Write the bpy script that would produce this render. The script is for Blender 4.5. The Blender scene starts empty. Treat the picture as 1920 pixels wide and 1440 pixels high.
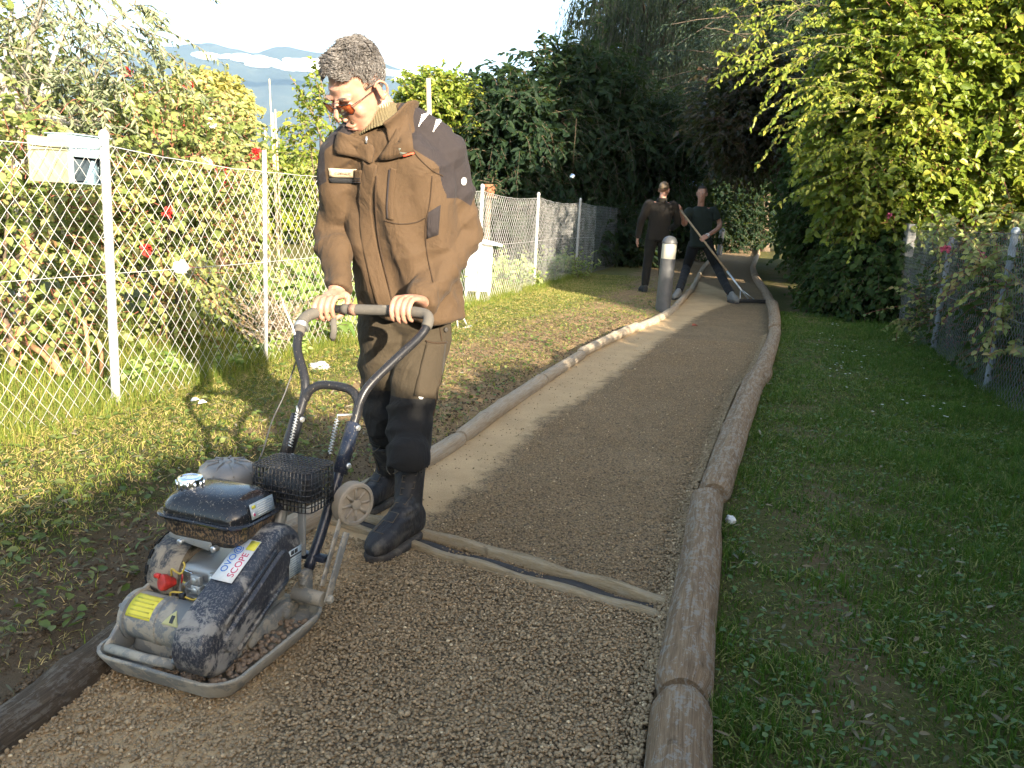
import bpy, bmesh, math, random
import numpy as np
from mathutils import Vector, Matrix
from mathutils.bvhtree import BVHTree

# ------------------------------------------------------------------ camera, sky, sun, exposure
scene = bpy.context.scene
COL = scene.collection
CAM_H = 1.2                                   # camera height in metres
HAZE_DENS = 0.9e-4
FPX = 1560.0                                  # focal length, pixels of a 1920 wide frame
PITCH = math.radians(11.73)
ROLL = math.radians(3.0)
_fwd = np.array([0, math.cos(PITCH), -math.sin(PITCH)])
_up0 = np.array([0, math.sin(PITCH), math.cos(PITCH)])
_rt0 = np.array([1.0, 0, 0])
_rt = math.cos(ROLL) * _rt0 + math.sin(ROLL) * _up0
_up = -math.sin(ROLL) * _rt0 + math.cos(ROLL) * _up0
cam_data = bpy.data.cameras.new('camera')
cam_data.sensor_width = 36.0
cam_data.lens = FPX / 1920.0 * 36.0
cam_data.clip_start = 0.05
cam_data.clip_end = 40000.0
cam = bpy.data.objects.new('camera', cam_data)
COL.objects.link(cam)
cam.matrix_world = Matrix(((_rt[0], _up[0], -_fwd[0], 0), (_rt[1], _up[1], -_fwd[1], 0),
                           (_rt[2], _up[2], -_fwd[2], CAM_H), (0, 0, 0, 1)))
scene.camera = cam

SUN_EL = math.radians(18.0)
SUN_H = np.array([0.50, -0.866]); SUN_H = SUN_H / np.linalg.norm(SUN_H)   # towards the sun, in plan
world = bpy.data.worlds.new('World'); scene.world = world; world.use_nodes = True
_nt = world.node_tree
_bg = _nt.nodes['Background']
_sky = _nt.nodes.new('ShaderNodeTexSky'); _sky.sky_type = 'NISHITA'; _sky.sun_disc = False
_sky.sun_elevation = SUN_EL
_sky.sun_rotation = math.atan2(SUN_H[0], SUN_H[1])
_sky.altitude = 400; _sky.air_density = 1.0; _sky.dust_density = 3.0; _sky.ozone_density = 0.4
_nt.links.new(_sky.outputs[0], _bg.inputs[0]); _bg.inputs[1].default_value = 0.095
sun_data = bpy.data.lights.new('sun', 'SUN'); sun_data.energy = 5.0; sun_data.angle = math.radians(0.55)
sun_data.color = (1.0, 0.88, 0.70)
sun = bpy.data.objects.new('sun', sun_data); COL.objects.link(sun)
_sd = Vector((SUN_H[0] * math.cos(SUN_EL), SUN_H[1] * math.cos(SUN_EL), math.sin(SUN_EL)))
sun.rotation_euler = _sd.to_track_quat('Z', 'Y').to_euler()
vs = scene.view_settings
vs.view_transform = 'Standard'; vs.look = 'None'; vs.gamma = 1.0; vs.use_curve_mapping = False
vs.exposure = 2.45
cy = scene.cycles
cy.use_denoising = True
cy.max_bounces = 5; cy.diffuse_bounces = 3; cy.glossy_bounces = 2; cy.transmission_bounces = 3
cy.use_adaptive_sampling = True; cy.adaptive_threshold = .02
cy.transparent_max_bounces = 6; cy.volume_bounces = 0
cy.sample_clamp_indirect = 6.0
cy.caustics_reflective = False; cy.caustics_refractive = False

# ------------------------------------------------------------------ helpers
rng = np.random.default_rng(7)
def ray(x, y):
    v = _fwd * FPX + _rt * (x - 960) - _up * (y - 720)
    return v / FPX
CAMP = np.array([0, 0, CAM_H])
def gp(x, y, z=0.0):
    v = ray(x, y); return CAMP + v * ((z - CAM_H) / v[2])
def at(x, y, Y):
    v = ray(x, y); return CAMP + v * (Y / v[1])

def nrm(v):
    v = np.asarray(v, float); n = np.linalg.norm(v, axis=-1, keepdims=True); return v / np.maximum(n, 1e-9)

def hash3(i, j, k, s=0):
    n = (i * 374761393 + j * 668265263 + k * 2147483647 + s * 1274126177) & 0xffffffff
    n = ((n ^ (n >> 13)) * 1274126177) & 0xffffffff
    n = (n ^ (n >> 16)) & 0xffffffff
    return n / 4294967295.0
def vnoise(P, scale=1.0, seed=0):
    """value noise, -1..1, P (N,3)"""
    P = np.asarray(P, float) * scale
    I = np.floor(P).astype(np.int64); f = P - I; f = f * f * (3 - 2 * f)
    r = 0
    for a in (0, 1):
        for b in (0, 1):
            for c in (0, 1):
                w = (f[:, 0] if a else 1 - f[:, 0]) * (f[:, 1] if b else 1 - f[:, 1]) * (f[:, 2] if c else 1 - f[:, 2])
                r = r + w * hash3(I[:, 0] + a, I[:, 1] + b, I[:, 2] + c, seed)
    return r * 2 - 1
def fbm(P, scale=1.0, seed=0, oct=3):
    r = 0; a = 1.0; t = 0
    for o in range(oct):
        r = r + a * vnoise(P, scale * 2 ** o, seed + o * 17); t += a; a *= .5
    return r / t

def mesh_np(name, V, F, loops_per=None, smooth=False):
    """V (N,3); F: (M,k) array or list of lists"""
    me = bpy.data.meshes.new(name)
    V = np.ascontiguousarray(V, dtype=np.float32)
    me.vertices.add(len(V)); me.vertices.foreach_set('co', V.ravel())
    if isinstance(F, np.ndarray):
        k = F.shape[1]; idx = F.astype(np.int32).ravel(); tot = np.full(len(F), k, np.int32)
    else:
        tot = np.array([len(f) for f in F], np.int32)
        idx = np.fromiter((i for f in F for i in f), np.int32, int(tot.sum()))
    st = np.concatenate([[0], np.cumsum(tot)[:-1]]).astype(np.int32) if len(tot) else tot
    me.loops.add(len(idx)); me.loops.foreach_set('vertex_index', idx)
    me.polygons.add(len(tot)); me.polygons.foreach_set('loop_start', st); me.polygons.foreach_set('loop_total', tot)
    if smooth:
        me.polygons.foreach_set('use_smooth', np.ones(len(tot), bool))
    me.update(calc_edges=True)
    return me
def fattr(me, name, arr):
    a = me.attributes.new(name, 'FLOAT', 'POINT'); a.data.foreach_set('value', np.ascontiguousarray(arr, dtype=np.float32))

def tag(o, label=None, cat=None, group=None, kind=None):
    if label: o['label'] = label
    if cat: o['category'] = cat
    if group: o['group'] = group
    if kind: o['kind'] = kind
    return o
def link(name, me, mat=None, parent=None):
    o = bpy.data.objects.new(name, me)
    if mat is not None:
        if isinstance(mat, (list, tuple)):
            for m in mat: me.materials.append(m)
        elif len(me.materials) == 0: me.materials.append(mat)
    COL.objects.link(o)
    if parent is not None: o.parent = parent
    return o
def empty(name, loc=(0, 0, 0)):
    o = bpy.data.objects.new(name, None); o.location = loc; o.empty_display_size = .1; COL.objects.link(o); return o

def frame_from(d, up=(0, 0, 1)):
    d = nrm(d); up = np.asarray(up, float)
    if abs(d @ nrm(up)) > .98: up = np.array([1.0, 0, 0])
    s = nrm(np.cross(d, up)); u = np.cross(s, d)
    return s, u, d

class MB:
    """collects shapes into one mesh"""
    def __init__(s): s.V = []; s.F = []; s.M = []; s.n = 0
    def add(s, V, F, mi=0):
        V = np.asarray(V, float); s.V.append(V)
        for f in F: s.F.append([int(i) + s.n for i in f]); s.M.append(mi)
        s.n += len(V); return s
    def box(s, c, size, R=None, mi=0, taper=1.0):
        c = np.asarray(c, float); h = np.asarray(size, float) / 2
        P = np.array([[x, y, z] for z in (-1, 1) for y in (-1, 1) for x in (-1, 1)], float)
        P[4:, :2] *= taper
        P = P * h
        if R is not None: P = P @ np.asarray(R, float)      # rows of R are the axes
        return s.add(P + c, [[0, 2, 3, 1], [4, 5, 7, 6], [0, 1, 5, 4], [2, 6, 7, 3], [0, 4, 6, 2], [1, 3, 7, 5]], mi)
    def tube(s, pts, rad, n=8, mi=0, caps=True, closed=False, up=None, flat=1.0):
        P = np.asarray(pts, float); m = len(P)
        rad = np.full(m, rad) if np.isscalar(rad) else np.asarray(rad, float)
        T = np.zeros_like(P)
        if closed:
            T = np.roll(P, -1, 0) - np.roll(P, 1, 0)
        else:
            T[1:-1] = P[2:] - P[:-2]; T[0] = P[1] - P[0]; T[-1] = P[-1] - P[-2]
        T = nrm(T)
        a, b, _ = frame_from(T[0], up if up is not None else (0, 0, 1))
        an = np.linspace(0, 2 * math.pi, n, endpoint=False)
        V = []
        for i in range(m):
            a = nrm(a - T[i] * (a @ T[i])); b = np.cross(T[i], a)
            V.append(P[i] + rad[i] * (np.cos(an)[:, None] * a + np.sin(an)[:, None] * b * flat))
        V = np.concatenate(V); F = []
        for i in range(m if closed else m - 1):
            j = (i + 1) % m
            for k in range(n):
                l = (k + 1) % n
                F.append([i * n + k, i * n + l, j * n + l, j * n + k])
        if caps and not closed:
            F.append(list(range(n))[::-1]); F.append([(m - 1) * n + k for k in range(n)])
        return s.add(V, F, mi)
    def cyl(s, p0, p1, r0, r1=None, n=16, mi=0, caps=True):
        return s.tube([p0, p1], [r0, r0 if r1 is None else r1], n, mi, caps)
    def lathe(s, o, ax, prof, n=24, mi=0):
        """prof: list of (r, h) along axis ax from o"""
        o = np.asarray(o, float); a, b, d = frame_from(ax)
        an = np.linspace(0, 2 * math.pi, n, endpoint=False); V = []; F = []
        for r, h in prof:
            V.append(o + d * h + max(r, 1e-5) * (np.cos(an)[:, None] * a + np.sin(an)[:, None] * b))
        V = np.concatenate(V)
        for i in range(len(prof) - 1):
            for k in range(n):
                l = (k + 1) % n
                F.append([i * n + k, i * n + l, (i + 1) * n + l, (i + 1) * n + k])
        F.append(list(range(n))[::-1]); F.append([(len(prof) - 1) * n + k for k in range(n)])
        return s.add(V, F, mi)
    def ell(s, c, r, R=None, nu=16, nv=10, mi=0):
        c = np.asarray(c, float); V = []; F = []
        for i in range(nv + 1):
            th = math.pi * i / nv
            for k in range(nu):
                ph = 2 * math.pi * k / nu
                V.append([math.sin(th) * math.cos(ph), math.sin(th) * math.sin(ph), math.cos(th)])
        V = np.array(V) * np.asarray(r, float)
        if R is not None: V = V @ np.asarray(R, float)
        for i in range(nv):
            for k in range(nu):
                l = (k + 1) % nu
                F.append([i * nu + k, (i + 1) * nu + k, (i + 1) * nu + l, i * nu + l])
        return s.add(V + c, F, mi)
    def loft(s, rings, mi=0, caps=True):
        """rings: list of (n,3) arrays"""
        n = len(rings[0]); m = len(rings); V = np.concatenate(rings); F = []
        for i in range(m - 1):
            for k in range(n):
                l = (k + 1) % n
                F.append([i * n + k, i * n + l, (i + 1) * n + l, (i + 1) * n + k])
        if caps: F.append(list(range(n))[::-1]); F.append([(m - 1) * n + k for k in range(n)])
        return s.add(V, F, mi)
    def prism(s, poly, o, ax, ay, az, d0, d1, mi=0):
        """polygon poly (2-D, along ax, ay from o) extruded along az from d0 to d1"""
        o = np.asarray(o, float); p = np.asarray(poly, float)
        B = o + p[:, :1] * np.asarray(ax) + p[:, 1:2] * np.asarray(ay)
        V = np.concatenate([B + np.asarray(az) * d0, B + np.asarray(az) * d1]); n = len(p)
        F = [list(range(n))[::-1], [n + i for i in range(n)]]
        for i in range(n):
            j = (i + 1) % n; F.append([i, j, n + j, n + i])
        return s.add(V, F, mi)
    def mesh(s, name, smooth=False):
        me = mesh_np(name, np.concatenate(s.V), s.F, smooth=smooth)
        if any(s.M): me.polygons.foreach_set('material_index', np.array(s.M, np.int32))
        return me
    def build(s, name, mat, parent=None, smooth=False, bevel=0, seg=2, autosmooth=None):
        me = s.mesh(name, smooth or autosmooth is not None)
        bm = bmesh.new(); bm.from_mesh(me); bmesh.ops.recalc_face_normals(bm, faces=bm.faces); bm.to_mesh(me); bm.free()
        if autosmooth is not None:
            me.set_sharp_from_angle(angle=math.radians(autosmooth))
        o = link(name, me, mat, parent)
        if bevel:
            md = o.modifiers.new('bevel', 'BEVEL'); md.width = bevel; md.segments = seg; md.limit_method = 'ANGLE'; md.angle_limit = math.radians(35)
        return o

def catmull(P, per=8):
    P = np.asarray(P, float); Q = np.vstack([2 * P[0] - P[1], P, 2 * P[-1] - P[-2]]); out = []
    for i in range(1, len(Q) - 2):
        for t in np.linspace(0, 1, per, endpoint=False):
            a, b, c, d = Q[i - 1], Q[i], Q[i + 1], Q[i + 2]
            out.append(.5 * (2 * b + (c - a) * t + (2 * a - 5 * b + 4 * c - d) * t * t + (3 * b - a - 3 * c + d) * t ** 3))
    out.append(P[-1]); return np.array(out)
def resample(P, n):
    P = np.asarray(P, float); s = np.concatenate([[0], np.cumsum(np.linalg.norm(np.diff(P, axis=0), axis=1))])
    t = np.linspace(0, s[-1], n); return np.stack([np.interp(t, s, P[:, k]) for k in range(P.shape[1])], 1)

# ------------------------------------------------------------------ materials
class NG:
    def __init__(s, name):
        s.m = bpy.data.materials.new(name); s.m.use_nodes = True; s.t = s.m.node_tree; s.b = s.t.nodes['Principled BSDF']; s.out = s.t.nodes['Material Output']
    def n(s, typ, **kw):
        nd = s.t.nodes.new(typ)
        for k, v in kw.items(): setattr(nd, k, v)
        return nd
    def l(s, a, b): s.t.links.new(a, b)
    def coord(s, kind='Object'):
        return s.n('ShaderNodeTexCoord').outputs[kind]
    def noise(s, scale, detail=4, rough=.55, vec=None, dist=0.0):
        nd = s.n('ShaderNodeTexNoise'); nd.inputs['Scale'].default_value = scale; nd.inputs['Detail'].default_value = detail
        nd.inputs['Roughness'].default_value = rough; nd.inputs['Distortion'].default_value = dist
        if vec is not None: s.l(vec, nd.inputs['Vector'])
        return nd.outputs['Fac']
    def voro(s, scale, vec=None, feat='F1', out='Distance'):
        nd = s.n('ShaderNodeTexVoronoi'); nd.feature = feat; nd.inputs['Scale'].default_value = scale
        if vec is not None: s.l(vec, nd.inputs['Vector'])
        return nd.outputs[out]
    def ramp(s, fac, stops, interp='LINEAR'):
        nd = s.n('ShaderNodeValToRGB'); nd.color_ramp.interpolation = interp; el = nd.color_ramp.elements
        while len(el) < len(stops): el.new(.5)
        for e, (p, c) in zip(el, stops):
            e.position = p; e.color = (c[0], c[1], c[2], 1) if not np.isscalar(c) else (c, c, c, 1)
        s.l(fac, nd.inputs[0]); return nd.outputs[0]
    def mix(s, fac, a, b, blend='MIX'):
        nd = s.n('ShaderNodeMix', data_type='RGBA', blend_type=blend)
        for sock, v in ((nd.inputs[0], fac), (nd.inputs[6], a), (nd.inputs[7], b)):
            if hasattr(v, 'links'): s.l(v, sock)
            elif np.isscalar(v): sock.default_value = v
            else: sock.default_value = (v[0], v[1], v[2], 1)
        return nd.outputs[2]
    def math(s, op, a, b=None, c=None):
        nd = s.n('ShaderNodeMath', operation=op)
        for sock, v in zip(nd.inputs, (a, b, c)):
            if v is None: continue
            if hasattr(v, 'links'): s.l(v, sock)
            else: sock.default_value = v
        return nd.outputs[0]
    def attr(s, name, out='Fac'):
        nd = s.n('ShaderNodeAttribute'); nd.attribute_name = name; return nd.outputs[out]
    def bump(s, h, strength=.5, dist=.01, prev=None):
        nd = s.n('ShaderNodeBump'); nd.inputs['Strength'].default_value = strength; nd.inputs['Distance'].default_value = dist
        s.l(h, nd.inputs['Height'])
        if prev is not None: s.l(prev, nd.inputs['Normal'])
        return nd.outputs[0]
    def set(s, color=None, rough=None, metal=None, normal=None, spec=None, sheen=None, coat=None):
        b = s.b.inputs
        for sock, v in ((b['Base Color'], color), (b['Roughness'], rough), (b['Metallic'], metal), (b['Normal'], normal), (b['Specular IOR Level'], spec), (b['Sheen Weight'], sheen), (b['Coat Weight'], coat)):
            if v is None: continue
            if hasattr(v, 'links'): s.l(v, sock)
            elif np.isscalar(v) : sock.default_value = v
            else: sock.default_value = (v[0], v[1], v[2], 1)
        return s.m
    def scaled(s, sx, sy, sz, vec=None):
        nd = s.n('ShaderNodeMapping'); nd.inputs['Scale'].default_value = (sx, sy, sz)
        s.l(vec if vec is not None else s.coord(), nd.inputs[0]); return nd.outputs[0]

def leaf_mat(name, stops, transl=.35, rough=.45, spec=.4):
    g = NG(name); c = g.ramp(g.attr('rnd'), stops)
    nz = g.noise(60, 2); c2 = g.mix(g.math('MULTIPLY', nz, .25), c, (.02, .03, .01))
    g.set(c2, rough, spec=spec)
    tr = g.n('ShaderNodeBsdfTranslucent'); bright = g.mix(.35, c, (.30, .38, .04)); g.l(bright, tr.inputs[0])
    mx = g.n('ShaderNodeMixShader'); mx.inputs[0].default_value = transl
    g.l(g.b.outputs[0], mx.inputs[1]); g.l(tr.outputs[0], mx.inputs[2]); g.l(mx.outputs[0], g.out.inputs[0])
    return g.m
def plain(name, color, rough=.6, metal=0, nscale=30, nvar=.25, bump=.15, bdist=.004, spec=.5):
    """one colour with uneven tone and fine relief"""
    g = NG(name); v = g.coord(); n1 = g.noise(nscale, 5, .6, v)
    c = g.mix(g.ramp(n1, [(.3, 0.0), (.7, 1.0)]), tuple(x * (1 - nvar) for x in color), tuple(min(1, x * (1 + nvar)) for x in color))
    n2 = g.noise(nscale * 6, 3, .6, v)
    r = g.math('ADD', g.math('MULTIPLY', n1, .25), rough - .12)
    return g.set(c, r, metal, g.bump(n2, bump, bdist), spec)
# ------------------------------------------------------------------ the lie of the path
_R = [gp(*p, .08) for p in [(1265, 1440), (1292, 1200), (1322, 1010), (1335, 920), (1403, 720), (1428, 690), (1454, 612), (1449, 572), (1438, 548), (1412, 500), (1420, 465), (1385, 448)]]
_L = [gp(*p, .06) for p in [(50, 1300), (150, 1225), (430, 1025), (690, 905), (835, 824), (960, 742), (1092, 656), (1180, 613), (1255, 580), (1303, 530), (1318, 500), (1352, 465), (1366, 449)]]
_R = [np.array([.20, .6, 0]), np.array([.29, 1.1, 0])] + _R
_L = [np.array([-1.28, .6, 0]), np.array([-1.23, 1.1, 0])] + _L
RC = catmull(np.array(_R)[:, :2], 10); LC = catmull(np.array(_L)[:, :2], 10)
def xr(y): return np.interp(y, RC[:, 1], RC[:, 0])
def xl(y): return np.interp(y, LC[:, 1], LC[:, 0])
_cb = np.array([gp(*p) for p in [(640, 1110), (770, 1010), (900, 920), (985, 840), (1030, 790), (1110, 745), (1180, 692), (1250, 638), (1330, 585), (1400, 560)]])
def xcomp(y): return np.interp(y, _cb[:, 1], _cb[:, 0])
FL0 = np.array([-2.19, 4.48]); FD = nrm(np.array([1.69, 5.96]))          # left fence line
def xfence(y): return FL0[0] + (y - FL0[1]) * FD[0] / FD[1]
RF0 = np.array([3.72, 6.43]); RFD = nrm(np.array([1.24, 4.39]))          # right fence line
def xrf(y): return RF0[0] + (y - RF0[1]) * RFD[0] / RFD[1]

# ------------------------------------------------------------------ ground sheet
def spread(a, b, step, far, k=1.22):
    c = list(np.arange(a, b + 1e-6, step)); s = step; v = c[-1]
    while v < far: s *= k; v += s; c.append(v)
    s = step; v = c[0]
    while v > -far: s *= k; v -= s; c.insert(0, v)
    return np.array(c)
gx = spread(-4.6, 6.0, .07, 9000); gy = spread(.6, 15.5, .07, 9000)
GX, GY = np.meshgrid(gx, gy)
def gheight(X, Y):
    P = np.stack([X, Y, 0 * X], 1)
    h = .018 + .016 * fbm(P, 1.3, 3) + .010 * fbm(P, 7.0, 9)
    l = xl(Y); r = xr(Y)
    inside = (X > l - .02) & (X < r + .02) & (Y > .3) & (Y < 70)
    tr = np.clip(1 - np.abs(X - (l - .14)) / .09, 0, 1) * (Y < 25) * .03      # worn groove behind the left logs
    h = h - tr
    h = np.where(inside, -.05, h)
    far = np.clip((np.hypot(X, Y) - 60) / 200, 0, 1)
    return h * (1 - far) - .05 * far
GZ = gheight(GX.ravel(), GY.ravel())
gv = np.stack([GX.ravel(), GY.ravel(), GZ], 1)
ny, nx = GX.shape
ii = (np.arange(ny - 1)[:, None] * nx + np.arange(nx - 1)[None, :]).ravel()
gf = np.stack([ii, ii + 1, ii + nx + 1, ii + nx], 1)
g = NG('soil_and_turf'); v = g.coord()
n1 = g.noise(2.2, 5, .6, v); n2 = g.noise(14, 5, .65, v); n3 = g.noise(90, 4, .7, v)
soil = g.ramp(n2, [(.25, (0.1375, 0.0864, 0.0418)), (.5, (0.2625, 0.174, 0.088)), (.75, (0.3875, 0.27, 0.1485))])
turf = g.ramp(n3, [(.3, (0.063, 0.065, 0.0165)), (.55, (0.14, 0.13, 0.0385)), (.75, (0.266, 0.208, 0.0825))])
left = g.attr('bare')
mixf = g.ramp(g.math('ADD', left, g.math('MULTIPLY', g.math('SUBTRACT', n1, .5), .9)), [(.35, 1.0), (.62, 0.0)])
soil = g.mix(g.attr('darker_soil'), soil, (.11, .08, .048)); turf = g.mix(g.math('MULTIPLY', g.attr('darker_soil'), .7), turf, (.035, .038, .014)); col = g.mix(mixf, soil, turf)
g.set(col, .95, normal=g.bump(g.math('ADD', n3, n2), .9, .015), spec=.15)
M_ground = g.m
me = mesh_np('ground', gv, gf, smooth=True)
def bareness(X, Y):
    """1 = bare trodden soil, 0 = turf"""
    dl = xl(Y) - X                        # distance left of the left logs
    b = np.clip(1.45 - dl / 1.35, 0, 1.2) * (dl > -.1)
    b = np.where(Y < 4, np.clip(1.1 - dl / .95, 0, 1.1), b) * (dl > -.1)
    dr = X - xr(Y)
    b2 = np.clip(.50 - np.abs(dr - .45) / 1.1, 0, 1) * (dr > 0)
    return np.maximum(b, b2)
fattr(me, 'bare', bareness(gv[:, 0], gv[:, 1]))
fattr(me, 'darker_soil', np.clip((4.6 - gv[:, 1]) / 1.5 + .5 * fbm(gv, .8, 61), 0, 1) * (gv[:, 0] < xl(gv[:, 1])) + .75 * (gv[:, 0] > xr(gv[:, 1])))     # darker soil and turf near the camera on the left, and right of the path
tag(link('ground', me, M_ground), kind='structure')

# ------------------------------------------------------------------ gravel path
ys = np.concatenate([np.arange(.5, 8, .05), np.geomspace(8, 66, 150)])
acr = np.linspace(0, 1, 26)
PX = (xl(ys) - .02)[:, None] * (1 - acr) + (xr(ys) + .05)[:, None] * acr; PY = np.repeat(ys[:, None], 26, 1)
pv = np.stack([PX.ravel(), PY.ravel(), 0 * PX.ravel()], 1)
pv[:, 2] = .006 * fbm(pv, 3.0, 21) + .004 * vnoise(pv, 16, 5)
ii = (np.arange(len(ys) - 1)[:, None] * 26 + np.arange(25)[None, :]).ravel()
pf = np.stack([ii, ii + 1, ii + 27, ii + 26], 1)
me = mesh_np('gravel_path', pv, pf, smooth=True)
comp = xcomp(pv[:, 1]) - pv[:, 0]
fattr(me, 'comp', comp)
g = NG('crushed_gravel'); v = g.coord()
edge = g.math('ADD', g.attr('comp'), g.math('MULTIPLY', g.math('SUBTRACT', g.noise(9, 6, .7, v), .5), .30))
cm = g.ramp(edge, [(.0, 0.0), (.10, 1.0)])
cell = g.voro(105, v); cellc = g.voro(105, v, out='Color'); fine = g.noise(240, 5, .7, v); big = g.noise(3.5, 4, .6, v)
loose = g.mix(g.math('MULTIPLY', cellc, .9), (0.2315, 0.1569, 0.07984), (0.4631, 0.3223, 0.1734))
loose = g.mix(g.ramp(cell, [(.35, 0.0), (.75, .85)]), loose, (.085, .066, .044))
packed = g.ramp(fine, [(.25, (0.3772, 0.2585, 0.1345)), (.55, (0.5316, 0.3703, 0.1965)), (.8, (0.6603, 0.4646, 0.2522))])
tone = g.ramp(big, [(.3, (.80, .78, .76)), (.7, (1.0, 1.0, 1.0))])
col = g.mix(1.0, g.mix(cm, loose, packed), tone, 'MULTIPLY')
hb = g.math('ADD', g.math('MULTIPLY', g.math('SUBTRACT', 1.0, cell), g.math('SUBTRACT', 1.15, cm)), g.math('MULTIPLY', fine, .3))
g.set(col, .95, normal=g.bump(hb, .8, .012), spec=.2)
M_path = g.m
tag(link('gravel_path', me, M_path), kind='structure')

# loose stones lying on the path (real geometry)
_ico = []
_ph = (1 + 5 ** .5) / 2
for a in (-1, 1):
    for b in (-_ph, _ph): _ico += [(a, b, 0), (0, a, b), (b, 0, a)]
_ico = nrm(np.array(_ico, float))
_bmi = bmesh.new(); [_bmi.verts.new(p) for p in _ico]; bmesh.ops.convex_hull(_bmi, input=_bmi.verts); _bmi.verts.index_update()
ICO_V = np.array([v.co[:] for v in _bmi.verts]); ICO_F = np.array([[v.index for v in f.verts] for f in _bmi.faces]); _bmi.free()
OCT_V = np.array([(1, 0, 0), (-1, 0, 0), (0, 1, 0), (0, -1, 0), (0, 0, 1), (0, 0, -1)], float)
OCT_F = np.array([(0, 2, 4), (2, 1, 4), (1, 3, 4), (3, 0, 4), (2, 0, 5), (1, 2, 5), (3, 1, 5), (0, 3, 5)])
def rand_rot(n, r):
    q = nrm(r.normal(size=(n, 4))); w, x, y, z = q.T
    return np.stack([1 - 2 * (y * y + z * z), 2 * (x * y - z * w), 2 * (x * z + y * w), 2 * (x * y + z * w), 1 - 2 * (x * x + z * z), 2 * (y * z - x * w),
                     2 * (x * z - y * w), 2 * (y * z + x * w), 1 - 2 * (x * x + y * y)], 1).reshape(n, 3, 3)
def stones(name, C, S, BV, BF, mat, r, parent=None, jit=.22, flat=.75):
    n = len(C); k = len(BV)
    V = BV[None] * (1 + r.uniform(-jit, jit, (n, k, 1)))
    V = V * (S[:, None, None] * r.uniform(.7, 1.15, (n, 1, 3)))
    V = np.einsum('nij,nkj->nki', rand_rot(n, r), V); V[:, :, 2] *= flat
    V = V + C[:, None, :]
    F = (BF[None] + (np.arange(n) * k)[:, None, None]).reshape(-1, BF.shape[1])
    me = mesh_np(name, V.reshape(-1, 3), F)
    fattr(me, 'rnd', np.repeat(r.uniform(0, 1, n), k))
    return link(name, me, mat, parent)
g = NG('gravel_stone'); v = g.coord()
c = g.ramp(g.attr('rnd'), [(0, (0.2315, 0.1569, 0.07984)), (.5, (0.3258, 0.2251, 0.1177)), (.9, (0.4202, 0.2948, 0.1576)), (.985, (0.4973, 0.3557, 0.1943)), (.993, (0.8575, 0.6534, 0.3887))])
c = g.mix(g.math('MULTIPLY', g.noise(120, 3, .6, v), .6), c, (.245, .20, .145))
g.set(c, .92, normal=g.bump(g.noise(300, 3, .6, v), .5, .003), spec=.2); M_stone = g.m
def scatter_path(n, y0, y1, r, power=1.0):
    y = y0 + (y1 - y0) * r.uniform(0, 1, n) ** power; a = r.uniform(.03, .985, n)
    x = xl(y) * (1 - a) + xr(y) * a
    return x, y
r = np.random.default_rng(11)
x, y = scatter_path(46000, 1.15, 3.2, r)
ybar = 2.40 - .46 * (x - .5)                                  # line of the water bar
keep = (y < ybar - .03)
x, y = x[keep], y[keep]
S = r.uniform(.0026, .0054, len(x)) * np.clip(1.25 - .2 * (y - 1.2), .75, 1.3) * np.where(r.uniform(size=len(x)) < .03, 1.6, 1)
tag(stones('loose_gravel', np.stack([x, y, .003 + r.uniform(-.003, .006, len(x))], 1), S, ICO_V, ICO_F, M_stone, r), kind='stuff')
x, y = scatter_path(52000, 2.1, 8.5, r, 1.35)
ybar = 2.40 - .46 * (x - .5)
c_ = xcomp(y) - x + .06 * vnoise(np.stack([x, y, 0 * x], 1), 6, 4)
keep = (y > ybar + .03) & ((c_ < 0) | (r.uniform(size=len(x)) < .05))
x, y = x[keep], y[keep]; S = r.uniform(.0028, .0056, len(x)) * np.where(r.uniform(size=len(x)) < .02, 1.7, 1)
tag(stones('fine_gravel', np.stack([x, y, .003 + r.uniform(-.003, .004, len(x))], 1), S, OCT_V, OCT_F, M_stone, r, jit=.3), kind='stuff')
# gravel heaped against the right-hand logs
yb = r.uniform(1.0, 9, 9000); xb = xr(yb) - .075 - np.abs(r.normal(0, .035, 9000))
tag(stones('heaped_gravel', np.stack([xb, yb, .012 + .5 * np.clip(.05 - (xr(yb) - .075 - xb), 0, 1) + r.uniform(-.004, .004, 9000)], 1), r.uniform(.004, .0085, 9000), OCT_V, OCT_F, M_stone, r, jit=.3), kind='stuff')

# ------------------------------------------------------------------ log edging
def wood_mat(name, dark, mid, pale, lichen=.5, moss=.0):
    g = NG(name)
    cv = g.n('ShaderNodeCombineXYZ'); g.l(g.attr('along'), cv.inputs[0]); g.l(g.attr('ca'), cv.inputs[1]); g.l(g.attr('sa'), cv.inputs[2])
    vec = cv.outputs[0]
    gr = g.noise(1.0, 6, .65, g.scaled(5, 34, 34, vec)); bl = g.noise(1.0, 4, .6, g.scaled(9, 4, 4, vec), .6)
    fine = g.noise(1.0, 4, .7, g.scaled(12, 110, 110, vec))
    ring = g.noise(1.0, 4, .6, g.scaled(26, 2.2, 2.2, vec), .4)
    c = g.ramp(g.math('ADD', g.math('MULTIPLY', gr, .6), g.math('MULTIPLY', bl, .4)), [(.32, dark), (.5, mid), (.68, pale)])
    c = g.mix(g.ramp(fine, [(.3, .55), (.55, 0.0)]), c, dark)
    lp = g.ramp(g.math('MULTIPLY', g.noise(1.0, 6, .7, g.scaled(38, 3.2, 3.2, vec), .8), g.math('ADD', bl, .38)), [(.45, 0.0), (.53, lichen)])
    c = g.mix(lp, c, (.36, .34, .29))
    c = g.mix(g.ramp(ring, [(.62, 0.0), (.72, .55)]), c, tuple(x * .6 for x in dark))
    g.set(c, .85, normal=g.bump(g.math('ADD', g.math('ADD', gr, fine), g.math('MULTIPLY', lp, .4)), .7, .008), spec=.25)
    return g.m
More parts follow.
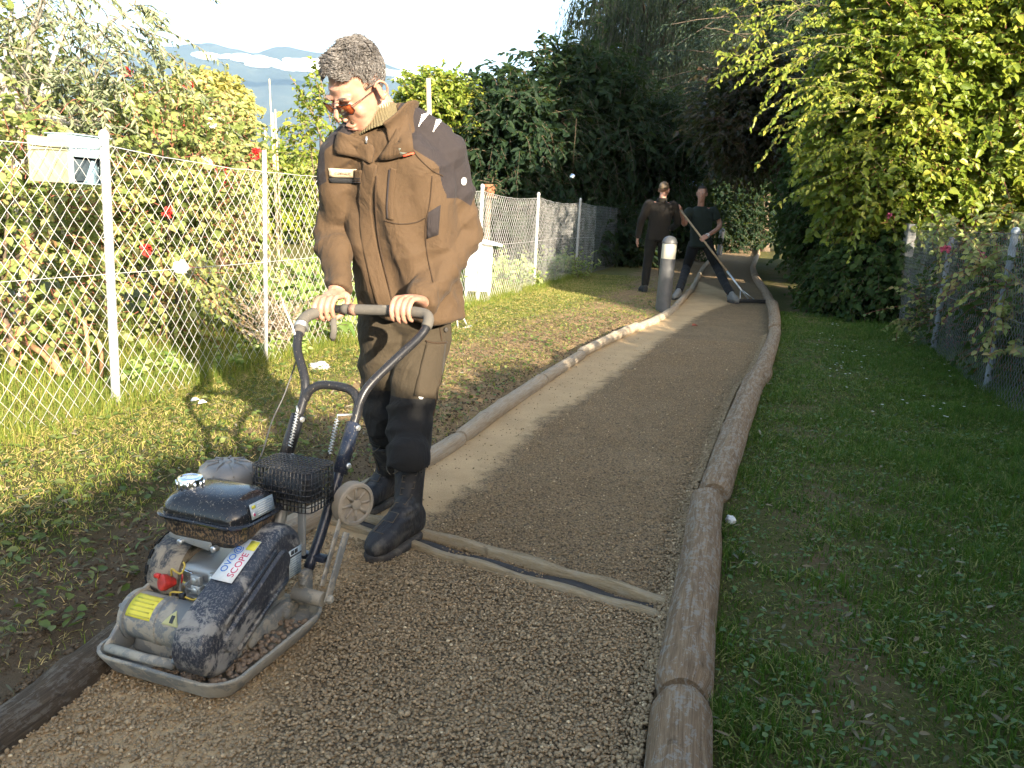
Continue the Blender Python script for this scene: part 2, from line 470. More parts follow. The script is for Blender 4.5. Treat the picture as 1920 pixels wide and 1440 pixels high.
M_log = wood_mat('weathered_log', (0.1087, 0.06674, 0.03645), (0.2972, 0.1988, 0.1134), (0.4785, 0.355, 0.2228), .6)
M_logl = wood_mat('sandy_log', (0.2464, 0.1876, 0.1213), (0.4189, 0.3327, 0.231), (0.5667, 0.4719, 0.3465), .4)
M_logd = wood_mat('dark_old_log', (.040, .029, .019), (.10, .074, .048), (.22, .165, .105), .2)
def log_obj(name, line, rad, z, mat, label, group, seed, n=36, end=.0):
    r = np.random.default_rng(seed)
    r0 = np.random.default_rng(seed + 900); ch = line[-1] - line[0]; nn0 = nrm(np.array([-ch[1], ch[0]])); tt = np.linspace(0, 1, len(line))[:, None]
    line = line * .65 + (line[0] + ch * tt) * .35 + nn0 * (r0.normal(0, .004) + r0.normal(0, .007) * (tt - .5) * 2)     # poles are nearly straight
    L = np.linalg.norm(np.diff(line, axis=0), axis=1).sum(); m = max(8, int(L / .045))
    P = resample(line, m); T = nrm(np.gradient(P, axis=0)); Nn = np.stack([T[:, 1], -T[:, 0]], 1)
    an = np.linspace(0, 2 * math.pi, n, endpoint=False); s = np.linspace(0, L, m)
    base = seed * 3.7
    A = np.tile(an, m); S = np.repeat(s, n)
    Q = np.stack([S * 1.0 + base, np.cos(A), np.sin(A)], 1)
    rr = rad * (1 + .07 * fbm(Q, 1.6, seed) + .018 * vnoise(Q * np.array([3, 6, 6]), 1.5, seed + 3))
    rr *= 1.07 - .14 * (S / L) if seed % 2 else .93 + .14 * (S / L)
    for q_ in range(3):                                          # drying cracks
        ca_ = r.uniform(.3, 2.8); c0, c1 = sorted(r.uniform(0, L, 2)); da = np.angle(np.exp(1j * (A - ca_ - .08 * np.sin(S * 5)))); rr -= rad * .10 * np.exp(-(da / .10) ** 2) * (S > c0) * (S < c1)
    for k in range(int(L * 2.0) + 1):                           # knots
        ks, ka = r.uniform(0, L), r.uniform(.2, 2.9)
        d2 = ((S - ks) / .035) ** 2 + (np.angle(np.exp(1j * (A - ka))) * rad / .035) ** 2
        rr += rad * .13 * np.exp(-d2)
    fall = np.clip(np.minimum(S, L - S) / .03, 0, 1); rr *= .80 + .20 * np.sqrt(fall)     # worn rims
    zz = z + .008 * vnoise(np.stack([s + base, 0 * s, 0 * s], 1), 1.2, seed)
    V = np.zeros((m * n, 3))
    V[:, 0] = np.repeat(P[:, 0], n) + rr * np.cos(A) * np.repeat(Nn[:, 0], n)
    V[:, 1] = np.repeat(P[:, 1], n) + rr * np.cos(A) * np.repeat(Nn[:, 1], n)
    V[:, 2] = np.repeat(zz, n) + rr * np.sin(A)
    F = []
    for i in range(m - 1):
        for k in range(n):
            l = (k + 1) % n; F.append([i * n + k, (i + 1) * n + k, (i + 1) * n + l, i * n + l])
    V = np.vstack([V, [P[0][0], P[0][1], zz[0]], [P[-1][0], P[-1][1], zz[-1]]])
    for k in range(n):
        l = (k + 1) % n; F.append([m * n, k, l]); F.append([m * n + 1, (m - 1) * n + l, (m - 1) * n + k])
    me = mesh_np(name, V, F, smooth=True); me.set_sharp_from_angle(angle=math.radians(50))
    fattr(me, 'along', np.concatenate([S + base, [base, base + L]])); fattr(me, 'ca', np.concatenate([np.cos(A), [0, 0]])); fattr(me, 'sa', np.concatenate([np.sin(A), [0, 0]]))
    return tag(link(name, me, mat), label, 'log', group)
def arc_cut(C, y0, y1):
    Y = np.linspace(y0, y1, 60); return np.stack([np.interp(Y, C[:, 1], C[:, 0]), Y], 1)
rj = [.7, gp(1285, 1290, .08)[1], gp(1333, 918, .08)[1], gp(1427, 690, .08)[1], gp(1454, 613, .08)[1], gp(1446, 568, .08)[1], 15.2, 18.5, 22.5, 27, 33, 40]
rlab = ['thick brown log end in the right bottom corner of the path edge',
        'weathered brown log on the right path edge, beside the end of the water bar',
        'long brown log with pale lichen along the right path edge, third from the front',
        'brown log on the right path edge, between the split joint and the bend',
        'short log on the right path edge at the bend before the rake',
        'shaded grey log on the right path edge beside the rake head'] + ['shaded log on the right path edge, first one past the rake', 'shaded log on the right path edge, second past the rake', 'shaded log on the right path edge, third past the rake', 'distant shaded log on the right path edge, fourth past the rake', 'farthest shaded log on the right path edge']
for i in range(len(rj) - 1):
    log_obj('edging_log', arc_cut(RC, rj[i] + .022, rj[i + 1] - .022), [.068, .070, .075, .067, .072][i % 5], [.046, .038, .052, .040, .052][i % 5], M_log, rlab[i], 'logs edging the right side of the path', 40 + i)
lj = [.7, 2.2, 4.22, 5.9, gp(1090, 657, .06)[1], gp(1196, 607, .06)[1], 11.6, 14.2, 17.5, 22, 28, 36]
llab = ['dark half-buried log in the lower left corner beside the compactor',
        'sandy log on the left path edge behind the compactor and boots',
        'pale log on the left path edge starting behind the boot',
        'pale log on the left path edge, middle one between the boot and the bollard',
        'pale sunlit log on the left path edge before the bollard',
        'short pale log on the left path edge at the foot of the bollard'] + ['shaded log on the left path edge, first one past the bollard', 'shaded log on the left path edge, second past the bollard', 'shaded log on the left path edge, third past the bollard', 'distant shaded log on the left path edge, fourth past the bollard', 'farthest shaded log on the left path edge']
for i in range(len(lj) - 1):
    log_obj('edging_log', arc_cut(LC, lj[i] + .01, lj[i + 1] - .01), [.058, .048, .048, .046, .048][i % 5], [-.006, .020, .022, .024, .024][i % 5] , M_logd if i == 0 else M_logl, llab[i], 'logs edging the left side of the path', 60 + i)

# ------------------------------------------------------------------ timber water bar across the path
wb = empty('water_bar', (0, 0, 0)); tag(wb, 'wooden water bar, two pale battens with a dark slot across the gravel path', 'water bar')
def plank_attr(me, axis):
    V = np.zeros(len(me.vertices) * 3, np.float32); me.vertices.foreach_get('co', V); V = V.reshape(-1, 3)
    s = V @ np.asarray(axis, np.float32)[:3]
    fattr(me, 'along', s); fattr(me, 'ca', (V[:, 2]) * 12); fattr(me, 'sa', (V @ np.array([-axis[1], axis[0], 0], np.float32)) * 12)
M_batten = wood_mat('raw_batten', (.20, .145, .08), (.38, .29, .17), (.52, .42, .28), .2)
def batten(p0, p1, w, z0, z1, name, seed, mat):
    p0 = np.array(p0); p1 = np.array(p1); d = nrm(p1 - p0); nn = np.array([-d[1], d[0]]); m = 40; V = []; F = []
    for i, t in enumerate(np.linspace(0, 1, m)):
        q = p0 + (p1 - p0) * t; o = .006 * math.sin(t * 7 + seed) + .004 * math.sin(t * 23 + seed * 2); ww = w * (1 + .12 * math.sin(t * 17 + seed))
        for a, z in ((-.5, z0), (.5, z0), (.5, z1 - .006), (.36, z1), (-.36, z1), (-.5, z1 - .006)):
            V.append([q[0] + nn[0] * (a * ww + o), q[1] + nn[1] * (a * ww + o), z + .004 * math.sin(t * 31 + seed * 5)])
    for i in range(m - 1):
        for k in range(6):
            l = (k + 1) % 6; F.append([i * 6 + k, (i + 1) * 6 + k, (i + 1) * 6 + l, i * 6 + l])
    F.append([0, 1, 2, 3, 4, 5]); F.append([(m - 1) * 6 + k for k in (5, 4, 3, 2, 1, 0)])
    me = mesh_np(name, np.array(V), F); plank_attr(me, np.array([d[0], d[1], 0]))
    return link(name, me, mat, wb)
a0 = gp(600, 975)[:2]; b0 = gp(1290, 1176)[:2]; a1 = gp(612, 955)[:2]; b1 = gp(1292, 1148)[:2]
batten(a0, b0, .030, -.03, .020, 'batten', 1, M_batten)
batten(a1, b1, .034, -.03, .032, 'batten', 4, M_batten)
mid0, mid1 = (a0 + a1) / 2, (b0 + b1) / 2
M_rust = plain('dirty_rubber', (.035, .03, .026), .8, 0, 40, .5, .5)
batten(mid0, mid1, .040, -.03, .007, 'rubber_strip', 2, M_rust)

# ------------------------------------------------------------------ grass
def blades(name, X, Y, H, W, mat, r, lean=.6, seg=2, flatfrac=0.0, zoff=None):
    n = len(X); Z = (gheight(X, Y) if zoff is None else zoff)
    a = r.uniform(0, 2 * math.pi, n); d = np.stack([np.cos(a), np.sin(a), 0 * a], 1)
    b = r.uniform(0, 2 * math.pi, n); s = np.stack([np.cos(b), np.sin(b), 0 * b], 1) * (W / 2)[:, None]
    le = np.abs(r.normal(0, lean, n)) ; fl = r.uniform(size=n) < flatfrac; le = np.where(fl, r.uniform(2.5, 6, n), le)
    up = np.array([0, 0, 1.0])
    h1 = nrm(up + d * (le * .45)[:, None]) * (H * .5)[:, None]; h2 = h1 + nrm(up * .9 + d * (le * 1.3)[:, None]) * (H * .5)[:, None]
    B = np.stack([X, Y, Z], 1); B[:, 2] += np.where(fl, .012, -.004)
    if seg == 2:
        V = np.stack([B - s, B + s, B + h1 - s * .75, B + h1 + s * .75, B + h2], 1).reshape(-1, 3); k = 5
        o = (np.arange(n) * 5)[:, None]
        F3 = np.concatenate([o + np.array([0, 1, 3]), o + np.array([0, 3, 2]), o + np.array([2, 3, 4])])
    else:
        V = np.stack([B - s, B + s, B + h2], 1).reshape(-1, 3); k = 3; F3 = (np.arange(n) * 3)[:, None] + np.array([0, 1, 2])
    me = mesh_np(name, V, F3); rn = np.where(fl, r.uniform(.75, 1, n), r.uniform(0, .8, n)); fattr(me, 'rnd', np.repeat(rn, k))
    return tag(link(name, me, mat), kind='stuff')
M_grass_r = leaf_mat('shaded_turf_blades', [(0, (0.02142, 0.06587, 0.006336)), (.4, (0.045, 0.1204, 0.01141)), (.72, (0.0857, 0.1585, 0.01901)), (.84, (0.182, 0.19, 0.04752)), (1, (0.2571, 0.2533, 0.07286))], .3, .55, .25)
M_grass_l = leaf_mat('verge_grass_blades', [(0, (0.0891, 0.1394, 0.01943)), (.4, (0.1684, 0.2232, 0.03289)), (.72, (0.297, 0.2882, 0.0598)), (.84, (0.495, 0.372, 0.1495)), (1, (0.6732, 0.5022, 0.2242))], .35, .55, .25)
r = np.random.default_rng(3)
def sample(n, y0, y1, fx0, fx1, pw):
    y = y0 + (y1 - y0) * r.uniform(0, 1, n) ** pw; a = r.uniform(0, 1, n); x0 = fx0(y); x1 = fx1(y); w = x1 - x0
    k = (r.uniform(0, 1, n) < np.clip(w / w.max(), .05, 1)) ; x = x0 + w * a
    return x[k], y[k]
# right verge, short mown, dry along the logs and lush by the fence
X, Y = sample(250000, 1.2, 11.5, lambda y: xr(y) + .07, lambda y: np.minimum(xrf(y) + .5, .66 * y + .35), 1.5)
den = .55 + .6 * np.clip((X - xr(Y)) / 1.6, 0, 1) + .45 * fbm(np.stack([X, Y, 0 * X], 1), 2.2, 31) + .3 * vnoise(np.stack([X, Y, 0 * X], 1), 9, 8)
den = np.where(X - xr(Y) < .16, den + .5, den)
k = r.uniform(0, 1, len(X)) < np.clip(den, .12, 1); X, Y = X[k], Y[k]
lush = np.clip((X - xr(Y) - .7) / 1.2, 0, 1)
cl = np.clip(1 + .8 * vnoise(np.stack([X, Y, 0 * X], 1), 5, 91), .4, 2)
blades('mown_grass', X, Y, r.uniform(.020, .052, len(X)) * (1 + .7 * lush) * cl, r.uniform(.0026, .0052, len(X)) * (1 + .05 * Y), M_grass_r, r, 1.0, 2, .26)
# left verge
X, Y = sample(300000, 1.6, 17, lambda y: np.maximum(xfence(y) - .5, -.66 * y - .3), lambda y: xl(y) - .06, 1.25)
dl = xl(Y) - X; df = X - xfence(Y)
w_b = np.where(Y > 5.2, .85, .40); den = np.clip((dl - w_b) / .9 - .10, .02, 1) * np.clip(dl / .9, .25, 1) + .3 * fbm(np.stack([X, Y, 0 * X], 1), 1.9, 37) + .25 * vnoise(np.stack([X, Y, 0 * X], 1), 8, 2) + .5 * np.clip(1 - df / .5, 0, 1) - .05 * (Y < 3.0)
k = r.uniform(0, 1, len(X)) < np.clip(den, .02, 1); X, Y = X[k], Y[k]; df = df[k]
tall = 1 + 1.6 * np.clip(1 - np.abs(df) / .35, 0, 1)
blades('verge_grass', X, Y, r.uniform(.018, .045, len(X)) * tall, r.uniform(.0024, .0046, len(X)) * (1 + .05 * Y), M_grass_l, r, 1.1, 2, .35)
# tall tufts at the foot of the left fence
t = r.uniform(3.2, 17, 26000); X = xfence(t) + r.normal(0, .07, 26000); Y = t
k = vnoise(np.stack([X, Y, 0 * X], 1), 2.5, 6) > -.45; X, Y = X[k], Y[k]
blades('fence_foot_grass', X, Y, r.uniform(.05, .16, len(X)), r.uniform(.003, .006, len(X)), M_grass_l, r, .5, 2, .05)
# and behind it, rough grass in the garden
Y = r.uniform(3.2, 15, 60000); X = xfence(Y) - r.uniform(.1, 2.6, 60000)
blades('garden_grass', X, Y, r.uniform(.05, .17, len(X)), r.uniform(.004, .008, len(X)), M_grass_l, r, .6, 2, .1)

# clods and crumbs of soil on the trodden strip left of the logs
r = np.random.default_rng(19); Y = 1.5 + 9 * r.uniform(0, 1, 16000) ** 1.5; X = xl(Y) - .07 - r.uniform(0, 1, 16000) ** 1.2 * .95
S = r.uniform(.003, .009, 16000) * np.where(r.uniform(size=16000) < .05, 1.9, 1); g = NG('soil_clod'); g.set(g.ramp(g.attr('rnd'), [(0, (.06, .043, .026)), (.5, (.10, .072, .044)), (1, (.17, .125, .08))]), .95, spec=.15)
tag(stones('soil_clods', np.stack([X, Y, gheight(X, Y) + .002], 1), S, OCT_V, OCT_F, g.m, r, jit=.35), kind='stuff')
Y = 1.6 + 6 * r.uniform(0, 1, 9000) ** 1.4; X = xl(Y) - .1 - r.uniform(0, 1.0, 9000); k = vnoise(np.stack([X, Y, 0 * X], 1), 3.5, 55) > -.1; X, Y = X[k], Y[k]
blades('sparse_grass', X, Y, r.uniform(.015, .04, len(X)), r.uniform(.0025, .0045, len(X)), M_grass_l, r, 1.3, 2, .5)
# ------------------------------------------------------------------ wire fences
g = NG('galvanised_wire'); v = g.coord()
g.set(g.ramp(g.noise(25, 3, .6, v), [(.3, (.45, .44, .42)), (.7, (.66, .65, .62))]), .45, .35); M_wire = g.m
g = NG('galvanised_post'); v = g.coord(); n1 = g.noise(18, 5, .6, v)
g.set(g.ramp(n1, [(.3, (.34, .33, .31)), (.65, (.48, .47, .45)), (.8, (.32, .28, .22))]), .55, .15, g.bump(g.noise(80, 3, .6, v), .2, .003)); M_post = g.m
M_wire_dk = plain('dull_and_shaded_wire', (.17, .18, .18), .6, .3)
M_post_dk = plain('grey_and_shaded_post', (.24, .27, .29), .7, .1, 20)
def chainlink(name, p0, p1, hgt, cw, ch, rad, mat, parent, seed, z0=.02, sag=.02, spans=None):
    p0 = np.array(p0, float); p1 = np.array(p1, float); L = np.linalg.norm(p1 - p0); d = (p1 - p0) / L; nn = np.array([-d[1], d[0]])
    nc = int(L / (cw / 2)); nr = int(hgt / (ch / 2))
    K, J = np.meshgrid(np.arange(nc + 2), np.arange(nr + 1), indexing='ij')
    s = K * cw / 2; z = z0 + J * (hgt / nr)
    P = np.stack([s.ravel(), z.ravel(), 0 * s.ravel()], 1)
    off = .035 * fbm(P, .9, seed) + .010 * vnoise(P, 4, seed + 2)
    ds = .006 * vnoise(P, 9, seed + 5); dz = .007 * vnoise(P, 8, seed + 7)
    if spans is not None:
        for a, b in spans:
            m = (P[:, 0] >= a) & (P[:, 0] < b); t = (P[m, 0] - a) / (b - a)
            dz[m] -= sag * 4 * t * (1 - t) * (P[m, 1] / hgt)
    N = np.stack([p0[0] + d[0] * (P[:, 0] + ds) + nn[0] * off, p0[1] + d[1] * (P[:, 0] + ds) + nn[1] * off, P[:, 1] + dz], 1).reshape(nc + 2, nr + 1, 3)
    i = np.arange(nc + 1)[:, None]; j = np.arange(nr + 1)[None, :]
    k = i + ((i + j) % 2); W = N[k, np.broadcast_to(j, k.shape)]           # (wires, rows, 3)
    an = np.array([0, 2.0944, 4.18879]); d3 = np.array([d[0], d[1], 0]); n3 = np.array([nn[0], nn[1], 0])
    ring = rad * (np.cos(an)[:, None] * n3 + np.sin(an)[:, None] * d3)
    V = (W[:, :, None, :] + ring).reshape(-1, 3)
    wi = (np.arange(nc + 1)[:, None] * (nr + 1) + np.arange(nr)[None, :]).ravel() * 3
    F = np.concatenate([np.stack([wi + a, wi + (a + 1) % 3, wi + 3 + (a + 1) % 3, wi + 3 + a], 1) for a in range(3)])
    me = mesh_np(name, V, F, smooth=True); o = link(name, me, mat, parent)
    top = N[:, -1]; return o, top
def round_post(name, x, y, h, r, mat, parent, lean=(0, 0), cap=True):
    mb = MB(); a = np.array([x, y, -.15]); b = np.array([x + lean[0], y + lean[1], h])
    mb.cyl(a, b, r, n=14); o = mb.build(name, mat, parent, autosmooth=40)
    if cap:
        c = MB(); c.lathe(b, b - a, [(r * 1.12, -.012), (r * 1.18, .004), (r * 1.05, .018), (r * .7, .032), (r * .15, .038)], 14)
        c.build('post_cap', mat, o, autosmooth=50)
    return o
def tie_bands(post_xy, h, r, mat, parent, zs):
    for z in zs:
        m = MB(); an = np.linspace(0, 2 * math.pi, 12, endpoint=False)
        m.tube([[post_xy[0] + (r + .003) * math.cos(t), post_xy[1] + (r + .003) * math.sin(t), z] for t in an], .003, 5, closed=True)
        m.build('tie_wire', mat, parent, smooth=True)
def fence_y(px, py):
    v = ray(px, py); k = v[0] / v[1]               # x = k y
    return (FL0[0] - FL0[1] * FD[0] / FD[1]) / (k - FD[0] / FD[1])
lf = empty('chain_link_fence', (FL0[0], FL0[1], 0)); tag(lf, 'silver chain link fence with white round posts along the left gardens', 'fence')
lf.matrix_world = Matrix.Identity(4)
py_ = [1.4, 4.48, 7.46, fence_y(899, 465), fence_y(1006, 448), fence_y(1083, 449), 21.5, 25.5]
for i, yy in enumerate(py_):
    sx = xfence(yy); po = round_post('post', sx, yy, 1.47, .024 if i < 6 else .022, M_post if i < 6 else M_post_dk, lf, (.012 * math.sin(i * 3), 0))  # posts past the sunlit ones get a darker colour as their shade
    tie_bands((sx, yy), 1.4, .024, M_wire, lf, (.45, .95, 1.36) if i < 6 else ())
# thin angle stake between the first two posts
yy = fence_y(491, 400); m = MB(); sx = xfence(yy) + .02
m.box((sx, yy, .72), (.028, .006, 1.60)); m.box((sx - .011, yy + .012, .72), (.006, .028, 1.60)); m.build('stake', M_post, lf)
def along(y): return (y - 1.2) / FD[1]
sp = [(along(a), along(b)) for a, b in zip(py_[:-1], py_[1:])]
off = np.array([-FD[1], FD[0]]) * -.027
A = np.array([xfence(1.2), 1.2]) + off; yE = 17.6; B = np.array([xfence(yE), yE]) + off
_, top = chainlink('wire_mesh', A, B, 1.40, .088, .102, .0018, M_wire, lf, 5, spans=sp, sag=.05)
m = MB(); m.tube(top[::3] + np.array([0, 0, .004]), .0028, 6); m.build('top_wire', M_wire, lf, smooth=True)
for zz in (.78,):
    m = MB(); T = top.copy(); T[:, 2] = zz - .02 * np.abs(np.sin(np.arange(len(T)) * .02)); m.tube(T[::3], .0022, 5); m.build('tension_wire', M_wire, lf, smooth=True)
A = np.array([xfence(17.6), 17.6]) + off; B = np.array([xfence(27), 27]) + off
_, top = chainlink('shaded_wire_mesh', A, B, 1.38, .095, .11, .0026, M_wire_dk, lf, 8)  # same fence past the sunlit posts, its shade put into a darker wire colour
# loose wire ends curling off the last sunlit post
yl = py_[5]
for k in range(7):
    z = .25 + k * .17; p = np.array([xfence(yl) + .03, yl, z]); q = [p + np.array([.05 * t, -.02 * t, .03 * math.sin(t * 3 + k)]) for t in np.linspace(0, 1.6, 6)]; m = MB(); m.tube(q, .002, 4); m.build('loose_wire_end', M_wire, lf, smooth=True)

# right-hand fence
rf = empty('wire_garden_fence', (0, 0, 0)); tag(rf, 'grey fine wire fence in deep shade along the right verge', 'fence')
for yy, lean in ((2.6, 0), (4.5, .0), (6.43, .02), (8.5, .015)):
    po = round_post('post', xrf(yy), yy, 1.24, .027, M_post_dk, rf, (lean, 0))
m = MB(); m.box((4.93, 10.75, .62), (.11, .12, 1.36)); m.build('concrete_post', plain('lichened_concrete', (.30, .29, .26), .9, 0, 15, .3, .4, .01), rf, bevel=.012)
off = np.array([-RFD[1], RFD[0]]) * .03
A = np.array([xrf(2.2), 2.2]) + off; B = np.array([4.87, 10.7])
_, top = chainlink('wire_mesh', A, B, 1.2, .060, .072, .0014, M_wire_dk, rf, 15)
m = MB(); m.tube(top[::3] + np.array([0, 0, .003]), .0025, 5); m.build('top_wire', M_wire_dk, rf, smooth=True)
m = MB(); T = top.copy(); T[:, 2] = .62; m.tube(T[::3], .002, 5); m.build('tension_wire', M_wire_dk, rf, smooth=True)

# things hung on the left fence
def on_fence(y, back=.05): return np.array([xfence(y) - FD[1] * back, y + FD[0] * back, 0])
d3 = np.array([FD[0], FD[1], 0]); n3 = np.array([FD[1], -FD[0], 0])       # along the fence, towards the path
R3 = np.array([d3, n3, [0, 0, 1]])
yb = fence_y(180, 300)
c = on_fence(yb, .10) + np.array([0, 0, 1.345])
lb = empty('letterbox', c); tag(lb, 'pale blue letterbox with a dark opening hung on the left fence beside the first post', 'letterbox')
M_pb = plain('pale_blue_paint', (.30, .40, .44), .5, 0, 12, .12)
M_dk = plain('painted_inner_shade', (.03, .045, .055), .8)
m = MB(); w, dpt, hh = .25, .15, .24
def bx(mb, a, b, z, sa, sb, sz): mb.box(a * d3 + b * n3 + np.array([0, 0, z]), (sa, sb, sz), R3)
bx(m, 0, -dpt / 2, 0, w, .006, hh); bx(m, -w / 2, 0, 0, .006, dpt, hh); bx(m, w / 2, 0, 0, .006, dpt, hh)
bx(m, 0, 0, hh / 2, w + .02, dpt + .03, .006); bx(m, 0, 0, -hh / 2, w, dpt, .006); bx(m, 0, dpt / 2, .065, w, .006, hh - .13)
bx(m, .09, dpt / 2, -.055, .07, .006, .12); m.build('case', M_pb, lb, bevel=.002)
m = MB(); bx(m, -.03, .0, -.055, .17, .12, .108); m.build('slot_shade', M_dk, lb)  # dark block painted as the shade inside the opening
m = MB(); m.prism([(-.045, -.115), (.075, -.115), (.03, -.005), (.01, -.002)], (0, 0, 0), d3, (0, 0, 1), n3, .058, .068); m.build('folded_flap', plain('blue_grey_paint', (.22, .32, .38), .5), lb)
yb = fence_y(108, 300); c = on_fence(yb, .055) + np.array([0, 0, 1.33])
sb = empty('notice_board', c); tag(sb, 'blank cream board wired to the left fence beside the letterbox', 'board')
m = MB(); bx(m, 0, 0, 0, .235, .012, .215); m.build('panel', plain('cream_panel', (.36, .34, .20), .7, 0, 9, .2), sb, bevel=.003)
m = MB(); bx(m, 0, .012, .068, .235, .010, .012); m.build('ledge', plain('cream_ledge', (.46, .45, .32), .7), sb)
# ------------------------------------------------------------------ foliage
def leaf_mesh(name, C, D, N, L, W, rnd, mat, parent=None, fold=.25, quad=False):
    """leaves at C pointing along D with normal N"""
    n = len(C); D = nrm(D); S = nrm(np.cross(D, N)); N = np.cross(S, D); L = np.broadcast_to(L, n)[:, None]; W = np.broadcast_to(W, n)[:, None]
    if quad:
        V = np.stack([C, C + D * L * .45 + S * W * .5 + N * W * fold, C + D * L, C + D * L * .45 - S * W * .5 + N * W * fold], 1); k = 4
        F = np.concatenate([(np.arange(n) * 4)[:, None] + np.array(t) for t in ((0, 1, 2), (0, 2, 3))])
    else:
        dr = -N * L * .12
        V = np.stack([C, C + D * L * .28 + S * W * .46 + N * W * fold, C + D * L * .65 + S * W * .40 + N * W * fold + dr * .4, C + D * L + dr,
                      C + D * L * .65 - S * W * .40 + N * W * fold + dr * .4, C + D * L * .28 - S * W * .46 + N * W * fold], 1); k = 6
        F = np.concatenate([(np.arange(n) * 6)[:, None] + np.array(t) for t in ((0, 1, 2, 3), (0, 3, 4, 5))])
    me = mesh_np(name, V.reshape(-1, 3), F)
    fattr(me, 'rnd', np.repeat(rnd, k)); return link(name, me, mat, parent)
def rod_mesh(name, P, R, mat, parent=None, sides=3):
    """many thin rods: P (n,m,3), R (n,m)"""
    n, m, _ = P.shape; T = nrm(np.gradient(P, axis=1)); ref = np.where(np.abs(T[..., 2:3]) > .9, np.array([1.0, 0, 0]), np.array([0, 0, 1.0]))
    A = nrm(np.cross(T, ref)); B = np.cross(T, A); an = np.linspace(0, 2 * math.pi, sides, endpoint=False)
    V = P[:, :, None, :] + R[:, :, None, None] * (np.cos(an)[:, None] * A[:, :, None, :] + np.sin(an)[:, None] * B[:, :, None, :])
    b = (np.arange(n)[:, None] * m + np.arange(m - 1)[None, :]).ravel() * sides
    F = np.concatenate([np.stack([b + k, b + (k + 1) % sides, b + sides + (k + 1) % sides, b + sides + k], 1) for k in range(sides)])
    return tag(link(name, mesh_np(name, V.reshape(-1, 3), F, smooth=True), mat, parent), kind='stuff' if name != 'hair' else None)
def sprays(P0, D0, L, droop, nleaf, r, nodes=7):
    """arching twigs; returns curve points and leaf frames"""
    n = len(P0); D0 = nrm(D0); t = np.linspace(0, 1, nodes); L = np.broadcast_to(L, n); dr = np.broadcast_to(droop, n)
    wig = r.normal(0, .06, (n, 1, 3))
    C = P0[:, None, :] + D0[:, None, :] * (L[:, None] * t)[..., None] + wig * (L[:, None] * np.sin(t * 4))[..., None]
    C[..., 2] -= (dr * L)[:, None] * t ** 2
    tl = np.linspace(.12, 1, nleaf); pos = P0[:, None, :] + D0[:, None, :] * (L[:, None] * tl)[..., None] + wig * (L[:, None] * np.sin(tl * 4))[..., None]
    pos[..., 2] -= (dr * L)[:, None] * tl ** 2
    tan = np.broadcast_to(D0[:, None, :], pos.shape).copy(); tan[..., 2] -= 2 * dr[:, None] * tl; tan = nrm(tan)
    side = nrm(np.cross(tan, np.array([0, 0, 1.0])) + r.normal(0, .15, pos.shape)) * np.where(np.arange(nleaf) % 2, 1, -1)[None, :, None]
    D = nrm(tan * .6 + side * .8 + np.array([0, 0, -.35]) + r.normal(0, .28, pos.shape))
    N = nrm(np.array([.25, -.55, .65]) + r.normal(0, .42, pos.shape) - .2 * D)
    return C, pos.reshape(-1, 3), D.reshape(-1, 3), N.reshape(-1, 3)
M_bark = plain('brown_bark', (.13, .095, .065), .9, 0, 20, .4, .6, .01)
M_twig = plain('thin_twig', (.20, .13, .085), .8, 0, 20, .3)
M_redtwig = plain('red_brown_twig', (.22, .07, .045), .7, 0, 20, .3)
M_core = plain('inner_shadow_leaves', (.018, .030, .010), .9, 0, 8, .5)
def shell_pts(n, c, rad, r, inner=.55, amp=.25, seed=0, freq=1.3):
    """points in the outer shell of a lumpy ellipsoid, with outward normals"""
    d = nrm(r.normal(size=(n, 3))); lump = 1 + amp * fbm(d * 1.0 + np.asarray(c) * .37, freq * 1.6, seed, 3)
    rr = (inner + (1 - inner) * r.uniform(0, 1, n) ** .6) * lump
    return np.asarray(c) + d * rr[:, None] * np.asarray(rad), d
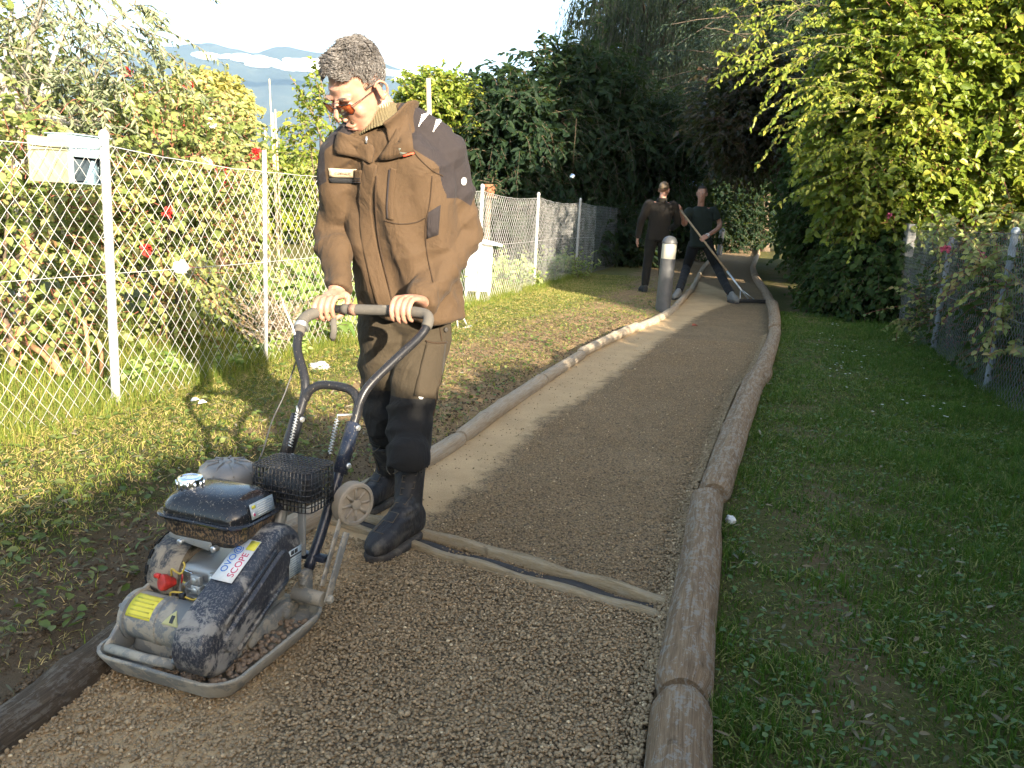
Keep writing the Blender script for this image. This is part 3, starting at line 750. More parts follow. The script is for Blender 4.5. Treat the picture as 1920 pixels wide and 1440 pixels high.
def grow(name, label, cat, c, rad, nspray, nleaf, Ls, leafL, leafW, mat, r, trunk=None, droop=.35, group=None, twigmat=None, inner=.6, amp=.3, seed=0, zmin=.05, fill=0, quad=False, upbias=.25, spread_=.7, twig_r=.004, root=None, bark=None, core=False):
    """a shrub or tree: trunk with limbs, twigs, leaves"""
    c = np.asarray(c, float); rad = np.asarray(rad, float)
    base = np.array([c[0], c[1], 0.0]) if root is None else np.asarray(root, float)
    e = empty(name, base); e.matrix_world = Matrix.Translation(Vector(base)); tag(e, label, cat, group)
    P, d = shell_pts(nspray, c, rad * .86, r, inner, amp, seed)
    k = P[:, 2] > zmin; P, d = P[k], d[k]
    D0 = nrm(d * spread_ + r.normal(0, .55, d.shape) + np.array([0, 0, upbias]))
    L = r.uniform(.6, 1.25, len(P)) * Ls
    C, lp, ld, ln = sprays(P, D0, L, droop * r.uniform(.5, 1.5, len(P)), nleaf, r)
    k = lp[:, 2] > .02
    lp, ld, ln = lp[k], ld[k], ln[k]
    clump = .5 + .5 * vnoise(lp, 2.2 / max(rad.max(), .6) * 2, seed + 3)
    rn = np.clip(clump * .5 + r.uniform(0, 1, len(lp)) * .6 - .05, 0, 1)
    sz = np.clip(np.exp(r.normal(-.12, .33, len(lp))), .35, 1.6)
    crown = leaf_mesh('crown', lp - base, ld, ln, leafL * sz, leafW * sz, rn, mat, e, quad=quad)
    rod_mesh('twigs', C - base, np.linspace(twig_r, twig_r * .4, C.shape[1])[None, :] * np.ones((len(C), 1)), twigmat or M_twig, e)
    if fill:
        Pf, df = shell_pts(fill, c, rad * .78, r, .2, amp, seed); Pf = Pf[Pf[:, 2] > .05]
        leaf_mesh('inner_leaves', Pf - base, r.normal(size=Pf.shape), r.normal(size=Pf.shape), leafL * 2.0, leafW * 2.2, r.uniform(0, .4, len(Pf)), mat, e, quad=True)
    if trunk:
        m = MB(); tr = trunk
        top = c + np.array([0, 0, -.15 * rad[2]]) - base
        pts = [np.array([0, 0, -.1])] + [top * t + np.array([math.sin(t * 5 + seed) * .05, math.cos(t * 4 + seed) * .05, 0]) * rad[0] for t in (.3, .6, 1.0)]
        m.tube(catmull(pts, 4), np.linspace(tr, tr * .45, 13), 9)
        for q in range(9):
            t = r.uniform(.35, 1.0); s0 = top * t; tgt = c - base + nrm(r.normal(size=3) + np.array([0, 0, .4])) * rad * .75
            mid_ = (s0 + tgt) / 2 + np.array([0, 0, .1 * rad[2]]); m.tube(catmull([s0, mid_, tgt], 4), np.linspace(tr * .42, tr * .08, 9), 6)
        m.build('trunk', bark or M_bark, e, smooth=True)
    return e
# ------------------------------------------------------------------ what grows where
r = np.random.default_rng(101)
L_sun = leaf_mat('yellow_green_leaf', [(0, (0.0805, 0.1297, 0.01584)), (.35, (0.161, 0.2256, 0.02772)), (.7, (0.2875, 0.3271, 0.04455)), (.93, (0.4255, 0.3948, 0.0594)), (1, (0.368, 0.1918, 0.0495))], .45, .4)
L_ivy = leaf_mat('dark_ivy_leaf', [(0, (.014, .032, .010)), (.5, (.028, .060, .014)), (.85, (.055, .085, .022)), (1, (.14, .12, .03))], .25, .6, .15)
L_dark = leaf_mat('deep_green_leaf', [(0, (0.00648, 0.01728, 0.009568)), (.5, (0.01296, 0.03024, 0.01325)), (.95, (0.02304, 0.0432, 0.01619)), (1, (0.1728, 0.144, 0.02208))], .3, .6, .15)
L_rose = leaf_mat('autumn_rose_leaf', [(0, (.14, .19, .05)), (.4, (.24, .29, .085)), (.7, (.36, .37, .13)), (.86, (.42, .36, .14)), (.95, (.38, .19, .09)), (1, (.46, .40, .20))], .4, .5)
L_olive = leaf_mat('olive_leaf', [(0, (0.102, 0.126, 0.066)), (.5, (0.18, 0.21, 0.114)), (1, (0.312, 0.33, 0.204))], .25, .45)
L_yel = leaf_mat('pale_yellow_leaf', [(0, (.34, .30, .07)), (.5, (.48, .44, .13)), (1, (.60, .56, .22))], .45, .5)
L_veg = leaf_mat('bright_vegetable_leaf', [(0, (0.135, 0.225, 0.0504)), (.5, (0.27, 0.375, 0.0864)), (1, (0.51, 0.57, 0.216))], .45, .4)
L_wil = leaf_mat('willow_leaf', [(0, (.016, .034, .022)), (.5, (.036, .058, .034)), (.85, (.075, .095, .045)), (1, (.20, .17, .06))], .35, .6, .15)
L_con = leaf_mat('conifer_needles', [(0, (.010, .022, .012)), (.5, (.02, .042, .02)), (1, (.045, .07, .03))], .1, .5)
L_red = leaf_mat('copper_leaf', [(0, (.010, .014, .008)), (.5, (.022, .018, .010)), (.8, (.055, .022, .014)), (1, (.10, .04, .02))], .35, .45)

# right-hand hedge: sunlit shrubs over a dark ivy foot
grow('tall_shrub', 'tall yellow-green shrub glowing in sunlight at the right edge, behind the wire fence', 'shrub', (6.35, 11.5, 3.2), (1.6, 1.35, 2.6), 2900, 13, .42, .092, .062, L_sun, r, trunk=.09, droop=.3, twigmat=M_redtwig, seed=1, fill=4000, inner=.86, amp=.16, zmin=.7, spread_=.3)
grow('tall_shrub', 'sunlit leafy shrub leaning over the verge above the concrete fence post', 'shrub', (4.85, 11.55, 2.85), (1.1, 1.25, 2.2), 2300, 13, .42, .088, .060, L_sun, r, trunk=.08, droop=.3, twigmat=M_redtwig, seed=2, fill=3000, inner=.84, amp=.18, zmin=.7, spread_=.3)
grow('added_tall_tree', 'tall leafy tree added above the sunlit shrubs to shade the far trees', 'tree', (6.7, 13.4, 6.4), (2.2, 1.8, 2.6), 1100, 14, .7, .11, .07, L_sun, r, trunk=.16, droop=.4, seed=3, fill=9000, inner=.6)  # tree added to shade the far trees, most of its crown unseen
for _c, _r, _l in (((10.8, 16.2, 5.2), (2.0, 2.0, 5.0), 'dark tree added behind the sunlit shrubs to shade the path bend'), ((12.8, 19.8, 5.5), (2.3, 2.3, 5.5), 'dark tree added behind the hedge to shade the far bend'), ((10.75, -2.0, 5.2), (.95, 1.0, 2.0), 'round unseen tree added right of the camera to shade the workers')):  # unseen trees added to cast shade on the far path, hedges and workers
    grow('added_shade_tree', _l, 'tree', _c, _r, 800, 11, .6, .16, .11, L_dark, r, trunk=.16, seed=int(_c[0] * 10), fill=14000, inner=.55)
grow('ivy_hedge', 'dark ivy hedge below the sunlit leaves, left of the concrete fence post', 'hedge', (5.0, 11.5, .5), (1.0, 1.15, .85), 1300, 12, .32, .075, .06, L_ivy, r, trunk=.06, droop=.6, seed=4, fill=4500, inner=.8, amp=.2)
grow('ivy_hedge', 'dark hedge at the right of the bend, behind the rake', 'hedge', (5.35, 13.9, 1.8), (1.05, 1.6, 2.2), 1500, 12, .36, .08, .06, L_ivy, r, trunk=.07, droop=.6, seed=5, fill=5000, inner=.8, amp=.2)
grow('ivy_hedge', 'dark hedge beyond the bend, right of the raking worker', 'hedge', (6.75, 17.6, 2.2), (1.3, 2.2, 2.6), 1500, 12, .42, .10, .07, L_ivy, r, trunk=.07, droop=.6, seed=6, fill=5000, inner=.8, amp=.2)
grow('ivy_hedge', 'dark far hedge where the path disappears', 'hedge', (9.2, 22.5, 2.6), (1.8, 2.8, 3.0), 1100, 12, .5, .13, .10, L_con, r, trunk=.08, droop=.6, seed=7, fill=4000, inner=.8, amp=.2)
# long arching shoots hanging out to the left at the top of the sunlit shrub
e = empty('overhanging_shoots', (4.6, 9.4, 0)); e.matrix_world = Matrix.Translation((4.6, 9.4, 0))
tag(e, 'arching sunlit shoots of pale leaves hanging over the dark trees, upper right', 'branches')
tips = [(1345, 110), (1352, 60), (1375, 130), (1420, 150), (1440, 190), (1470, 120), (1500, 170), (1400, 95), (1480, 60), (1390, 30), (1450, 20), (1530, 220), (1560, 90), (1430, 240), (1500, 290), (1520, 330)]
P0, D0, LL = [], [], []
for i, (px, py_t) in enumerate(tips):
    t = at(px, py_t, 9.7 + .25 * (i % 5)); b = at(px + 150 + 12 * (i % 4), py_t - 20 - 12 * (i % 3), 10.6); d = t - b; l = np.linalg.norm(d); dd = d / l; dd[2] += .22
    P0.append(b); D0.append(dd); LL.append(l)
    for q in range(3):
        f = .3 + .22 * q; P0.append(b + d * f); D0.append(nrm(dd + r.normal(0, .45, 3))); LL.append(l * .45)
C, lp, ld, ln = sprays(np.array(P0), np.array(D0), np.array(LL), .3, 22, r)
o_ = np.array([4.6, 9.4, 0]); leaf_mesh('crown', lp - o_, ld, ln, .075 * r.uniform(.6, 1.2, len(lp)), .042 * r.uniform(.7, 1.2, len(lp)), r.uniform(.3, .95, len(lp)), L_sun, e)
rod_mesh('twigs', C - o_, np.linspace(.0035, .0014, C.shape[1])[None, :] * np.ones((len(C), 1)), plain('green_brown_twig', (.14, .12, .05), .8), e)
grow('copper_shrub', 'dark copper-leaved shrub in shade above the path bend', 'shrub', at(1415, 215, 15.8), (1.1, 1.0, 1.2), 700, 13, .45, .09, .055, L_red, r, trunk=.06, seed=9, fill=1800, zmin=1.4, root=(6.1, 16.2, 0))
# behind the right fence, in shade
grow('rose_bush', 'shaded rose bush with pink blooms behind the right wire fence', 'bush', (4.75, 8.2, .62), (.55, 1.2, .72), 420, 10, .34, .05, .034, L_ivy, r, seed=11, fill=900, twigmat=M_redtwig, trunk=.02)
grow('rose_bush', 'shaded bramble bush behind the near end of the right wire fence', 'bush', (4.2, 6.2, .62), (.55, 1.1, .68), 420, 10, .36, .055, .036, L_ivy, r, seed=12, fill=900, twigmat=M_redtwig, trunk=.02)
M_pink = plain('pink_petals', (.55, .10, .17), .6, 0, 30, .3); M_redp = plain('red_petals', (.58, .035, .03), .55, 0, 30, .3); M_white = plain('white_petals', (.75, .74, .68), .6, 0, 30, .1)
def bloom(p, rad, mat, parent, seed, n=26, name='bloom'):
    rr = np.random.default_rng(seed); d = nrm(rr.normal(size=(n, 3)) + np.array([0, -.3, .4])); C = d * rad * rr.uniform(.15, .7, n)[:, None]
    base = np.array(parent.matrix_world.translation)
    return leaf_mesh(name, C + np.asarray(p) - base, nrm(d + rr.normal(0, .5, d.shape)), d, rad * .75, rad * .75, rr.uniform(0, 1, n), mat, parent, fold=.35)
rb = [o for o in COL.objects if o.name.startswith('rose_bush')]
for i, (px, py_t, Y, s) in enumerate([(1772, 470, 8.0, .045), (1840, 482, 7.4, .04), (1668, 405, 8.9, .03)]): bloom(at(px, py_t, Y), s, M_pink, rb[0], i)
# sprays of shaded rose leaves that stick out over the top of the right fence and catch the sun
P0 = np.array([at(px, py_t, Y) for px, py_t, Y in [(1900, 470, 6.6), (1860, 440, 7), (1810, 450, 7.6), (1900, 400, 7), (1850, 500, 6.6), (1890, 540, 6.3), (1760, 430, 8.2), (1720, 560, 9), (1700, 600, 9.2), (1880, 600, 6.2), (1900, 660, 6.0)]])
C, lp, ld, ln = sprays(np.repeat(P0, 9, 0), r.normal(size=(99, 3)) + np.array([-.4, -.3, .25]), r.uniform(.2, .5, 99), .3, 11, r)
e = rb[1]; o_ = np.array(e.matrix_world.translation); leaf_mesh('crown', lp - o_, ld, ln, .055, .038, r.uniform(.1, .9, len(lp)), L_rose, e); rod_mesh('twigs', C - o_, np.full(C.shape[:2], .003), M_redtwig, e)

# shaded trees beyond the left fence
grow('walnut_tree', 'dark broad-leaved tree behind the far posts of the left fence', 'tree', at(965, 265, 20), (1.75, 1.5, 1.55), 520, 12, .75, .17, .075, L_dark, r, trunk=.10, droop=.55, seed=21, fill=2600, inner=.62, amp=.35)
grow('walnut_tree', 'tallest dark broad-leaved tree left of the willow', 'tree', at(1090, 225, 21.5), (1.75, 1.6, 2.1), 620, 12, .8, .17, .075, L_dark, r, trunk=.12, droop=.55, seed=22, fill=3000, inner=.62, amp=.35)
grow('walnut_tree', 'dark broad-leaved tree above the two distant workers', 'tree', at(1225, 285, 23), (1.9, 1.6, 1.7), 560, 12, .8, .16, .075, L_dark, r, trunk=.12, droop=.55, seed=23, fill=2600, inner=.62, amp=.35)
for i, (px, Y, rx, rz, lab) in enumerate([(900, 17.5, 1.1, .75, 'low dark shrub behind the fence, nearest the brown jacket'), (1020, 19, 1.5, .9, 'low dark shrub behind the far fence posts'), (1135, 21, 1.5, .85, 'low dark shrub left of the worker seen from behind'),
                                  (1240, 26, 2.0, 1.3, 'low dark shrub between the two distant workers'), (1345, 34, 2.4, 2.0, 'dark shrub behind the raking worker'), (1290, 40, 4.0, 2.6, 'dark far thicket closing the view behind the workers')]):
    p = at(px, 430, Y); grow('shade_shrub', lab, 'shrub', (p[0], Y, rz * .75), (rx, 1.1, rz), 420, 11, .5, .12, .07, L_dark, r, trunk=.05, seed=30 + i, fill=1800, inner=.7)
for i, (px, py_t, Y, rx, rz, lab) in enumerate([(1010, 300, 44, 7, 4.5, 'far dark tree mass behind the walnut trees'), (1330, 120, 46, 8, 11, 'far dark tree behind the willow'), (1480, 60, 38, 6, 10, 'far dark tree above the bend of the path')]):
    p = at(px, py_t, Y); grow('far_tree', lab, 'tree', p, (rx, 3, rz), 900, 10, 1.4, .38, .22, L_dark, r, trunk=.25, seed=40 + i, fill=3500, inner=.7)
# weeping willow
wc = at(1235, -35, 31); wb_ = np.array([wc[0], 31, 0]); e = empty('weeping_willow', wb_); e.matrix_world = Matrix.Translation(Vector(wb_)); tag(e, 'tall weeping willow with hanging strands, its crown tip coloured paler as if sunlit', 'tree')
n = 1100; P = nrm(r.normal(size=(n, 3))); P[:, 2] = np.abs(P[:, 2]); rad = np.array([3.3, 2.6, 2.6]); S0 = np.array([wc[0], 31, wc[2] - 1.6]) + P * rad * r.uniform(.45, 1.05, (n, 1))
Ls = r.uniform(1.2, 6.0, n); t = np.linspace(0, 1, 7); Cs = S0[:, None, :] + np.stack([P[:, :1] * .55 * t, P[:, 1:2] * .55 * t, .25 * np.sin(t * 2.2)[None, :] - Ls[:, None] * t ** 1.4], 2); Cs += .1 * np.sin(t * 5 + r.uniform(0, 6, (n, 1)))[..., None] * nrm(r.normal(size=(n, 1, 3)))
rod_mesh('strands', Cs - wb_, np.full(Cs.shape[:2], .006), plain('willow_twig', (.06, .062, .035), .8), e)
nl = 26; tl = r.uniform(.1, 1, (n, nl)); idx = tl * 6; i0 = np.minimum(idx.astype(int), 5); f = idx - i0; ar = np.arange(n)[:, None]
lp = Cs[ar, i0] * (1 - f)[..., None] + Cs[ar, i0 + 1] * f[..., None]; lp = lp.reshape(-1, 3) + r.normal(0, .04, (n * nl, 3))
k = lp[:, 2] > .6; lp = lp[k]; ld = nrm(np.array([0, 0, -1.0]) + r.normal(0, .4, lp.shape))
rn = np.clip(.25 + .07 * (lp[:, 2] - 4) + r.uniform(-.25, .25, len(lp)), 0, 1)  # leaf colour lightens with height, sunlight on the crown put into the colour
leaf_mesh('crown', lp - wb_, ld, r.normal(size=lp.shape), .16, .035, rn, L_wil, e, quad=True)
m = MB(); m.tube(catmull([(0, 0, -.2), (.2, 0, 2.2), (-.1, 0, wc[2] - 2.2)], 5), np.linspace(.3, .14, 11), 9)
for q in range(12):
    a = q * 2.4; m.tube(catmull([(0, 0, wc[2] - 3.0), (1.1 * math.cos(a), 1.1 * math.sin(a), wc[2] - 1.2), (2.2 * math.cos(a), 2.2 * math.sin(a), wc[2] - .9)], 4), np.linspace(.11, .025, 9), 6)
m.build('trunk', M_bark, e, smooth=True)
# conifer with drooping layered branches
cb = np.array([7.7, 22.0, 0]); e = empty('conifer_tree', cb); e.matrix_world = Matrix.Translation(Vector(cb)); tag(e, 'dark spreading conifer at the top, right of the willow', 'tree')
m = MB(); m.tube([(0, 0, -.2), (0, 0, 6), (0, 0, 13)], [.28, .2, .04], 9)
bp, bd, bl = [], [], []
for q in range(230):
    h = r.uniform(2.8, 13.5); a = r.uniform(0, 6.283); l = 6.2 * (1 - (h / 17.5)) + .4; d = np.array([math.cos(a), math.sin(a), .18]); bp.append([0, 0, h]); bd.append(d); bl.append(l * r.uniform(.75, 1.1))
Cb, _, _, _ = sprays(np.array(bp), np.array(bd), np.array(bl), .28, 4, r, nodes=8)
rod_mesh('branches', Cb, np.linspace(.03, .006, 8)[None, :] * np.ones((len(Cb), 1)), M_bark, e, 4)
sub = Cb[:, 2:, :].reshape(-1, 3); k = np.repeat(np.arange(len(sub)), 7); P0 = sub[k] + r.normal(0, .08, (len(k), 3)); dirs = np.repeat(np.repeat(nrm(np.array(bd)), 6, 0), 7, 0) * .5 + r.normal(0, .6, (len(k), 3)) * np.array([1, 1, .25]); dirs[:, 2] -= .25
_, lp, ld, ln = sprays(P0, dirs, .55, .35, 9, r); leaf_mesh('crown', lp, ld, ln, .15, .022, r.uniform(0, 1, len(lp)), L_con, e, quad=True)
m.build('trunk', M_bark, e, smooth=True)

# left gardens -------------------------------------------------------------------
grow('rose_bush', 'sprawling autumn rose bush behind the fence below the notice board', 'bush', (-3.25, 5.25, .95), (.75, .8, .95), 430, 10, .30, .050, .036, L_rose, r, trunk=.03, seed=51, fill=200, twigmat=M_redtwig, inner=.5)
grow('rose_bush', 'dense autumn rose bush with red blooms behind the fence, right of the letterbox', 'bush', (-2.75, 6.55, 1.05), (.72, .85, 1.05), 560, 11, .30, .048, .036, L_rose, r, trunk=.03, seed=52, fill=250, twigmat=M_redtwig, inner=.5)
grow('rose_bush', 'tall rose bush with red blooms under the yellow tree', 'bush', at(330, 300, 8.2), (.85, .9, .80), 720, 11, .36, .055, .042, L_rose, r, trunk=.03, seed=53, fill=1000, twigmat=M_redtwig, inner=.5)
grow('autumn_shrub', 'orange-green shrub under the olive branches at the left edge', 'shrub', (-4.6, 7.3, 1.5), (1.2, 1.0, 1.25), 700, 11, .40, .055, .036, L_rose, r, trunk=.05, seed=54, fill=1200, inner=.5)
lb_ = [o for o in COL.objects if o.name.startswith('rose_bush')][2:]
for i, (px, py_t, Y, s, w) in enumerate([(418, 322, 7.2, .055, 1), (424, 340, 7.2, .055, 1), (428, 352, 7.15, .05, 1), (480, 291, 7.9, .06, 1), (345, 247, 7.5, .055, 1), (352, 162, 7.9, .05, 1), (347, 265, 7.4, .045, 1), (184, 210, 7.2, .05, 0), (240, 137, 7.5, .05, 1), (315, 398, 6.0, .04, 1), (275, 470, 5.7, .04, 1), (350, 200, 7.8, .04, 1), (330, 180, 7.9, .035, 1)]):
    bloom(at(px, py_t, Y), s, M_redp, lb_[1] if Y < 7.3 else lb_[2], 50 + i)
for i, (px, py_t, Y) in enumerate([(395, 232, 7.6), (295, 262, 7.1), (218, 100, 7.0), (390, 300, 7.0)]): bloom(at(px, py_t, Y), .045, M_white, lb_[2], 80 + i)
# olive tree
ob = np.array([-3.95, 6.6, 0]); e = empty('olive_tree', ob); e.matrix_world = Matrix.Translation(Vector(ob)); tag(e, 'grey-green olive tree filling the upper left corner', 'tree')
m = MB(); top = np.array([.1, .1, 1.75]); m.tube(catmull([(-.1, 0, -.1), (.08, 0, .6), (.0, 0, 1.2), top], 4), np.linspace(.085, .055, 13), 9)
P0, D0, LL = [], [], []
for q in range(26):
    a = r.uniform(0, 6.283); tgt = np.array([1.15 * math.cos(a), .9 * math.sin(a), 1.55 + r.uniform(-.25, 1.5)]); m.tube(catmull([top * r.uniform(.75, 1), tgt * .55 + np.array([0, 0, .75]), tgt], 4), np.linspace(.028, .007, 9), 5)
    for k in range(15): P0.append(ob + tgt * r.uniform(.55, 1.1) + r.normal(0, .17, 3) + np.array([0, 0, .35 * r.uniform()])); D0.append(nrm(tgt * np.array([1, 1, .3]) + r.normal(0, .8, 3))); LL.append(r.uniform(.35, .8))
for px, py_t, Y, qx, qy in [(60, 0, 6.2, 250, 105), (20, 20, 6.1, 140, 120), (140, -20, 6.2, 345, 95), (200, -10, 6.3, 290, 10), (120, 60, 6.1, 230, 210), (0, 120, 6.0, 150, 200), (180, 30, 6.3, 330, 130), (230, 130, 6.3, 150, 190), (90, -30, 6, 200, 60)]:
    a = at(px, py_t, Y); b = at(qx, qy, Y); d = b - a
    for q in range(5): P0.append(a + d * .2 * q + r.normal(0, .05, 3)); D0.append(nrm(d) + r.normal(0, .3, 3)); LL.append(np.linalg.norm(d) * .5)
C, lp, ld, ln = sprays(np.array(P0), np.array(D0), np.array(LL), .45, 20, r)
leaf_mesh('crown', lp - ob, ld, ln, .068 * r.uniform(.7, 1.2, len(lp)), .020, r.uniform(0, 1, len(lp)), L_olive, e); rod_mesh('twigs', C - ob, np.linspace(.006, .0018, C.shape[1])[None, :] * np.ones((len(C), 1)), plain('olive_twig', (.20, .17, .12), .8), e)
m.build('trunk', plain('olive_bark', (.36, .33, .28), .9, 0, 14, .3, .6, .01), e, smooth=True)
# slanting cut stems at the foot of the roses
e = empty('cut_stems', (-2.95, 4.95, 0)); tag(e, 'orange-brown cut stems leaning low behind the fence at the left', 'stems')
M_stem = plain('orange_brown_bark', (.36, .20, .10), .85, 0, 16, .35, .5, .008)
for i, (a, b, w) in enumerate([((45, 640), (118, 702), .022), ((85, 650), (112, 700), .024), ((158, 600), (166, 700), .012), ((185, 640), (190, 705), .012)]):
    m = MB(); p = at(*a, 5.15 - .1 * i); q = at(*b, 4.95); o_ = np.array([-2.95, 4.95, 0]); m.tube([p - o_, (p + q) / 2 - o_ + np.array([.01, 0, .02]), q - o_], [w, w * .9, w * 1.1], 9); m.build('stem', M_stem, e, smooth=True)
grow('yellow_tree', 'pale yellow autumn tree in bright sun below the mountain', 'tree', at(395, 205, 24), (1.15, 1.0, 1.0), 520, 11, .5, .14, .10, L_yel, r, trunk=.07, seed=61, fill=1500)
grow('sunlit_shrub', 'round sunlit green shrub behind the bare pole, over the jacket shoulder', 'shrub', at(818, 205, 19.5), (.95, .9, .85), 520, 11, .42, .10, .06, L_sun, r, trunk=.06, seed=62, fill=1800)
grow('apple_sapling', 'slender young apple tree left of the man', 'tree', at(605, 250, 11), (.42, .45, .62), 130, 11, .42, .065, .042, L_sun, r, trunk=.03, seed=63, inner=.3)
C, lp, ld, ln = sprays(np.array([at(620, 230, 11), at(600, 235, 11), at(640, 200, 11), at(590, 225, 11)]), np.array([[-.25, 0, 1], [-.45, 0, .7], [-.1, 0, 1], [-.5, 0, .9]]), np.array([.65, .5, .5, .55]), .0, 20, r)
e = [o for o in COL.objects if o.name.startswith('apple_sapling')][0]; o_ = np.array(e.matrix_world.translation); leaf_mesh('crown', lp - o_, ld, ln, .06, .036, r.uniform(.3, .9, len(lp)), L_sun, e); rod_mesh('twigs', C - o_, np.full(C.shape[:2], .006), M_twig, e)
for i, (px, Y, rx, rz, lab, mt) in enumerate([(470, 22, 1.6, 1.0, 'low sunlit hedge behind the shed and stakes', L_sun), (570, 23, 1.7, 1.0, 'low sunlit hedge behind the young apple tree', L_rose), (680, 24, 1.9, 1.1, 'sunlit hedge behind the head and collar of the man', L_sun), (330, 20, 1.8, 1.3, 'sunlit hedge behind the rose bushes', L_rose), (100, 22, 4, 1.8, 'sunlit thicket behind the olive tree', L_rose)]):
    p = at(px, 290, Y); grow('garden_hedge', lab, 'hedge', (p[0], Y, 1.35), (rx, 1.0, rz * 1.25), 620, 10, .45, .11, .07, mt, r, trunk=.05, seed=70 + i, fill=1800)
# vegetables and weeds behind the fence
def veg_patch(name, label, ys, offs, hts, nsp, leafL, leafW, mat, n):
    e = None
    for i in range(n):
        y = r.uniform(*ys); x = xfence(y) - r.uniform(*offs); h = r.uniform(*hts)
        P0 = np.repeat([[x, y, .04]], nsp, 0) + r.normal(0, .03, (nsp, 3)); D0 = np.stack([r.normal(0, .5, nsp), r.normal(0, .5, nsp), np.full(nsp, 1.0)], 1)
        C, lp, ld, ln = sprays(P0, D0, r.uniform(.6, 1.1, nsp) * h, .25, 9, r); k = lp[:, 2] > .03; lp, ld, ln = lp[k], ld[k], ln[k]; base = np.array([x, y, 0])
        e = empty(name, base); e.matrix_world = Matrix.Translation(Vector(base)); tag(e, label, 'plant', label)
        leaf_mesh('leaves', lp - base, ld, ln, leafL * r.uniform(.6, 1.2, len(lp)), leafW * r.uniform(.7, 1.2, len(lp)), r.uniform(0, 1, len(lp)), mat, e); rod_mesh('stems', C - base, np.full(C.shape[:2], .004), M_twig, e)
veg_patch('vegetable_plant', 'pale green leafy vegetable plant growing behind the fence, left of the man', (6.3, 9.2), (.12, 1.1), (.5, 1.0), 11, .11, .075, L_veg, 26)
veg_patch('garden_plant', 'pale green leafy plant behind the fence, right of the brown jacket', (10.2, 16.5), (.12, .9), (.35, .75), 10, .10, .06, L_veg, 24)
n = 190; y = r.uniform(4.6, 9.5, 26); bx_w = np.repeat(np.stack([xfence(y) - r.uniform(-.06, .25, 26), y, np.full(26, .03)], 1), 7, 0) + r.normal(0, .025, (182, 3)) * np.array([1, 1, 0])
C, lp, ld, ln = sprays(bx_w, np.stack([r.normal(0, .5, 182), r.normal(0, .5, 182), np.ones(182)], 1), r.uniform(.12, .3, 182), .25, 9, r); tag(leaf_mesh('fence_foot_weeds', lp, ld, ln, .05, .032, r.uniform(0, 1, len(lp)), L_veg), kind='stuff')
p = gp(1085, 525); P0 = np.repeat([p], 9, 0) + r.normal(0, .06, (9, 3)) * np.array([1, 1, 0]); C, lp, ld, ln = sprays(P0, np.stack([r.normal(0, .3, 9), r.normal(0, .3, 9), np.ones(9)], 1), r.uniform(.45, .8, 9), .2, 14, r)
e = empty('tall_weed', p); e.matrix_world = Matrix.Translation(Vector(p)); tag(e, 'tall bright green weed in front of the last sunlit fence post', 'plant'); leaf_mesh('leaves', lp - p, ld, ln, .10, .035, r.uniform(.2, 1, len(lp)), L_veg, e); rod_mesh('stems', C - p, np.full(C.shape[:2], .005), M_twig, e)
# dry lavender
p = gp(455, 690); p = np.array([xfence(6.25) - .12, 6.25, .05]); n = 150
C, lp, ld, ln = sprays(np.repeat([p], n, 0) + r.normal(0, .03, (n, 3)), np.stack([r.normal(-.1, .42, n), r.normal(0, .42, n), np.ones(n)], 1), r.uniform(.3, .56, n), .1, 9, r)
e = empty('dry_lavender', p); e.matrix_world = Matrix.Translation(Vector(p)); tag(e, 'dry grey-brown lavender clump at the fence, in the shadow of the man', 'plant')
L_dry = leaf_mat('dry_flower', [(0, (.22, .17, .13)), (.5, (.36, .30, .24)), (1, (.48, .44, .38))], .2, .7); rod_mesh('stems', C - p, np.full(C.shape[:2], .0022), plain('dry_stem', (.30, .22, .14), .8), e); leaf_mesh('leaves', lp - p, ld, ln, .032, .012, r.uniform(0, 1, len(lp)), L_dry, e, quad=True)

# hedge beyond the right fence, beside and behind the camera: it throws the shade over the path
SH0 = np.array([-1.99, 3.1]); SHD = nrm(np.array([.46, .887])); SHN = np.array([SHD[1], -SHD[0]])
DIST = 6.0; HTOP = DIST * .389 - .16
hb = np.array([3.3, .3, 0]); e = empty('boundary_hedge', hb); e.matrix_world = Matrix.Translation(Vector(hb)); tag(e, 'clipped green hedge running behind the right garden fence beside the camera', 'hedge')
s = r.uniform(-13, 9.5, 46000); zz = HTOP * r.uniform(0, 1, 46000) ** .6; ww = r.uniform(-.38, .38, 46000)
P = np.stack([SH0[0] + SHN[0] * (DIST + ww) + SHD[0] * (s), SH0[1] + SHN[1] * (DIST + ww) + SHD[1] * s, zz], 1) ; P[:, 2] += -.06 + .05 * fbm(P * np.array([1, 1, 0]), 1.1, 5)
S_ = s - (-13)
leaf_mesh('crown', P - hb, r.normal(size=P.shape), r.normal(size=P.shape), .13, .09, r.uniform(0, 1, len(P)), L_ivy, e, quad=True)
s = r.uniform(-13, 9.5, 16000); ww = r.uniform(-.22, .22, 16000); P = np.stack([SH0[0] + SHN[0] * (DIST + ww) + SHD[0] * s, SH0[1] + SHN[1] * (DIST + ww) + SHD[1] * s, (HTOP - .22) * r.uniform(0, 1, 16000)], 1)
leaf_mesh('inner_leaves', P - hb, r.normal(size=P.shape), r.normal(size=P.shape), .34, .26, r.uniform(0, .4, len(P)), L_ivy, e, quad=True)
m = MB()
for k in range(16):
    s0 = -12.5 + k * 1.4; q = np.array([SH0[0] + SHN[0] * DIST + SHD[0] * s0, SH0[1] + SHN[1] * DIST + SHD[1] * s0, 0]) - hb; m.tube([q + np.array([0, 0, -.1]), q + np.array([.05, .03, 1.0]), q + np.array([-.04, .05, HTOP - .3])], [.05, .04, .015], 7)
m.build('stems', M_bark, e, smooth=True)

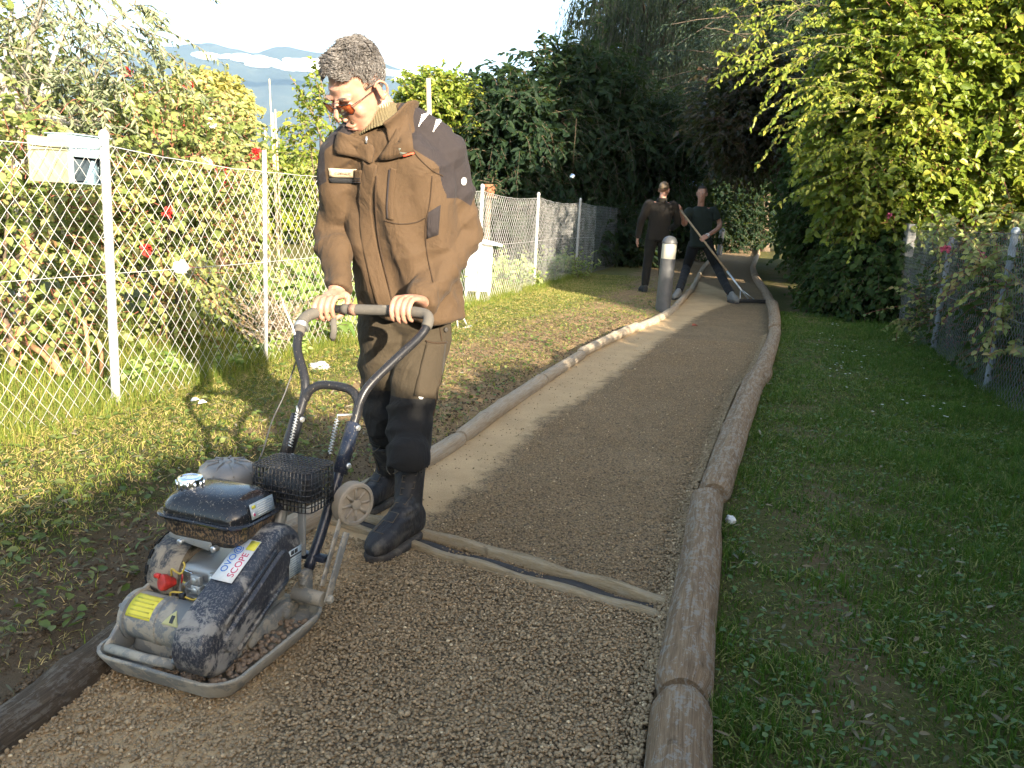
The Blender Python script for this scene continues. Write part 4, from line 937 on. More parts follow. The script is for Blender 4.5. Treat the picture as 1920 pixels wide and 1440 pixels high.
# weeds, fallen leaves and daisies in the verges
def flat_leaves(name, X, Y, L, W, mat, tilt=.35, h=.018):
    n = len(X); P = np.stack([X, Y, gheight(X, Y) + h + r.uniform(-.004, .012, n)], 1); a = r.uniform(0, 6.283, n); D = np.stack([np.cos(a), np.sin(a), r.normal(0, .25, n)], 1); N = np.array([0, 0, 1.0]) + r.normal(0, tilt, (n, 3))
    return tag(leaf_mesh(name, P, D, N, L * r.uniform(.6, 1.3, n), W * r.uniform(.6, 1.3, n), r.uniform(0, 1, n), mat, fold=.15), kind='stuff')
L_fallen = leaf_mat('fallen_leaf', [(0, (.06, .075, .035)), (.4, (.11, .10, .06)), (.8, (.19, .145, .08)), (1, (.27, .24, .18))], .15, .7)
L_clov = leaf_mat('clover_leaf', [(0, (0.035, 0.0845, 0.0216)), (.6, (0.07, 0.143, 0.036)), (1, (0.126, 0.182, 0.06))], .25, .5)
X, Y = sample(6000, 1.3, 9, lambda y: xr(y) + .09, lambda y: np.minimum(xrf(y), .64 * y + .3), 1.5); flat_leaves('verge_weeds', X, Y, .022, .013, L_clov, h=.024)
X, Y = sample(900, 1.3, 8, lambda y: xr(y) + .09, lambda y: np.minimum(xrf(y), .64 * y + .3), 1.5); flat_leaves('fallen_leaves', X, Y, .034, .011, L_fallen, h=.024)
X, Y = sample(5200, 2.0, 12, lambda y: np.maximum(xfence(y) - .1, -.66 * y - .3), lambda y: xl(y) - .15, 1.3); flat_leaves('left_verge_weeds', X, Y, .034, .022, leaf_mat('plantain_leaf', [(0, (.06, .10, .02)), (.6, (.12, .17, .035)), (1, (.20, .22, .07))], .3, .5), h=.026)
X, Y = sample(2600, 1.7, 10, lambda y: np.maximum(xfence(y) - .1, -.66 * y - .3), lambda y: xl(y) - .12, 1.3); flat_leaves('dry_clippings', X, Y, .045, .010, L_fallen, h=.024)
Y = r.uniform(5, 10, 130); X = xrf(Y) - r.uniform(.15, 1.3, 130); k = vnoise(np.stack([X, Y, 0 * X], 1), 1.6, 77) > .1; X, Y = X[k], Y[k]
a = np.arange(8) / 8 * 6.283; n = len(X); P = np.repeat(np.stack([X, Y, gheight(X, Y) + .065], 1), 8, 0); D = np.stack([np.cos(np.tile(a, n)), np.sin(np.tile(a, n)), np.full(8 * n, .25)], 1)
tag(leaf_mesh('daisies', P, D, np.array([0, 0, 1.0]) + 0 * D, .011, .007, np.ones(8 * n), M_white, quad=True), kind='stuff')
# ------------------------------------------------------------------ mountain, low cloud, air
prof = np.array([(-700, 190), (-400, 150), (-100, 120), (100, 105), (250, 96), (360, 84), (400, 83), (440, 92), (480, 101), (520, 90), (545, 91), (590, 100), (650, 104), (700, 112), (740, 128), (775, 146), (805, 166), (850, 156), (900, 150), (950, 153), (1000, 166), (1100, 190), (1300, 215), (1700, 235), (2300, 250), (3000, 260)], float)
px = np.linspace(-700, 3000, 420); pyy = np.interp(px, prof[:, 0], prof[:, 1]); Ym = 4300.
ridge = np.array([at(a, b, Ym) for a, b in zip(px, pyy)])
ridge[:, 2] += 14 * fbm(np.stack([px * .02, px * 0, px * 0], 1), 1.0, 3)
V = []; K = 46
for j, t in enumerate(np.linspace(0, 1, K)):
    Y = 2300 + (Ym - 2300) * t; sc = Y / Ym
    h = ridge[:, 2] * (t ** 1.5) ; P = np.stack([ridge[:, 0] * sc, np.full(len(px), Y), h], 1)
    P[:, 2] += (1 - t) * t * 4 * 75 * fbm(P * np.array([1, .5, 0]), 1 / 520., 9, 4) ; V.append(P)
back = ridge.copy(); back[:, 1] += 900; back[:, 2] = -5; V.append(back)
V = np.concatenate(V); n = len(px); ii = (np.arange(K)[:, None] * n + np.arange(n - 1)[None, :]).ravel()
me = mesh_np('mountain', V, np.stack([ii, ii + 1, ii + n + 1, ii + n], 1), smooth=True)
g = NG('forested_mountain'); v = g.coord(); g.set(g.ramp(g.noise(.006, 6, .65, v), [(.3, (.012, .020, .018)), (.55, (.022, .032, .026)), (.75, (.05, .055, .04))]), .95); 
tag(link('mountain', me, g.m), kind='structure')
g = NG('low_cloud'); g.set((.92, .93, .95), 1.0, spec=0.0); M_cloud = g.m
m = MB(); rr = np.random.default_rng(4)
for a, b, n_ in [((375, 102), (600, 130), 46), ((700, 128), (775, 152), 12), ((930, 158), (1010, 172), 10), ((480, 112), (610, 118), 14)]:
    for q in range(n_):
        t = rr.uniform(); p = at(a[0] + (b[0] - a[0]) * t, a[1] + (b[1] - a[1]) * t + rr.normal(0, 3), 3700.); m.ell(p, (rr.uniform(25, 65), 25, rr.uniform(4, 15)), None, 12, 8)
tag(m.build('low_cloud', M_cloud, smooth=True), kind='stuff')
me = bpy.data.meshes.new('haze'); hz = MB(); hz.box((0, 2000, 475), (30000, 24000, 970)); o = hz.build('haze', None)
g = NG('hazy_air'); g.t.nodes.remove(g.b); pvn = g.n('ShaderNodeVolumePrincipled'); pvn.inputs['Color'].default_value = (.42, .68, 1.0, 1); pvn.inputs['Density'].default_value = HAZE_DENS; pvn.inputs['Anisotropy'].default_value = 0.0
g.l(pvn.outputs[0], g.out.inputs['Volume']); o.data.materials.append(g.m); tag(o, kind='stuff')
# ------------------------------------------------------------------ people
def remeshed(mb, voxel, smooth=6, lam=.5):
    """union of the collected shapes as one continuous surface; returns V, F"""
    me = mb.mesh('tmp'); bm = bmesh.new(); bm.from_mesh(me); bmesh.ops.recalc_face_normals(bm, faces=bm.faces); bm.to_mesh(me); bm.free()
    o = bpy.data.objects.new('tmp', me); COL.objects.link(o)
    md = o.modifiers.new('r', 'REMESH'); md.mode = 'VOXEL'; md.voxel_size = voxel; md.use_smooth_shade = True
    dg = bpy.context.evaluated_depsgraph_get(); ev = o.evaluated_get(dg).to_mesh()
    V = np.zeros(len(ev.vertices) * 3, np.float32); ev.vertices.foreach_get('co', V); V = V.reshape(-1, 3).astype(float)
    F = np.zeros(len(ev.loops), np.int32); ev.loops.foreach_get('vertex_index', F)
    tot = np.zeros(len(ev.polygons), np.int32); ev.polygons.foreach_get('loop_total', tot)
    E = np.zeros(len(ev.edges) * 2, np.int32); ev.edges.foreach_get('vertices', E); E = E.reshape(-1, 2)
    if (tot == 4).all(): F = F.reshape(-1, 4)
    else:
        out = []; k = 0
        for t in tot: out.append(F[k:k + t].tolist()); k += t
        F = out
    o.evaluated_get(dg).to_mesh_clear(); bpy.data.objects.remove(o); bpy.data.meshes.remove(me)
    V = lap(V, E, smooth, lam)
    return V, F, E
def lap(V, E, it, lam=.5):
    n = len(V); deg = np.bincount(E.ravel(), minlength=n)[:, None]
    for _ in range(it):
        S = np.stack([np.bincount(E[:, 0], V[E[:, 1], k], n) + np.bincount(E[:, 1], V[E[:, 0], k], n) for k in range(3)], 1)
        V = V + lam * (S / np.maximum(deg, 1) - V)
    return V
def vnormals(V, F):
    me = mesh_np('t', V, F); N = np.zeros(len(V) * 3, np.float32); me.vertices.foreach_get('normal', N); bpy.data.meshes.remove(me); return N.reshape(-1, 3).astype(float)
def seg_param(V, a, b):
    d = b - a; t = ((V - a) @ d) / (d @ d); tc = np.clip(t, 0, 1); dist = np.linalg.norm(V - (a + tc[:, None] * d), axis=1); return t, dist
def ring(c, s, f, rx, ry, n=30, p=2.3, back=None):
    a = np.linspace(0, 2 * math.pi, n, endpoint=False); ca, sa = np.cos(a), np.sin(a)
    x = np.sign(ca) * np.abs(ca) ** (2 / p) * rx; y = np.sign(sa) * np.abs(sa) ** (2 / p) * ry
    if back is not None: y = np.where(y < 0, y * back, y)
    return np.asarray(c) + x[:, None] * s + y[:, None] * f
def limb(mb, pts, rad, n=18, per=6):
    P = catmull(pts, per); t = np.linspace(0, 1, len(rad)); R = np.interp(np.linspace(0, 1, len(P)), t, rad); mb.tube(P, R, n)

g = NG('skin'); v = g.coord(); n1 = g.noise(22, 4, .6, v)
g.set(g.ramp(n1, [(.3, (.30, .145, .095)), (.6, (.38, .205, .14)), (.8, (.42, .245, .175))]), .5, normal=g.bump(g.noise(160, 3, .6, v), .12, .002), spec=.4)
g.b.inputs['Subsurface Weight'].default_value = .12; g.b.inputs['Subsurface Radius'].default_value = (.012, .004, .002); g.b.inputs['Subsurface Scale'].default_value = .5; M_skin = g.m
def cloth(name, c, var=.15, weave=900, rough=.85, dust=None, sheen=.03):
    g = NG(name); v = g.coord(); n1 = g.noise(7, 4, .6, v); n2 = g.noise(28, 4, .6, v); w = g.noise(weave, 2, .5, v)
    col = g.mix(n1, tuple(x * (1 - var) for x in c), tuple(x * (1 + var) for x in c))
    if dust is not None: col = g.mix(g.ramp(g.noise(12, 6, .7, v), [(.52, 0.0), (.75, dust[3])]), col, dust[:3])
    wr = g.noise(9, 3, .55, g.scaled(1, 1, .55, v), 1.4); b = g.bump(wr, .55, .022); b = g.bump(n2, .35, .010, b); g.set(col, rough, normal=g.bump(w, .25, .0012, b), spec=.25, sheen=sheen); return g
def two_tone(name, ca, cb, attr='dark', **k):
    g = cloth(name, ca, **k); src = g.b.inputs['Base Color'].links[0].from_socket
    g.l(g.mix(g.math('GREATER_THAN', g.attr(attr), 0.0), src, cb), g.b.inputs['Base Color']); return g.m
M_jacket = two_tone('brown_softshell', (.064, .039, .020), (.023, .0182, .0185))
M_seam = cloth('brown_seam', (.034, .020, .0105)).m
M_trous = two_tone('olive_work_trousers', (.036, .027, .016), (.0125, .0122, .012))
M_knit = cloth('olive_knit', (.105, .085, .045), .12, 500).m
M_boot = cloth('dusty_black_leather', (.026, .026, .028), .3, 300, .55, dust=(.17, .15, .12, .75), sheen=0).m
M_sole = cloth('dusty_rubber_sole', (.05, .045, .04), .3, 200, .9, dust=(.22, .18, .13, .7), sheen=0).m
M_lace = plain('boot_lace', (.10, .08, .055), .9)
M_black = plain('black_frame', (.012, .012, .012), .35)

HS = 1.10
def head_shapes(mb, c, f, u, nose=1.0):
    """face looks along f, crown along u"""
    f = nrm(f); u = nrm(u - f * (u @ f)); s = np.cross(f, u); R = np.array([s, f, u]); c = np.asarray(c)
    def P(x, y, z): return c + (x * s + y * f + z * u) * HS
    mb.ell(P(0, -.018, .045), (.077, .098, .082), R, 24, 16)
    rows = [(.060, .060, .086, -.075), (.030, .068, .090, -.085), (.005, .068, .089, -.08), (-.025, .067, .089, -.06), (-.055, .061, .088, -.03), (-.080, .050, .087, .0), (-.102, .034, .080, .015), (-.113, .020, .070, .030)]
    mb.loft([ring(P(0, (yf + yb) / 2, z), s, f, rx, (yf - yb) / 2, 26, 2.3) for z, rx, yf, yb in rows])
    mb.loft([ring(P(0, .080, .030), s, u, .010, .008, 10), ring(P(0, .100, .012), s, u, .010, .010, 10), ring(P(0, .117 * nose, -.014), s, u, .012, .011, 10), ring(P(0, .116 * nose, -.024), s, u, .013, .009, 10)])
    for k in (-1, 1):
        mb.ell(P(k * .012, .099, -.028), (.010, .012, .008), R, 10, 7)
        mb.ell(P(k * .032, .077, .030), (.030, .014, .010), R, 12, 8)
        mb.ell(P(k * .038, .055, -.024), (.020, .022, .026), R, 12, 8)
        mb.ell(P(k * .032, .079, .006), (.015, .012, .010), R, 12, 8)
        e = P(k * .079, -.012, -.006); Re = np.array([nrm(s * .85 - f * .5 * k), nrm(f * .85 + s * .5 * k), u])
        mb.ell(e, (.0075, .019, .033), Re, 12, 10)
        mb.tube(catmull([P(k * .076, .004, -.028), P(k * .090, -.024, -.018), P(k * .094, -.030, .008), P(k * .088, -.016, .026), P(k * .080, .004, .018)], 4), .0048, 7)
    mb.ell(P(0, .088, -.058), (.026, .010, .0055), R, 12, 8); mb.ell(P(0, .086, -.071), (.022, .010, .0065), R, 12, 8); mb.ell(P(0, .074, -.100), (.024, .018, .016), R, 12, 8)
    return P, R
def hair_obj(P, R, c, parent, mat, n, r, curly=.5, top=.03, side=.009, style='man', off=None):
    s, f, u = R
    d = nrm(r.normal(size=(n * 3, 3))); q = d * np.array([.078, .099, .083]) + np.array([0, -.018, .045])
    x, y, z = q.T
    line = np.where(y > .02, .088 + .35 * np.clip(y - .05, 0, 1) + .012 * np.cos(x * 60), np.where(y > -.035, .025 - .1 * np.abs(y), -.035))
    k = z > line; d, q = d[k][:n], q[k][:n]
    tz = np.clip((q[:, 2] - .055) / .05, 0, 1); fr_ = np.clip((q[:, 1] + .02) / .10, 0, 1)
    Ln = (side + (top - side) * tz * (.6 + .4 * fr_)) * r.uniform(.7, 1.2, len(q))
    t = np.linspace(0, 1, 6)
    flow = np.array([.25, .75, .0]) + np.array([0, 0, -.75]) * (1 - tz)[:, None] + np.array([.9, 0, 0]) * np.sin(q[:, 1] * 70 + q[:, 0] * 30)[:, None] * tz[:, None] * curly + r.normal(0, .22, (len(q), 3))
    flow = nrm(flow - d * (flow * d).sum(1, keepdims=True)); lift = (.30 + .75 * tz) * (1 + .5 * vnoise(q, 55, 6))
    b1 = nrm(np.cross(d, flow))
    C = q[:, None, :] + flow[:, None, :] * (Ln[:, None] * t)[..., None] + d[:, None, :] * (Ln * lift)[:, None, None] * np.sin(t * 1.9)[None, :, None]
    ph = 60 * q[:, 0] + 45 * q[:, 1] + vnoise(q, 30, 3) * 2
    C = C + b1[:, None, :] * (curly * .55 * Ln[:, None] * t * np.sin(ph[:, None] + t * 5))[..., None]
    W = c + (C @ R) * HS
    if off is not None: W = W - off
    return rod_mesh('hair', W, np.array([.0012, .0013, .0012, .0011, .0009, .0004])[None, :] * np.ones((len(W), 1)), mat, parent, 3)
def grip_hand(mb, bp, a, bk, upv, wrist, side, spread=.0205, rb=.016, twist=0.0):
    """hand closed on a bar at bp (axis a); bk points to the wearer; side=+1 thumb towards -a"""
    bk = nrm(bk); upv = nrm(upv); kn = []
    lens = (.96, 1.06, 1.0, .82); R0 = rb + .0085
    for i in range(4):
        o = bp + a * side * ((i - 1.5) * spread)
        q = lens[i]
        pts = [o + bk * .030 + upv * (R0 + .014), o - bk * .006 * q + upv * (R0 + .012), o - bk * (R0 + .004) + upv * (.010), o - bk * (R0 - .003) - upv * (.022 * q), o - bk * .004 - upv * (.034 * q)]
        mb.tube(catmull(pts, 4), np.linspace(.0094, .0072, 17), 9); mb.ell(pts[-1], (.0072,) * 3, None, 8, 6)
        kn.append(pts[0])
    m = sum(kn) / 4; d = wrist - m
    mb.loft([ring(wrist, a, nrm(np.cross(d, a)), .030, .023, 18), ring(wrist - d * .35, a, nrm(np.cross(d, a)), .034, .020, 18), ring(wrist - d * .75, a, nrm(np.cross(d, a)), .042, .017, 18), ring(m - d * .02 - bk * .008, a, nrm(np.cross(d, a)), .040, .012, 18)])
    th0 = wrist - d * .45 - a * side * .030; th = [th0, th0 - d * .22 - a * side * .018 - upv * .012, bp - a * side * (2.35 * spread) + bk * .018 - upv * .012, bp - a * side * (1.6 * spread) - bk * .006 - upv * .030]
    mb.tube(catmull(th, 4), np.linspace(.0125, .0085, 13), 9); mb.ell(th[-1], (.0088,) * 3, None, 8, 6)
def open_hand(mb, wrist, d, a, pal, size=1.0):
    """relaxed hand hanging along d, a across the palm, pal = palm normal"""
    d = nrm(d); kn = wrist + d * .085 * size
    mb.loft([ring(wrist, a, pal, .028, .021, 14), ring(wrist + d * .045, a, pal, .040, .018, 14), ring(kn, a, pal, .041, .014, 14)])
    for i, l in enumerate((.070, .080, .075, .058)):
        o = kn + a * ((i - 1.5) * .0205); mb.tube([o, o + d * l * .5 + pal * .010, o + d * l * .85 + pal * .030], [.0092, .0082, .0068], 8)
    t0 = wrist + d * .03 - a * .032; mb.tube([t0, t0 + d * .04 - a * .018 + pal * .012, t0 + d * .075 - a * .012 + pal * .026], [.012, .010, .008], 8)
def boot(mb, sole, an, toe, top, z0=0.0, h=.33, w=.048):
    """lace-up boot from ankle an to toe; shaft up towards top"""
    f = nrm(np.array([toe[0] - an[0], toe[1] - an[1], 0])); s = np.array([f[1], -f[0], 0]); b = np.array([an[0], an[1], z0]); u = np.array([0, 0, 1.0])
    L = np.linalg.norm((toe - an)[:2]); heel = b - f * .075
    T = [(0.0, .030, .052), (.05, .040, .070), (.10, .042, .080), (.16, .043, .062), (.20, .047, .050), (.25, .047, .040), (.285, .036, .030), (.30, .018, .018)]
    mb.loft([ring(heel + f * (t * (L + .075) / .30) + u * (hh + .018), s, u, ww * w / .045, hh, 20, 2.6) for t, ww, hh in T])
    ax = nrm(top - (b + u * .10)); 
    mb.loft([ring(b + ax * t + u * .05, s, f, rx, ry, 20) for t, rx, ry in ((0, .042, .062), (.06, .044, .058), (.13, .048, .056), (h - .10, .055, .060), (h - .06, .054, .058))])
    poly = []
    for t in np.linspace(0, 1, 12): poly.append((-.075 + (L + .082) * t, (w + .006) * min(1, (math.sin(min(t, .5) * math.pi)) ** .5 + .25) * (1 if t < .75 else max(.05, 1 - ((t - .75) / .25) ** 2) ** .5) * (.86 if t < .45 else 1)))
    poly = poly + [(x, -y) for x, y in poly[::-1]]
    sole.prism(poly, b, f, s, u, .0, .026)
def emit_part(name, V, F, mat, parent, off, attrs=None):
    me = mesh_np(name, V - off, F, smooth=True)
    for k, a in (attrs or {}).items(): fattr(me, k, a)
    return link(name, me, mat, parent)

# ------------------------------------------------------------------ the man at the compactor
MO = np.array([-.756, 2.05, 0]); MU = np.array([.944, -.33, 0]); MV = np.array([.33, .944, 0]); MZ = np.array([0, 0, 1.0])
def ML(u, v, w): return MO + MU * u + MV * v + MZ * w                       # machine coordinates
man_o = np.array([-.36, 3.0, 0]); man = empty('person', man_o)
man.matrix_world = Matrix.Translation(Vector(man_o))
tag(man, 'man in brown jacket with dark shoulders and tinted glasses, gripping the compactor handle', 'person')
S = MU.copy(); Fw = -MV.copy()                                               # his left in the picture's right; he faces the machine
J = dict(neck=at(722, 232, 2.90), shL=at(828, 280, 2.95), shR=at(640, 284, 2.90), elL=at(864, 440, 3.03), elR=at(624, 432, 2.98),
         wrL=at(792, 566, 2.80), wrR=at(632, 548, 2.80), hipL=at(796, 575, 3.06), hipR=at(722, 572, 3.06), knL=at(772, 775, 2.96), knR=at(722, 790, 3.10))
anL = np.array([-.352, 2.86, .09]); toeL = np.array([-.452, 2.652, .02]); anR = np.array([-.475, 3.30, .09]); toeR = np.array([-.575, 3.08, .02])
hc = at(673, 170, 2.84); hf = nrm(np.array([-.50, -.53, -.69])); hu = nrm(np.array([-.24, -.44, .84]))
rr = np.random.default_rng(5)
# body: head, neck, trunk core, arms, hands in one surface
mb = MB(); HP, HR = head_shapes(mb, hc, hf, hu, 1.03)
hu_ = HR[2]; hf_ = HR[1]
limb(mb, [J['neck'] - MZ * .10, J['neck'] + MZ * .0, hc - hu_ * .05 - hf_ * .03], [.060, .056, .056], 16)
limb(mb, [at(760, 520, 3.02), at(748, 400, 2.98), J['neck'] - MZ * .06], [.10, .11, .07], 16)
for k in ('L', 'R'):
    limb(mb, [J['neck'] - MZ * .10, J['sh' + k], J['el' + k], J['wr' + k]], [.05, .045, .04, .030], 12)
barL, barR = ML(.175, .705, .868), ML(-.098, .690, .851)
axL = MU; axR = nrm(MU * .95 + MV * .28 + MZ * .12)
grip_hand(mb, barL, axL, MV, MZ, J['wrL'], +1); grip_hand(mb, barR, axR, MV, MZ, J['wrR'], -1)
V, F, E = remeshed(mb, .0034, 3, .45)
Vs = lap(V, E, 9, .5); wf = np.clip(1.5 - np.linalg.norm((V - (hc + hf_ * .06 - hu_ * .01)), axis=1) / .10, 0, 1)[:, None] * .75; nose_ = np.clip(1 - np.linalg.norm(V - HP(0, .108, -.01), axis=1) / .035, 0, 1)[:, None]; V = V + (Vs - V) * wf * (1 - nose_)
body = emit_part('body', V, F, M_skin, man, man_o); body['label'] = 'bowed head and bare hands'
# jacket
mb = MB()
tr = [(772, 592, 3.02, .196, .135), (768, 560, 3.02, .198, .140), (762, 500, 3.01, .196, .145), (754, 430, 2.99, .203, .148), (746, 360, 2.97, .212, .146), (740, 310, 2.94, .210, .132), (735, 278, 2.92, .178, .112), (730, 255, 2.91, .125, .092), (727, 240, 2.905, .088, .080)]
mb.loft([ring(at(x, y, Y), S, Fw, rx, ry, 36, 2.5) for x, y, Y, rx, ry in tr])
for k, R_ in (('L', [.074, .080, .070, .066, .060, .053, .050]), ('R', [.070, .074, .064, .060, .055, .050, .048])):
    sh, el, wr = J['sh' + k], J['el' + k], J['wr' + k]; ins = sh * .75 + J['neck'] * .25 - MZ * .06
    limb(mb, [ins, sh - MZ * .012, sh * .45 + el * .55, el, el * .5 + wr * .5, el * .16 + wr * .84, wr + (wr - el) * .01], R_, 22)
    limb(mb, [J['neck'] + S * (.03 if k == 'L' else -.03) + MZ * .005, sh * .5 + J['neck'] * .5 + MZ * (.040 if k == 'L' else .022), sh + MZ * (.014 if k == 'L' else .0)], [.060, .064, .068], 18)
V, F, E = remeshed(mb, .0062, 9, .5)
N = vnormals(V, F)
def folds(V, N, a, b, amp, freq, rad=.13, seed=0, ph=0.0, lo=-.1, hi=1.1, skew=.35):
    """creases across a limb from a to b"""
    t, dist = seg_param(V, a, b); L = np.linalg.norm(b - a); ax = nrm(b - a); s_, u_, _ = frame_from(ax)
    rel = V - a; ang = np.arctan2(rel @ u_, rel @ s_); w = np.clip(1 - np.abs(dist - .06) / rad, 0, 1) * (t > lo) * (t < hi)
    arg = t * L * freq + skew * np.sin(ang + ph) * 2.2 + 1.6 * fbm(V, 6, seed, 2)
    return amp * w * (1 - np.abs(np.sin(arg))) ** 1.1 * (.45 + .55 * np.sin(ang * 1.0 + ph + 1.0)) 
def soft(V, a, r_): return np.exp(-(np.linalg.norm(V - a, axis=1) / r_) ** 2)
def ridge(V, sc, k, seed): return (1 - np.abs(vnoise(V * np.asarray(sc), k, seed))) ** 4
sk = np.array([V[:, 0] + .35 * V[:, 2], V[:, 1], V[:, 2] - .3 * V[:, 0]]).T
dsp = .0035 * fbm(V, 5, 2) + .0022 * fbm(V, 16, 3) + .0085 * ridge(sk, (1, 1, .42), 8.5, 5) + .0060 * ridge(sk * np.array([-1, 1, 1]), (.5, .5, 1.1), 10, 9) - .006
for k in ('L', 'R'):
    sh, el, wr = J['sh' + k], J['el' + k], J['wr' + k]
    e_ = np.maximum(soft(V, el, .13), .55 * soft(V, wr, .12)); ua = soft(V, sh * .45 + el * .55, .10)
    dsp += folds(V, N, sh, el, .020, 34, .13, 3, .5) * np.maximum(e_, .8 * ua) + folds(V, N, el, wr, .019, 38, .13, 5, 2.0) * np.maximum(e_, .5) + folds(V, N, sh, wr, .010, 20, .16, 15, 3.5) * .8
    dsp -= .012 * soft(V, sh * .6 + at(748, 380, 2.97) * .4 - MZ * .06, .05)
# long drapes on the front, pulled towards the hands
q = V - at(750, 420, 2.98); uu = q @ S; zz_ = q[:, 2]; front = np.clip((q @ Fw) / .1, 0, 1)
dsp += .011 * front * np.sin(uu * 34 + zz_ * 14 + 1.5 * fbm(V, 4, 8)) * np.clip(.25 - zz_, 0, .4) / .3
V = V + N * dsp[:, None]; V = lap(V, E, 2, .45)
# dark shoulder yokes, down to a point on the upper arm
def yoke(V):
    out = np.full(len(V), -1.0)
    for k, sg in (('L', 1), ('R', -1)):
        sh, el = J['sh' + k], J['el' + k]; t, dist = seg_param(V, sh, el); ax = nrm(el - sh); rel = V - sh; outw = nrm(S * sg - ax * (S * sg @ ax)); fr = nrm(np.cross(ax, outw)); th = np.arctan2(rel @ fr, rel @ outw)
        lim = .66 - .20 * np.abs(np.angle(np.exp(1j * (th - .15)))) 
        lat = (V - J['neck']) @ (S * sg)
        arm = np.where((t > -.8) & (lat > .14) & (dist < .14), np.minimum(lim - t, (lat - .165 - .03 * np.clip(-t, 0, 1)) * 6), -1)
        z0 = J['sh' + k][2] - .035; frnt = (V - J['neck']) @ Fw
        tor = np.where(lat > 0, np.minimum((V[:, 2] - (J['neck'][2] - .035 - .62 * (lat - .06) - .10 * np.clip(-frnt, 0, .2))) * 8, (lat - .055) * 10), -1)
        out = np.maximum(out, np.maximum(arm, tor))
    return out
jacket = emit_part('jacket', V, F, M_jacket, man, man_o, {'dark': yoke(V)}); jacket['label'] = 'brown softshell jacket with dark grey shoulder panels'
JB = BVHTree.FromPolygons([tuple(p) for p in V], F.tolist() if isinstance(F, np.ndarray) else F)
def hit(px, py_t, bvh=None, off=.003):
    d = Vector(nrm(ray(px, py_t))); h = (bvh or JB).ray_cast(Vector(CAMP), d)
    if h[0] is None: return None
    n = h[1]; n = n if n.dot(d) < 0 else -n
    return np.array(h[0] + n * off), np.array(n)
def strip(name, pts, width, thick, mat, parent, bvh=None, n=40, off0=man_o, closed=False):
    """raised tape lying on the cloth, laid through the given points"""
    P = resample(catmull(pts, 6), n); H = [hit(x, y, bvh, 0) for x, y in P]; H = [h for h in H if h is not None]
    if len(H) < 4: return None
    C = np.array([h[0] for h in H]); Nn = np.array([h[1] for h in H]); 
    for _ in range(3): Nn[1:-1] = nrm(Nn[:-2] + Nn[1:-1] * 2 + Nn[2:]); C[1:-1] = .25 * C[:-2] + .5 * C[1:-1] + .25 * C[2:]
    T = nrm(np.gradient(C, axis=0)); Sd = nrm(np.cross(Nn, T)); m = len(C); V = []
    for a, h in ((-.5, -.002), (-.5, thick * .6), (-.36, thick), (.36, thick), (.5, thick * .6), (.5, -.002)): V.append(C + Sd * (a * width) + Nn * h)
    V = np.stack(V, 1).reshape(-1, 3); F = []
    for i in range(m - 1):
        for k in range(6): l = (k + 1) % 6; F.append([i * 6 + k, i * 6 + l, (i + 1) * 6 + l, (i + 1) * 6 + k])
    F += [[5, 4, 3, 2, 1, 0], [(m - 1) * 6 + k for k in range(6)]]
    me = mesh_np(name, V - off0, F); return link(name, me, mat, parent)
def patch(name, corners, nu, nv, thick, mat, parent, bvh=None, off0=man_o, lift=None):
    """a piece of cloth on the surface, bounded by four points"""
    (ax, ay), (bx_, by), (cx, cy_), (dx, dy) = corners; V = []; Nn = []
    for j in range(nv + 1):
        for i in range(nu + 1):
            u_, v_ = i / nu, j / nv; x = (ax * (1 - u_) + bx_ * u_) * (1 - v_) + (dx * (1 - u_) + cx * u_) * v_; y = (ay * (1 - u_) + by * u_) * (1 - v_) + (dy * (1 - u_) + cy_ * u_) * v_
            h = hit(x, y, bvh, 0); 
            if h is None: h = (V[-1], Nn[-1])
            V.append(h[0] + h[1] * (thick + (lift(u_, v_) if lift else 0))); Nn.append(h[1])
    V = np.array(V); Nn = np.array(Nn); n0 = len(V); V = np.vstack([V, V - Nn * .004]); F = []; w = nu + 1
    for j in range(nv):
        for i in range(nu): a = j * w + i; F.append([a, a + 1, a + w + 1, a + w]); F.append([n0 + a, n0 + a + w, n0 + a + w + 1, n0 + a + 1])
    for i in range(nu): F.append([i, n0 + i, n0 + i + 1, i + 1]); a = nv * w + i; F.append([a, a + 1, n0 + a + 1, n0 + a])
    for j in range(nv): a = j * w; F.append([a, a + w, n0 + a + w, n0 + a]); a = j * w + nu; F.append([a, n0 + a, n0 + a + w, a + w])
    return link(name, mesh_np(name, V - off0, F, smooth=False), mat, parent)
M_flap = cloth('brown_flap', (.062, .0375, .019)).m; M_dkc = cloth('dark_grey_cloth', (.024, .019, .019)).m
strip('zip_flap', [(694, 306), (690, 330), (684, 370), (688, 430), (700, 490), (714, 545), (726, 586)], .052, .0035, M_flap, jacket)
strip('zip_seam', [(706, 330), (705, 370), (708, 430), (718, 490), (730, 540), (738, 584)], .0045, .0055, M_seam, jacket)
strip('pocket_welt', [(738, 316), (734, 350), (732, 384), (733, 412)], .020, .004, M_flap, jacket)
strip('pocket_zip', [(731, 318), (728, 350), (726, 384), (727, 410)], .006, .005, M_dkc, jacket)
strip('pocket_seam', [(722, 414), (748, 420), (780, 417), (798, 408)], .004, .003, M_seam, jacket)
strip('side_seam', [(810, 330), (806, 380), (798, 420), (800, 470), (812, 530)], .004, .003, M_seam, jacket)
patch('side_panel', [(800, 400), (826, 384), (822, 440), (800, 448)], 6, 6, .0015, M_dkc, jacket)
strip('yoke_seam', [(766, 262), (780, 290), (808, 318), (830, 330)], .004, .003, M_seam, jacket)
